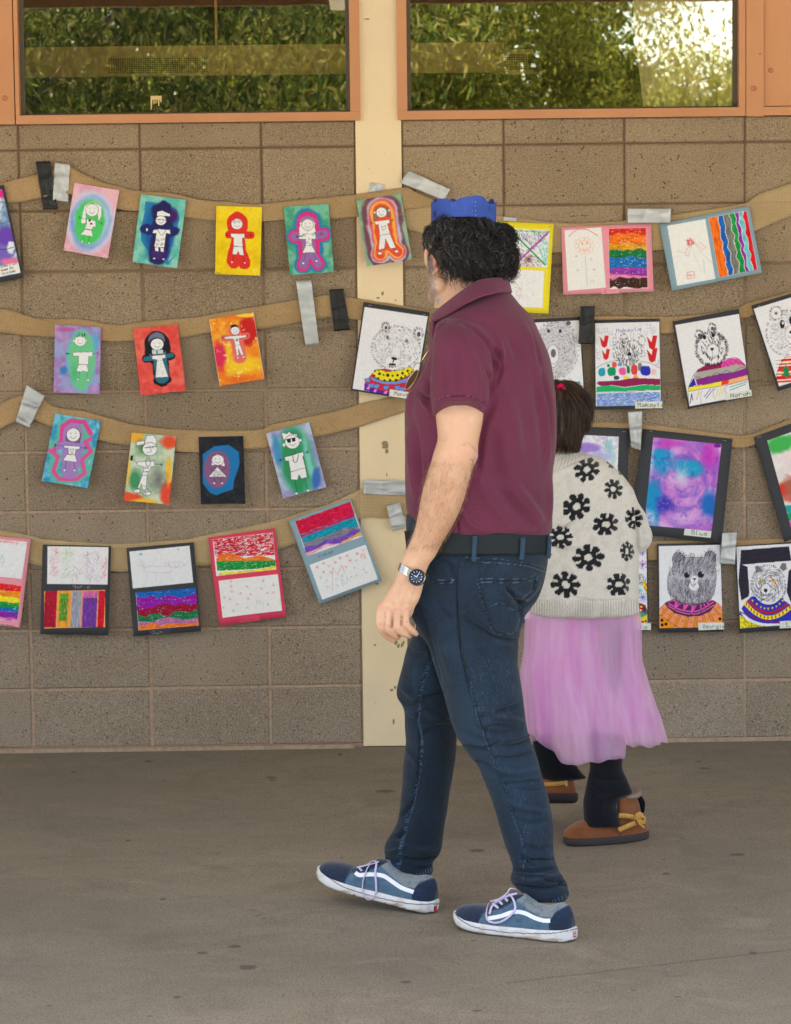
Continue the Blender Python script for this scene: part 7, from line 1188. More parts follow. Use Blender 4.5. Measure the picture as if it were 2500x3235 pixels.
for x, y in q: S.ln([(x, y-7), (x, y+9)], SD, 3, .7)
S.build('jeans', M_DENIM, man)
# belt and loops
def ringpart(rows, name, mat, col=None, th=1.0, ns=64, parent=None):
    v, f = loft(JF, rows, 8, ns, p=2.3); o = mk(name, v, f, mat, parent or man, True, None if col is None else np.tile(lin(np.array(col)/255.), (len(v), 1))); return o
M_BELT = simple('belt_leather', rgb(20, 28, 34), .6, .25, sc_=90)
ringpart([(330, 328, 1518, YM, .176, .1), (350, 334, 1524, YM, .178, .1), (420, 342, 1530, YM, .179, .1), (500, 352, 1527, YM, .180, .1), (520, 364, 1522, YM, .180, .1)], 'belt', M_BELT)
def strip(fz, pts, w_, Y, name, mat, par, th=.004, col=None, n=24, surf=None):
    q = curve(pts, n); T_ = np.gradient(q, axis=0); T_ /= np.linalg.norm(T_, axis=1)[:, None]; nn = np.stack([-T_[:, 1], T_[:, 0]], 1); V = []; Y = np.interp(np.linspace(0, 1, n), np.linspace(0, 1, np.size(Y)), np.atleast_1d(Y))
    for i in range(n):
        for j, (a, dy) in enumerate([(-.5, th), (-.42, 0), (0, -th*.3), (.42, 0), (.5, th)]): V.append(p3(fz, q[i][0]+nn[i][0]*a*w_, q[i][1]+nn[i][1]*a*w_, Y[i]+dy))
    F = [(i*5+j, i*5+j+1, (i+1)*5+j+1, (i+1)*5+j) for i in range(n-1) for j in range(4)]
    return mk(name, V, F, mat, par, True, None if col is None else np.tile(lin(np.array(col)/255.), (len(V), 1)))
def surfY(px, py, obj_V, r=9):
    X_, Y_ = proj(obj_V); m = (np.abs(X_-px) < r) & (np.abs(Y_-py) < r); return float(obj_V[m][:, 1].min()) if m.any() else YM-.2
JV = S.V
for pts in ([(910, 372), (908, 440), (904, 520), (902, 580)], [(1305, 385), (1302, 440), (1300, 500), (1292, 565)], [(1522, 372), (1520, 440), (1516, 510), (1512, 540)]):
    ys = []
    for x, y in pts: a, b = JF(x, y); ys.append(surfY(float(a), float(b), JV)-.011)
    strip(JF, pts, 38, min(ys), 'belt_loop', M_DENIM, man, col=(44, 66, 88))
# ---- sneakers
def shoe(H, Td, L, lift, label):
    """H heel point on the floor, Td unit direction heel->toe"""
    Td = np.array([Td[0], Td[1], 0.]); Td /= np.linalg.norm(Td); sd = np.array([-Td[1], Td[0], 0]); ns = 28
    def prof(tab, s_): t_ = np.array(tab, float); return np.interp(s_, t_[:, 0], t_[:, 1])
    # s: 0 heel .. 1 toe
    W_ = [(0, .012), (.02, .026), (.08, .036), (.2, .040), (.4, .040), (.6, .047), (.75, .051), (.87, .049), (.94, .041), (.98, .029), (1, .016)]
    ST = [(0, .036), (.1, .034), (.3, .030), (.6, .029), (.85, .033), (1, .044)]; SB = [(0, .006), (.04, .001), (.1, 0), (.72, 0), (.85, .004), (.95, .012), (1, .020)]
    UP = [(0, .066), (.03, .088), (.1, .094), (.2, .082), (.3, .082), (.42, .104), (.52, .100), (.62, .078), (.72, .062), (.84, .062), (.93, .058), (.98, .052), (1, .044)]
    rot = math.asin(lift/L); cr, sr = math.cos(rot), math.sin(rot)
    def tr(s_, w_, z): x = s_*L; return H+Td*(x*cr-z*sr)+sd*w_+np.array([0, 0, x*sr+z*cr])
    ss = np.r_[0, np.linspace(.01, .99, 60), 1]; V = []
    for s_ in ss:
        w_ = prof(W_, s_)+.004; zb, zt_ = prof(SB, s_), prof(ST, s_); 
        for j in range(ns):
            a = 2*math.pi*j/ns; cx_, sx = math.cos(a), math.sin(a); V.append(tr(s_+ (-.012 if s_ == 0 else .008 if s_ == 1 else 0), w_*math.copysign(abs(cx_)**.35, cx_), (zb+zt_)/2+(zt_-zb)/2*math.copysign(abs(sx)**.45, sx)))
    n = len(ss); F = [(i*ns+j, i*ns+(j+1) % ns, (i+1)*ns+(j+1) % ns, (i+1)*ns+j) for i in range(n-1) for j in range(ns)]+[tuple(range(ns))[::-1], tuple((n-1)*ns+j for j in range(ns))]
    V2, F2 = fuse([(V, F)], .0021, 3, .4)
    par = man
    so_ = Skin(V2, F2, St, (216, 214, 214)); UpV = []
    for s_ in ss:
        w_ = prof(W_, s_); zt_ = prof(ST, s_)-.008; h = max(prof(UP, s_)-zt_, .004)
        for j in range(ns):
            a = 2*math.pi*j/ns; cx_, sx = math.cos(a), math.sin(a); k = .62 if .12 < s_ < .55 else .8
            zz_ = zt_+(h*abs(sx)**.8 if sx > 0 else sx*.004); wn = w_*(1-.40*max(0, sx)**1.6*(1 if s_ < .6 else .6)); UpV.append(tr(s_, wn*math.copysign(abs(cx_)**k, cx_), zz_))
    V3, F3 = fuse([(UpV, F)], .0021, 4, .5); up_ = Skin(V3, F3, St, (108, 136, 156)); return so_, up_, tr, prof, sd
def floorp(px, py): p_ = floor_at(px, py); return np.array([p_[0], p_[1], 0])
NAVY = (24, 40, 64); CANV = (78, 106, 128); GREY = (128, 136, 140)
def finish(so_, up_, m, near, tr):
    X_ = lambda pts: [(m(x, y)) for x, y in pts]
    for q in (so_,): 
        q.tint((186, 176, 164), 40, 3, .5, .8, .5); 
        q.hatch(X_([(960, 500), (1420, 545), (1420, 556), (1000, 525)]), (140, 104, 72), .12, 110, 6, 34, .55, 3)
        for cx_, cy_, rx, ry in [(960, 492, 50, 10), (1080, 512, 80, 8), (1260, 522, 60, 12), (1400, 530, 50, 8)]: x, y = m(cx_, cy_); q.ell(x, y, rx, ry, (160, 124, 92), .9, .7, .55)
        q.cur(X_([(838, 372), (870, 412), (940, 452), (1030, 473), (1200, 491), (1400, 492), (1548, 466)]), (34, 34, 42), 4.6, 1, 50)
    c_ = up_; c_.c[:] = np.array(CANV)/255; c_.tint((94, 122, 142), 40, 3, .5, .8, .4)
    c_.poly(X_([(1195, 300), (1250, 345), (1330, 395), (1400, 400), (1440, 350), (1520, 330), (1520, 250), (1190, 200)]), GREY)
    c_.poly(X_([(1010, 320), (1100, 262), (1180, 205), (1240, 270), (1200, 300), (1110, 350), (1010, 372), (970, 440), (985, 470), (900, 440), (820, 400), (840, 330)]), NAVY); c_.poly(X_([(820, 320), (1040, 320), (1010, 350), (985, 400), (972, 470), (900, 450), (820, 390)]), NAVY)
    c_.poly(X_([(1385, 480), (1385, 430), (1420, 370), (1500, 325), (1560, 310), (1575, 480)]), NAVY); c_.tint((40, 60, 88), 20, 6, .5, .8, .35)
    for pts in ([(1385, 478), (1388, 425), (1425, 372), (1505, 328)], [(975, 465), (985, 410), (1010, 365), (1100, 345), (1195, 298)]): q_ = curve(X_(pts), 40); [c_.ln([tuple(q_[i]), tuple(q_[i+1])], (130, 150, 176), 2, .6) for i in range(0, 39, 2)]
    # side stripe as a raised strip of its own
near = (lambda x, y: (x, y))
H = floorp(1812, 2974); T_ = floorp(1448, 2926); Ln = np.linalg.norm(T_-H)
so_, up_, tr, prof, sd_ = shoe(H+np.array([.0, .0, 0]), T_-H, Ln, .0001, 'near'); finish(so_, up_, near, True, tr)
sol = so_.build('shoe_sole', M_RUB, man); upp = up_.build('sneaker', M_SUEDE, man)
def stripe(up_, pts, name, w_, colr, lift=.0022, par=None):
    q = curve(pts, 40); V = []; T_ = np.gradient(q, axis=0); T_ /= np.linalg.norm(T_, axis=1)[:, None]
    # nearest camera-side surface point for every sample
    fm = up_.face > .05; XY = np.stack([up_.X[fm], up_.Y[fm]], 1); PV = up_.V[fm]; PN = up_.N[fm]
    for i in range(len(q)):
        for a in (-.5, -.2, .2, .5):
            x, y = q[i][0]-T_[i][1]*a*w_, q[i][1]+T_[i][0]*a*w_; d = (XY[:, 0]-x)**2+(XY[:, 1]-y)**2; k = np.argsort(d)[:6]; V.append(PV[k].mean(0)+PN[k].mean(0)*lift)
            base = V[-1]; px, py = SF(x, y); V[-1] = at(px, py, base[1])
    F = [(i*4+j, i*4+j+1, (i+1)*4+j+1, (i+1)*4+j) for i in range(len(q)-1) for j in range(3)]; return mk(name, V, F, simple(name+'_mat', rgb(*colr), .5, .4), par or man)
SP = [(1030, 408), (1060, 402), (1110, 392), (1160, 374), (1205, 368), (1250, 378), (1300, 402), (1350, 418), (1392, 420)]
stripe(up_, SP, 'side_stripe', 24, (232, 234, 238), par=upp)
def laces(up_, sets, par):
    for pts in sets:
        q = curve(pts, 24); fm = up_.face > .0; XY = np.stack([up_.X[fm], up_.Y[fm]], 1); PV = up_.V[fm]; V_ = []
        for i in range(24): d = (XY[:, 0]-q[i][0])**2+(XY[:, 1]-q[i][1])**2; k = np.argmin(d); px, py = SF(*q[i]); V_.append(at(px, py, PV[k][1]-.006))
        v, f = tubeVF(V_, [.0030]*24, 8, flat=.5); mk('lace', v, f, simple('lace_lilac', rgb(206, 196, 226), .8, .2), par)
laces(up_, [[(1192, 238), (1160, 232), (1140, 262), (1085, 300), (1040, 310), (1022, 370), (1030, 420), (1090, 432), (1150, 400), (1190, 350), (1175, 290), (1150, 262)], [(1040, 380), (1055, 335), (1095, 300), (1150, 275), (1200, 262)], [(1060, 320), (1090, 345)], [(1090, 300), (1115, 325)], [(1120, 280), (1145, 305)]], upp)
def tag_(up_, so_, q, par):
    q = np.array(q, float); fm = so_.face > 0; V_ = []
    for x, y in q:
        px, py = SF(x, y); d = (so_.X[fm]-x)**2+(so_.Y[fm]-y)**2; V_.append(at(px, py, so_.V[fm][np.argmin(d)][1]-.002))
    c = MB(); mk('heel_tag', V_, [tuple(range(len(V_)))[::-1]], simple('red_tag', rgb(176, 36, 44), .5, .4), par, False)
tag_(up_, so_, [(1526, 486), (1543, 480), (1544, 512), (1528, 520)], sol)
strip(SF, [(1529, 492), (1540, 488)], 4, surfY(1825, 2945, so_.V)-.006, 'tag_letters', simple('tag_white', rgb(235, 230, 230)), sol, .001); strip(SF, [(1530, 498), (1536, 508), (1540, 497)], 3, surfY(1825, 2945, so_.V)-.006, 'tag_letters', simple('tag_white', rgb(235, 230, 230)), sol, .001)
# far sneaker: heel down, toe lifted
H = floorp(1372, 2884); Td = np.array([-.295, .155, 0]); Lf = np.linalg.norm(Td)+.002
so_, up_, tr, prof, sd_ = shoe(H, Td, Lf*1.0, .052, 'far')
A = np.array([[1390, 1, 0, 0]]); 
def m2_(x, y):
    u = (x-830)/(1555-830); return (62+u*(752-62), y-(390-150)+(u*(0)) + (-(1-u)*0) + (-8+ (u)*46) - 0*(1-u) + (1-u)*(-30))
def farm(x, y):
    u = (x-830)/725.; base_near = 372+ (455-372)*u; base_far = 112+(312-112)*u; return (62+u*690, base_far+(y-base_near)*1.0)
finish(so_, up_, farm, False, tr)
sol2 = so_.build('shoe_sole', M_RUB, man); upp2 = up_.build('sneaker', M_SUEDE, man)
stripe(up_, [(262, 140), (285, 155), (330, 152), (380, 152), (430, 162), (480, 195), (530, 228), (600, 254)], 'side_stripe', 24, (232, 234, 238), par=upp2)
laces(up_, [[(275, 108), (330, 96), (355, 78), (385, 78), (378, 140), (384, 220), (380, 270), (340, 300), (312, 270), (305, 200), (330, 120), (350, 90)], [(270, 112), (320, 100), (380, 84), (400, 76)], [(280, 108), (300, 130)]], upp2)
tag_(up_, so_, [(718, 338), (735, 330), (736, 362), (720, 370)], sol2)
# ---- hair of the man
hb = [ellipsoid(hp(-.014, 0, .006), (.097, .087, .086), HR)]
for x, y, dY, r in [(1040, 640, -.01, .044), (1105, 740, -.01, .036), (1140, 840, 0, .027), (1080, 890, 0, .024), (1000, 860, -.04, .036), (880, 900, -.06, .030), (770, 900, -.068, .028), (650, 880, -.07, .028), (560, 840, -.072, .026), (520, 740, -.066, .024), (450, 580, -.055, .026), (420, 540, -.03, .022), (395, 600, -.02, .016), (400, 700, -.01, .010), (1000, 700, -.05, .045), (800, 760, -.07, .042), (640, 720, -.07, .04), (1100, 560, .0, .036), (560, 560, -.06, .04), (860, 965, -.05, .016), (1185, 780, .01, .016), (1120, 930, 0, .013)]:
    hb.append(ellipsoid(p3(HF, x, y, YM+dY), (r, r, r), None, 18, 12))
V, F = fuse(hb, .0032, 3, .5); S = Skin(V, F, Ht, (22, 20, 24)); S.lump(.05, .010, 21, 2); S.lump(.02, .006, 22, 2); S.c = S.c*1.0
hair = S.build('hair', M_HAIRC, man); HV, HN, Hf = S.V, normals(S.V, S.F), S.face
def curls(HV, HN, Hmask, n, m, L0, L1, R0, R1, turns, down, cols, rad, name, par, seed=1, lift=.004, away=.3):
    r = np.random.default_rng(seed); idx = r.choice(np.where(Hmask)[0], n); P0 = HV[idx]+HN[idx]*.001; N0 = HN[idx]; D = np.array(down)+r.normal(size=(n, 3))*.35
    D = D-N0*(D*N0).sum(1)[:, None]*.8; D /= np.linalg.norm(D, axis=1)[:, None]; A = np.cross(D, N0); A /= np.linalg.norm(A, axis=1)[:, None]+1e-9; L = r.uniform(L0, L1, n); Rr = r.uniform(R0, R1, n); t_ = np.linspace(0, 1, m); ph = r.random(n)*6.28; tr = r.uniform(*turns, n)*np.where(r.random(n) > .5, 1, -1)
    # neighbouring strands share a lock
    cell = np.floor(P0/.022).astype(int); hsh = (cell*np.array([73856093, 19349663, 83492791])).sum(1) % 997/997.; ph = hsh*6.28+r.normal(size=n)*.35; tr = np.sign(np.sin(hsh*40))*(turns[0]+(turns[1]-turns[0])*hsh)
    C_ = P0[:, None]+D[:, None]*(L[:, None]*t_)[..., None]+N0[:, None]*(lift*np.sin(t_*3.14)+away*L[:, None]*0*t_)[..., None]
    a = ph[:, None]+tr[:, None]*t_*6.28; g = Rr[:, None]*np.minimum(1, t_*3+.15)
    S_ = C_+A[:, None]*(g*np.cos(a))[..., None]+N0[:, None]*(g*np.sin(a)*.8+g*.5)[..., None]+np.array([0, 0, -1])*(t_**2*L[:, None]*.12)[..., None]
    ci = r.choice(len(cols[0]), n, p=cols[1]); cc = np.array([rgb(*c) for c in cols[0]])[ci]*r.uniform(.7, 1.3, (n, 1)); return strandmesh(S_, rad, cc, name, par)
hx, hy = (S.X, S.Y)
keep = (HN[:, 2] > -.6) & ((hy < 400) | ~((hx < 500) & (hy > 620))) & (hy < 960)
hc_ = ([(20, 18, 22), (36, 32, 36), (58, 54, 58), (118, 112, 114)], [.5, .30, .15, .05])  # lighter strands act as painted sheen on black hair; palest are grey hairs
curls(HV, HN, keep, 5600, 12, .014, .034, .0015, .005, (.5, 1.3), (.25, 0, -1), hc_, .00075, 'hair_curls', hair, 3)
curls(HV, HN, keep & (hx > 820) & (hy > 500), 900, 14, .02, .036, .004, .008, (1.0, 2.0), (.35, 0, -1), hc_, .0008, 'hair_curls', hair, 4, .008)
curls(HV, HN, keep & (hx < 600) & (hy > 430), 500, 12, .018, .035, .002, .005, (.5, 1.2), (.3, 0, -1), ([(30, 28, 32), (96, 90, 92), (150, 146, 148)], [.6, .25, .15]), .0006, 'hair_curls', hair, 5)
curls(HV, HN, (hy > 760) & (hx > 480) & (HN[:, 2] > -.9), 420, 14, .022, .042, .004, .008, (.8, 1.6), (.2, 0, -1), hc_, .0008, 'hair_curls', hair, 6, .006)
AV, AN, ax_, ay_ = ARM
curls(AV, AN, (ay_ > 1180) & (ay_ < 1900) & (ax_ > 180) & (ax_ < 800) & (AV[:, 1] < YM-.1) & (AN[:, 1] < .3), 1500, 5, .008, .018, .0004, .0012, (.1, .3), (-.3, 0, -1), ([(120, 88, 66), (150, 116, 90)], [.5, .5]), .00022, 'arm_hair', MB_, 12)
# ---- paper crown
n, m = 260, 26; V = []; topx = [383, 400, 430, 470, 530, 580, 620, 660, 700, 760, 860, 930, 960, 1000, 1030, 1050, 1072]; topy = [205, 196, 200, 160, 158, 170, 190, 172, 150, 140, 125, 138, 165, 218, 216, 204, 202]
for i in range(n):
    a = 2*math.pi*i/n; x = 727.5+344.5*math.cos(a); near = -math.sin(a)
    tp = np.interp(x, topx, topy)+ (3*math.sin(i*1.7)) if near > 0 else 190+30*math.sin(a*9)
    u = (x-727.5)/344.5; bt = (352+84*abs(u)**2.6-(10 if u > 0 else 0)*abs(u)) if near > 0 else 436+10*near
    for j in range(m): f = j/(m-1); px, py = HF(x, tp*(1-f)+bt*f); V.append(at(px, py, YM+.012-.098*near*(1+.02*math.sin(3*a))))
F = np.array([(i*m+j, ((i+1) % n)*m+j, ((i+1) % n)*m+j+1, i*m+j+1) for i in range(n) for j in range(m-1)], np.int32)
S = Skin(np.array(V), F, Ht, (52, 78, 158)); S.face[:] = 1; S.tint((44, 68, 146), 90, 2, .45, .7, .6); nearm = S.V[:, 1] < YM; c0 = S.c.copy()
S.ell(424, 326, 15, 38, (64, 34, 70), .1); S.ell(1000, 268, 10, 30, (30, 70, 100), .2); S.ln([(590, 205), (615, 245), (645, 195)], (96, 120, 190), 3, .7); S.cur([(800, 190), (796, 270), (808, 340)], (80, 106, 180), 3, .6); S.cur([(860, 200), (872, 270), (866, 345)], (44, 66, 140), 3, .7)
S.c = np.where(nearm[:, None], S.c, c0); crown = S.build('paper_crown', M_PAPER, man)
md = crown.modifiers.new('t', 'SOLIDIFY'); md.thickness = .0008
stv = []
for x, y in [(818, 188), (850, 196), (806, 234), (842, 237), (816, 288), (852, 288), (818, 332), (850, 335)]:
    a = (x-727.5)/344.5; Yq = YM+.012-.098*math.sqrt(max(0, 1-a*a))-.0012; v, f = tubeVF([p3(HF, x-8, y, Yq), p3(HF, x+8, y+2, Yq)], [.0008]*2, 4); mk('staple', v, f, M_STAPLE, crown)
# ---- wristwatch
M_STEEL = simple('watch_steel', rgb(190, 186, 182), .25, .5, 1, .04, 300); M_DIAL = simple('watch_dial', rgb(24, 48, 76), .25, .5, 0); M_BEZ = simple('watch_bezel', rgb(20, 26, 34), .3, .5, .3); M_MARK = simple('watch_marks', rgb(225, 230, 235), .4, .4)
wc = p3(JF, 437, 712, YH-.036); wn = np.array([-.18, -.93, .30]); wn /= np.linalg.norm(wn); wx = np.cross(np.array([0, 0, 1.]), -wn); wx /= np.linalg.norm(wx); wz = np.cross(wx, wn)*1; wz = wz if wz[2] > 0 else -wz
def turned(profile, name, mat, par, n=40, off=0):
    V = [];
    for r, h in profile:
        for i in range(n): a = 2*math.pi*i/n; V.append(wc+wx*r*math.cos(a)+wz*r*math.sin(a)+wn*h)
    F = [(k*n+i, k*n+(i+1) % n, (k+1)*n+(i+1) % n, (k+1)*n+i) for k in range(len(profile)-1) for i in range(n)]+[tuple((len(profile)-1)*n+i for i in range(n))]; return mk(name, V, F, mat, par)
case = turned([(.016, -.006), (.0205, -.004), (.0212, 0), (.0205, .004), (.0175, .0055)], 'wristwatch', M_STEEL, man)
turned([(.0195, .0045), (.0193, .0066), (.0165, .0072), (.0160, .0062)], 'bezel', M_BEZ, case); turned([(.0158, .0058), (.0158, .0066)], 'dial', M_DIAL, case)
def bar(a0, r0, r1, w_, h, par, mat=M_MARK):
    d = wx*math.cos(a0)+wz*math.sin(a0); q = np.cross(d, wn); V = [wc+d*r0-q*w_+wn*h, wc+d*r1-q*w_+wn*h, wc+d*r1+q*w_+wn*h, wc+d*r0+q*w_+wn*h]; V += [v+wn*.0004 for v in V]; return V, [(0, 1, 2, 3), (7, 6, 5, 4), (0, 4, 5, 1), (1, 5, 6, 2), (2, 6, 7, 3), (3, 7, 4, 0)]
mm = MB()
for k in range(12): v, f = bar(k*math.pi/6, .0115, .0145, .0006, .0068, case); mm.add(v, f)
mm.build('hour_marks', M_MARK, case); v, f = bar(.5, -.002, .0085, .0007, .0076, case); mk('hand', v, f, M_MARK, case); v, f = bar(2.2, -.002, .012, .0005, .0082, case); mk('hand', v, f, M_MARK, case)
for a, r in ((0, .0235), (.5, .0228), (-.5, .0228)): v, f = tubeVF([wc+(wx*math.cos(a+.1)+wz*math.sin(a+.1))*.0195, wc+(wx*math.cos(a+.1)+wz*math.sin(a+.1))*r], [.002]*2, 10); mk('pusher', v, f, M_STEEL, case)
pth = curve([p3(JF, 400, 690, YH-.030), p3(JF, 350, 662, YH-.0255), p3(JF, 308, 634, YH-.012), p3(JF, 292, 622, YH+.004), p3(JF, 330, 640, YH+.020), p3(JF, 430, 680, YH+.025), p3(JF, 505, 706, YH+.014), p3(JF, 522, 716, YH-.002), p3(JF, 500, 722, YH-.018), p3(JF, 470, 722, YH-.028)], 46)
ad = p3(JF, 300, 760, YH)-p3(JF, 345, 600, YH); ad /= np.linalg.norm(ad)
br = MB()
for i in range(0, 45):
    a, b = pth[i], pth[i+1]; t_ = b-a; L = np.linalg.norm(t_); t_ /= L; o_n = np.cross(t_, ad); o_n /= np.linalg.norm(o_n); c_ = (a+b)/2
    for w0, w1 in ((-.0095, -.0035), (-.003, .003), (.0035, .0095)):
        V = [c_+t_*sx*L*.44+ad*w_+o_n*h for h in (-.0013, .0013) for w_ in (w0, w1) for sx in (-1, 1)]; br.add(V, [(0, 1, 3, 2), (4, 6, 7, 5), (0, 4, 5, 1), (2, 3, 7, 6), (0, 2, 6, 4), (1, 5, 7, 3)])
br.build('bracelet', M_STEEL, case)
# ---- sunglasses hooked on the shirt front
sg_ = empty('sunglasses', p3(ZB, 1100, 1450, YM-.03), 'gold-rimmed dark sunglasses hooked on the front of the maroon shirt', 'sunglasses')
M_GOLD = simple('gold_wire', rgb(214, 176, 130), .25, .5, 1); t = NT('dark_lens'); M_LENS = t.fin(rgb(44, 38, 34), .12, .6)
YL = YM-.06
for ox, oy, dY, nm in ((0, 0, 0, 1), (70, -230, .05, 2)):
    q = []; 
    for i in range(25):
        a = 2*math.pi*i/24; u, v_ = math.cos(a)*150, math.sin(a)*42; ca, sa = math.cos(2.12), math.sin(2.12); q.append(p3(ZB, 1062+ox+u*ca-v_*sa, 1476+oy+u*sa+v_*ca, YL+dY+v_*.0004))
    if nm == 1:
        mk('lens', q[:-1], [tuple(range(24))[::-1]], M_LENS, sg_); v, f = tubeVF(q, [.0011]*25, 8, False); mk('rim', v, f, M_GOLD, sg_)
v, f = tubeVF(curve([p3(ZB, 1085, 1345, YL), p3(ZB, 1092, 1300, YL), p3(ZB, 1130, 1252, YL+.01), p3(ZB, 1175, 1262, YL+.02), p3(ZB, 1190, 1290, YL+.02)], 16), [.0009]*16, 8); mk('nose_bridge', v, f, M_GOLD, sg_)
v, f = tubeVF(curve([p3(ZB, 1180, 1275, YL+.01), p3(ZB, 1215, 1190, YL), p3(ZB, 1278, 1100, YL-.005), p3(ZB, 1320, 1040, YL)], 16), [.0018]*16, 8); mk('temple', v, f, M_GOLD, sg_)
v, f = tubeVF(curve([p3(ZB, 985, 1590, YL), p3(ZB, 970, 1612, YL), p3(ZB, 990, 1618, YL+.01)], 8), [.0014]*8, 8); mk('hinge', v, f, M_GOLD, sg_)
# ================================================================= GIRL
YG = -1.56
girl = empty('person', (float(at(1900, 2650, YG)[0]), YG, 0), 'child seen from behind in a cream flowered jumper and long pink tulle skirt', 'person')
GF = fr(1650, 1180, 2.73); KF = fr(1600, 1900, 2.56909); Gt = (1650, 1180, 2.73); Kt = (1600, 1900, 2.56909)
def g3(x, y, Y): px, py = GF(x, y); return at(px, py, Y)
def k3(x, y, Y): px, py = KF(x, y); return at(px, py, Y)
gc = g3(322, 350, YG); gfa = np.array([-.35, .93, 0]); gfa /= np.linalg.norm(gfa); gl = np.array([-gfa[1], gfa[0], 0]); GR = np.stack([gfa, gl, upv], 1); gq = lambda a, b, c_: gc+gfa*a+gl*b+upv*c_
parts = [ellipsoid(gc, (.085, .070, .085), GR), ellipsoid(gq(.03, 0, -.045), (.055, .055, .07), GR), ellipsoid(gq(.085, 0, -.03), (.012, .01, .012), GR, 12, 8), ellipsoid(gq(0, .072, -.025), (.012, .007, .022), GR, 14, 10), ellipsoid(gq(0, -.072, -.025), (.012, .007, .022), GR, 14, 10), chain([gq(.078, -.018, -.06), gq(.084, 0, -.062), gq(.078, .018, -.06)], [.005, .006, .005]),
         loft(GF, [(450, 200, 430, YG, .04), (600, 190, 460, YG, .042), (680, 180, 500, YG, .05), (760, 120, 560, YG, .06), (860, 60, 700, YG, .07)], 16, 28), loft(GF, [(800, 100, 800, YG, .08), (1200, 60, 880, YG, .1), (2000, 200, 880, YG, .1)], 12, 28),
         chain([g3(800, 950, YG), g3(980, 1330, YG), g3(860, 1420, YG+.16)], [.03, .026, .02]), chain([g3(60, 950, YG), g3(-20, 1330, YG+.02), g3(200, 1420, YG+.18)], [.03, .026, .02]), ellipsoid(g3(820, 1430, YG+.19), (.022, .03, .016)), ellipsoid(g3(240, 1430, YG+.2), (.022, .03, .016)),
         chain([k3(780, 200, YG), k3(800, 900, YG), k3(800, 1700, YG)], [.06, .04, .03]), chain([k3(450, 200, YG+.05), k3(430, 900, YG+.12), k3(440, 1480, YG+.26)], [.06, .04, .03])]
for bx, by, bY, sx in ((820, 1430, YG+.21, 1), (240, 1430, YG+.22, -1)):
    for k_ in range(4): parts.append(chain([g3(bx-20+k_*18, by, bY), g3(bx-24+k_*18, by-30, bY+.03), g3(bx-20+k_*18, by-20, bY+.055)], [.0062, .006, .005], k=10))
    parts.append(chain([g3(bx-sx*30, by, bY-.02), g3(bx-sx*45, by-40, bY+.01)], [.007, .006], k=10))
V, F = fuse(parts, .0034, 4, .5); S = Skin(V, F, Gt, (190, 140, 106)); S.build('body', M_SKIN, girl)
for s_ in (1, -1): v, f = ellipsoid(gq(.072, s_*.026, -.005), (.009, .009, .009), GR, 14, 9); mk('eye', v, f, simple('eye_white', (.75, .75, .72), .2), girl)
# hair: smooth bob gathered by a pink tie
hb = [ellipsoid(gq(-.01, 0, .008), (.088, .084, .086), GR), loft(GF, [(100, 230, 400, YG-.02, .03), (130, 180, 450, YG-.02, .06), (200, 130, 520, YG-.02, .085), (300, 110, 548, YG-.02, .092), (400, 110, 556, YG-.02, .09), (480, 120, 545, YG-.025, .08), (560, 150, 520, YG-.03, .068), (610, 170, 508, YG-.03, .058), (638, 220, 490, YG-.03, .045)], 30, 40)]
V, F = fuse(hb, .0034, 4, .5); S = Skin(V, F, Gt, (52, 36, 28)); S.lump(.06, .004, 31, 2)
for pts in ([(340, 180), (420, 260), (450, 420), (430, 600)], [(340, 190), (370, 320), (370, 480), (360, 620)], [(350, 170), (470, 240), (520, 360), (500, 560)], [(320, 200), (310, 400), (320, 620)]): S.crease(pts, 14, -.004)
S.build('hair', M_HAIRC, girl); HN = normals(S.V, S.F); r = np.random.default_rng(8); idx = r.choice(len(S.V), 4200); P0 = S.V[idx]+HN[idx]*.0012; src = g3(345, 165, YG-.07)
D = np.array([0, 0, -1.])+(P0-src)*np.array([3, 3, 1.5]); N0 = HN[idx]; D -= N0*(D*N0).sum(1)[:, None]; D /= np.linalg.norm(D, axis=1)[:, None]; L = r.uniform(.025, .06, len(idx)); t_ = np.linspace(0, 1, 7)
Sx = P0[:, None]+D[:, None]*(L[:, None]*t_)[..., None]+N0[:, None]*(.0015*np.sin(t_*3.1)-.004*t_**2)[..., None]; cc = np.array([rgb(44, 30, 24), rgb(74, 54, 42), rgb(104, 80, 62)])[r.choice(3, len(idx), p=[.5, .35, .15])]*r.uniform(.7, 1.2, (len(idx), 1)); strandmesh(Sx, .0008, cc, 'hair_strands', bpy.data.objects['hair.001'])
q = []
for i in range(60): a = i/59*6.28*1.0; q.append(g3(330+22*math.cos(a)+3*math.sin(i*3.1), 142+34*math.sin(a)+3*math.cos(i*2.7), YG-.075+.006*math.sin(i*2.3)))
v, f = tubeVF(q, [.006+.002*math.sin(i*2.9) for i in range(60)], 8); mk('hair_tie', v, f, simple('pink_tie', rgb(226, 20, 90), .8, .2), girl)
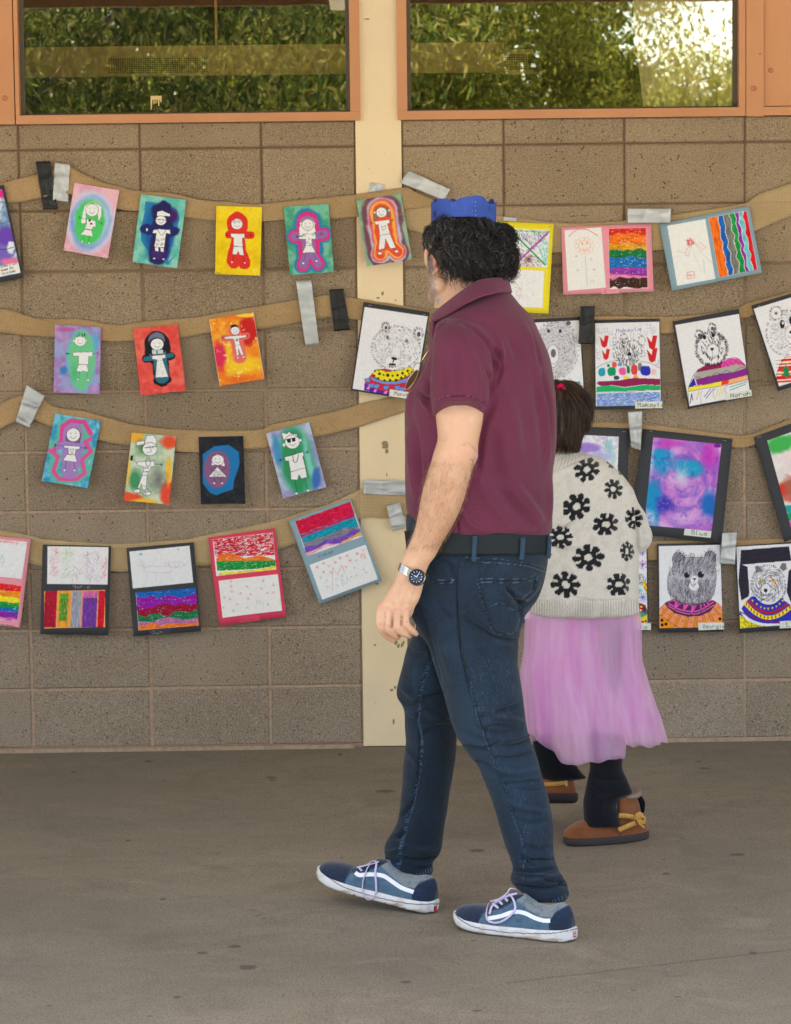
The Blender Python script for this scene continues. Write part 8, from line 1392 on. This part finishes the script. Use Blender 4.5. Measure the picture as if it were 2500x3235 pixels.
# jumper
def hemt(V):
    for i in range(len(V)): V[i][:, 2] += (max(0, i/len(V)-.6)/.4)**2*(.012-.022*np.clip(-(V[i][:, 1]-YG)/.14, -1, 1))
    return V
tor = loft(GF, [(660, 250, 470, YG, .05, 0), (690, 130, 570, YG, .075, 0), (730, 60, 690, YG, .10, 0), (790, 10, 780, YG, .12), (870, -30, 850, YG, .13), (980, -50, 915, YG, .135), (1110, -60, 960, YG, .137), (1300, -30, 985, YG, .137), (1500, 10, 1000, YG, .136), (1700, 40, 1003, YG, .138), (1900, 62, 1004, YG, .142), (1970, 66, 1004, YG, .146), (2040, 74, 1008, YG, .142), (2085, 90, 1004, YG, .135), (2100, 140, 960, YG, .12)], 70, 64, p=2.3, tilt=hemt)
sl_ = loft(GF, [(830, 620, 830, YG, .07), (900, 650, 890, YG, .075), (1000, 700, 962, YG, .075), (1110, 750, 1004, YG, .074), (1200, 790, 1062, YG, .073), (1280, 810, 1090, YG, .073), (1400, 840, 1087, YG+.005, .072), (1480, 880, 1060, YG+.01, .066), (1530, 910, 1015, YG+.015, .05)], 40, 44)
fa1 = chain([g3(970, 1400, YG+.01), g3(900, 1440, YG+.08), g3(830, 1430, YG+.16)], [.05, .045, .036]); fa2 = chain([g3(-20, 1330, YG+.02), g3(80, 1430, YG+.1), g3(220, 1430, YG+.17)], [.05, .045, .036]); sl2 = chain([g3(40, 880, YG), g3(-30, 1330, YG+.02)], [.07, .055])
V, F = fuse([tor, sl_, fa1, fa2, sl2], .0034, 6, .5); S = Skin(V, F, Gt, (212, 207, 200)); S.lump(.12, .005, 41, 2)
for pts, w_, d in [([(285, 1370), (360, 1330), (450, 1265)], 12, -.007), ([(280, 1350), (380, 1290), (470, 1240)], 20, .005), ([(255, 1475), (310, 1510), (390, 1525)], 10, -.006), ([(300, 1440), (420, 1480), (560, 1470)], 26, .005), ([(990, 1120), (1000, 1300), (1000, 1540)], 12, -.009), ([(960, 1000), (985, 1100), (1000, 1200)], 14, -.004), ([(700, 1000), (760, 1200), (780, 1400)], 40, .005), ([(600, 1700), (560, 1900), (540, 2040)], 36, .004), ([(850, 1700), (880, 1900), (880, 2040)], 30, .004), ([(300, 1900), (600, 1955), (990, 1935)], 8, -.003), ([(285, 850), (420, 770), (600, 700)], 8, -.003), ([(1010, 1300), (1060, 1400), (1040, 1500)], 16, -.004)]: S.crease(pts, w_, d, 20, side=.3)
S.N = normals(S.V, S.F); S.tint((190, 184, 174), 60, 3, .5, .8, .5)
for i in range(46): x = 40+i*22; S.ln([(x, 1945+8*math.sin(i/15)), (x, 2110)], (170, 164, 152), 8, .55)
for i in range(22): a = i/21; x, y = 270+a*300, 850-a*150; S.ln([(x, y), (x-26, y-86)], (172, 166, 154), 6, .5)
def flower(cx, cy, R_, sq=1.0, rot=0., ph=0.):
    g = 9.; x, y = np.round((S.X-cx)/g)*g, np.round((S.Y-cy)/g)*g; x = x/sq; xr, yr = x*math.cos(rot)+y*math.sin(rot), -x*math.sin(rot)+y*math.cos(rot); yr = yr/.82; r_, th = np.hypot(xr, yr), np.arctan2(yr, xr)
    pet = R_*1.1*np.where(np.abs(np.cos(4*(th+ph))) > .40, .80+.20*np.abs(np.cos(4*(th+ph))), .54); m_ = (r_ < pet) & (r_ > R_*.29); 
    S.c[m_ & (S.face > 0)] = np.array([16, 18, 26])/255
for a in [(560, 828, 118, .9, -.4, .1), (790, 995, 98, .78, .1, .3), (470, 1150, 128, .9, -.45, .0), (966, 1250, 112, .62, .1, .2), (720, 1302, 112, .92, -.2, .1), (330, 1412, 112, .9, .1, .2), (905, 1532, 96, .6, .1, .0), (570, 1588, 128, .98, 0, .1), (376, 1822, 128, .94, .2, .25), (828, 1820, 112, .88, -.2, .1), (772, 760, 60, .7, .6, 0), (850, 830, 50, .5, .8, .2), (235, 1560, 40, .5, 0, 0), (60, 1000, 110, .8, 0, 0)]: flower(*a)
S.build('jumper', M_KNIT, girl)
# tulle skirt
def tulle(name, c1, c2, alpha):
    t = NT(name); nz = t.noise(5, 4, .6, vec=t.map((6, 6, .35))); c = t.mix(t.ramp(nz, (.35, 0.), (.68, 1.)), c1, c2); t.fin(c, .85, .1, 0, .3); tl = t.n('ShaderNodeBsdfTranslucent'); t.l(c, tl.inputs[0]); m2 = t.n('ShaderNodeMixShader'); m2.inputs[0].default_value = .4; t.l(t.b.outputs[0], m2.inputs[1]); t.l(tl.outputs[0], m2.inputs[2])
    tp = t.n('ShaderNodeBsdfTransparent'); m3 = t.n('ShaderNodeMixShader'); m3.inputs[0].default_value = alpha; t.l(tp.outputs[0], m3.inputs[1]); t.l(m2.outputs[0], m3.inputs[2]); t.l(m3.outputs[0], t.out.inputs[0]); return t.m
M_TUL = tulle('pink_tulle', rgb(252, 218, 248), rgb(242, 180, 234), .44); M_LIN = tulle('pink_lining', rgb(250, 210, 244), rgb(240, 180, 232), .96)
XL = ([60, 180, 380, 480, 560, 650, 750, 850, 950, 1050, 1150, 1340], [165, 152, 146, 132, 118, 120, 132, 140, 150, 160, 165, 175]); XR = ([60, 180, 380, 480, 560, 650, 750, 850, 950, 1050, 1140, 1340], [1085, 1096, 1100, 1103, 1126, 1150, 1183, 1215, 1255, 1282, 1308, 1330])
def skirt(name, mat, par, ybot, shrink, npl, seed, amp, ytop=60, ry0=.125, ry1=.19):
    r = np.random.default_rng(seed); n, m = 300, 50; V = []; ph = r.random(6)*6.28
    for i in range(n):
        a = 2*math.pi*i/n; yb = ybot(a)
        pl = (math.sin(npl*a+ph[0]+.8*math.sin(3*a+ph[1]))+.5*math.sin(npl*1.9*a+ph[2])+.3*math.sin(npl*.45*a+ph[3]))
        for j in range(m):
            f = j/(m-1); y = ytop+(yb-ytop)*f; xl, xr = np.interp(y, *XL), np.interp(y, *XR); cx, rx = (xl+xr)/2, (xr-xl)/2*shrink; k = amp*(.25+.75*f)*(.35+.65*abs(math.sin(a)))
            rx2 = rx*(1+k*pl*.35); ry = (ry0+(ry1-ry0)*f)*(1+k*pl*1.1)*shrink
            px, py = KF(cx+rx2*math.cos(a), y); V.append(at(px, py, YG+.02+ry*math.sin(a)))
    F = np.array([(i*m+j, ((i+1) % n)*m+j, ((i+1) % n)*m+j+1, i*m+j+1) for i in range(n) for j in range(m-1)], np.int32); return mk(name, V, F, mat, par)
def yb1(a):
    c_, s_ = math.cos(a), math.sin(a)
    if s_ < 0: return float(np.interp(c_, [-1, -.9, -.7, -.52, -.42, -.08, .09, .3, .36, .39, .77, 1], [1060, 1095, 1200, 1300, 1335, 1308, 1300, 1268, 1285, 1172, 1184, 1140]))+8*math.sin(a*23)
    return 1150+6*math.sin(a*17)-30*abs(math.cos(a))**3
sk_ = skirt('tulle_skirt', M_TUL, girl, yb1, 1.0, 10, 2, .13)
skirt('tulle_layer', M_TUL, sk_, lambda a: yb1(a)-24, .935, 10, 2, .12)
skirt('lining', M_LIN, sk_, lambda a: 1075+10*math.sin(a*5), .84, 7, 9, .05, 60, .105, .128)
M_FL = simple('petal_pink', rgb(236, 120, 140), .8, .1); M_FL2 = simple('petal_lilac', rgb(190, 150, 210), .8, .1)
for x, y, mt in [(538, 188, M_FL), (562, 305, M_FL), (745, 270, M_FL), (598, 590, M_FL), (600, 455, M_FL2), (490, 520, M_FL)]:
    V = []
    for i in range(40): a = 2*math.pi*i/40; r_ = 28*(.6+.4*abs(math.cos(2.5*a))); V.append(k3(x+r_*math.cos(a), y+r_*math.sin(a)*1.1, YG+.02-.112-(y/1340)*.045))
    mk('petal_patch', V, [tuple(range(40))[::-1]], mt, sk_, False)
# leggings
l1 = loft(KF, [(200, 620, 960, YG-.01, .065), (900, 660, 955, YG-.01, .06), (1200, 668, 945, YG-.01, .055), (1350, 678, 942, YG-.01, .052), (1420, 664, 970, YG-.01, .052), (1500, 648, 1004, YG-.012, .053), (1560, 636, 1020, YG-.014, .055), (1600, 627, 935, YG-.016, .056), (1650, 624, 893, YG-.018, .056), (1720, 628, 905, YG-.02, .058), (1780, 632, 918, YG-.022, .058), (1822, 636, 926, YG-.024, .058), (1834, 650, 915, YG-.024, .054)], 50, 40, p=2.3)
l2 = loft(KF, [(200, 300, 640, YG+.08, .065), (900, 250, 560, YG+.14, .06), (1100, 215, 520, YG+.18, .055), (1250, 225, 530, YG+.2, .055), (1340, 240, 575, YG+.215, .055), (1400, 262, 620, YG+.225, .055), (1434, 280, 648, YG+.23, .054), (1452, 300, 560, YG+.235, .05), (1462, 320, 480, YG+.235, .04)], 40, 36, p=2.3)
V, F = fuse([l1, l2], .0034, 4, .5); S = Skin(V, F, Kt, (16, 18, 26)); S.crease([(700, 1400), (800, 1450), (960, 1440)], 16, -.005); S.crease([(660, 1500), (760, 1560), (900, 1560)], 16, -.004); S.crease([(760, 1300), (780, 1500), (760, 1800)], 26, .004); S.build('leggings', cloth('black_jersey', sheen=.1), girl)
v, f = tubeVF(curve([k3(930, 1565, YG-.02), k3(990, 1578, YG+.0), k3(1060, 1590, YG+.02), k3(1098, 1630, YG+.03), k3(1102, 1680, YG+.03), k3(1098, 1712, YG+.03)], 24), np.linspace(.008, .0055, 24), 10, flat=1.6); mk('trouser_hem', v, f, simple('black_jersey_hem', rgb(16, 18, 26), .9, .1), girl)
# boots
M_BS = cloth('boot_suede', .95, 380, .5, .0012, .25); M_FUR = simple('boot_fleece', rgb(150, 130, 118), .95, .1, nz=.25, sc_=500); M_SOLEB = simple('boot_sole', rgb(58, 50, 50), .7, .3)
t = NT('braid'); bz = t.n('ShaderNodeTexWave'); bz.inputs['Scale'].default_value = 70; bz.inputs['Distortion'].default_value = 2; t.l(t.tc, bz.inputs[0]); t.bump(bz.outputs['Fac'], .5, .001); M_BR = t.fin(t.mix(bz.outputs['Fac'], rgb(186, 134, 62), rgb(222, 176, 96)), .8, .2)
def boot(rows, sole, sk, slope, xc, base, sy):
    def tl(V): V[..., 2] += slope*(V[..., 0]-xc)+.006*np.clip((xc-.085-V[..., 0])/.06, 0, 1)**2; return V
    dy_ = -26 if sy else 0; rows = [(r[0]+dy_,)+r[1:] for r in rows]; sole = [(r[0]+dy_,)+r[1:] for r in sole]; up = loft(KF, [r+(sk,) for r in rows], 50, 48, p=2.3, tilt=tl, level=bool(sy)); V, F = fuse([up], .0030, 4, .5); S = Skin(V, F, Kt, base); S.tint(tuple(int(c*.78) for c in base), 60, 3, .45, .8, .6); S.tint((160, 100, 56), 40, 5, .55, .85, .4)
    so_ = loft(KF, [r+(sk,) for r in sole], 20, 60, p=2.5, tilt=tl, level=bool(sy)); d_ = .001-so_[0][:, 2].min() if sy else 0; S.V[:, 2] += d_; so_ = (so_[0]+np.array([0, 0, d_]), so_[1]); S.d_ = d_; return S, so_
xc = float(k3(800, 1950, YG)[0])
S, so_ = boot([(1640, 905, 1086, YG+.02, .045), (1700, 900, 1088, YG+.02, .047), (1780, 896, 1100, YG+.015, .048), (1812, 840, 1112, YG+.01, .048), (1832, 660, 1120, YG, .047), (1850, 575, 1126, YG, .047), (1875, 520, 1134, YG-.005, .048), (1905, 484, 1140, YG-.005, .05), (1935, 468, 1146, YG-.005, .052), (1965, 466, 1150, YG-.005, .052), (1990, 470, 1150, YG-.005, .05)], [(1962, 466, 1152, YG-.005, .052), (1975, 460, 1158, YG-.005, .055), (2000, 462, 1160, YG-.005, .055), (2018, 478, 1156, YG-.005, .053), (2024, 500, 1140, YG-.005, .048)], .7, .0, xc, (136, 78, 42), 1)
S.crease([(905, 1700), (915, 1850), (925, 1960)], 6, -.002); S.cur([(905, 1700), (915, 1850), (925, 1960)], (90, 50, 28), 8, .6)
b1 = S.build('boot', M_BS, girl); mk('boot_sole', so_[0], so_[1], M_SOLEB, b1); ft = loft(KF, [(1592, 912, 1080, YG+.022, .04), (1600, 896, 1092, YG+.022, .048), (1619, 894, 1096, YG+.022, .050), (1630, 900, 1092, YG+.022, .048)], 10, 60, level=True); ft = (ft[0]+np.array([0, 0, S.d_])+np.repeat(rng.normal(size=(len(ft[0]), 1))*.0012, 3, 1), ft[1]); mk('fleece_lining', ft[0], ft[1], M_FUR, b1)
BY = surfY(*[float(v) for v in KF(990, 1760)], S.V)-.008
strip(KF, [(914, 1738), (980, 1742), (1050, 1756)], 40, [BY, BY-.002, BY+.01], 'strap', M_BR, b1, .003); strip(KF, [(912, 1856), (980, 1826), (1050, 1796)], 40, [BY-.006, BY-.006, BY+.006], 'strap', M_BR, b1, .003)
for pts in ([(1050, 1770), (1080, 1745), (1115, 1750), (1126, 1775), (1100, 1785), (1060, 1775)], [(1056, 1775), (1062, 1735), (1085, 1725), (1095, 1745), (1070, 1775)], [(1065, 1780), (1090, 1810), (1120, 1835)], [(1065, 1782), (1100, 1795), (1128, 1800)]): v, f = tubeVF(curve([k3(x, y, BY+.0) for x, y in pts], 16), [.006]*16, 8, flat=.5); mk('bow', v, f, M_BR, b1)
xc = float(k3(450, 1560, YG+.24)[0])
S, so_ = boot([(1430, 300, 545, YG+.24, .045), (1480, 270, 555, YG+.24, .048), (1520, 230, 565, YG+.24, .05), (1560, 210, 572, YG+.24, .05), (1580, 215, 570, YG+.24, .046)], [(1556, 205, 578, YG+.24, .054), (1570, 200, 584, YG+.24, .055), (1610, 206, 582, YG+.24, .053), (1634, 240, 560, YG+.24, .045), (1640, 280, 530, YG+.24, .035)], .2, .0, xc, (150, 86, 46), 0)
b2 = S.build('boot', M_BS, girl); mk('boot_sole', so_[0], so_[1], M_SOLEB, b2); BY = surfY(*[float(v) for v in KF(420, 1490)], S.V)-.006
strip(KF, [(310, 1485), (400, 1482), (500, 1470)], 34, BY, 'strap', M_BR, b2, .003); strip(KF, [(480, 1465), (492, 1500)], 24, BY-.004, 'bow', M_BR, b2, .003)
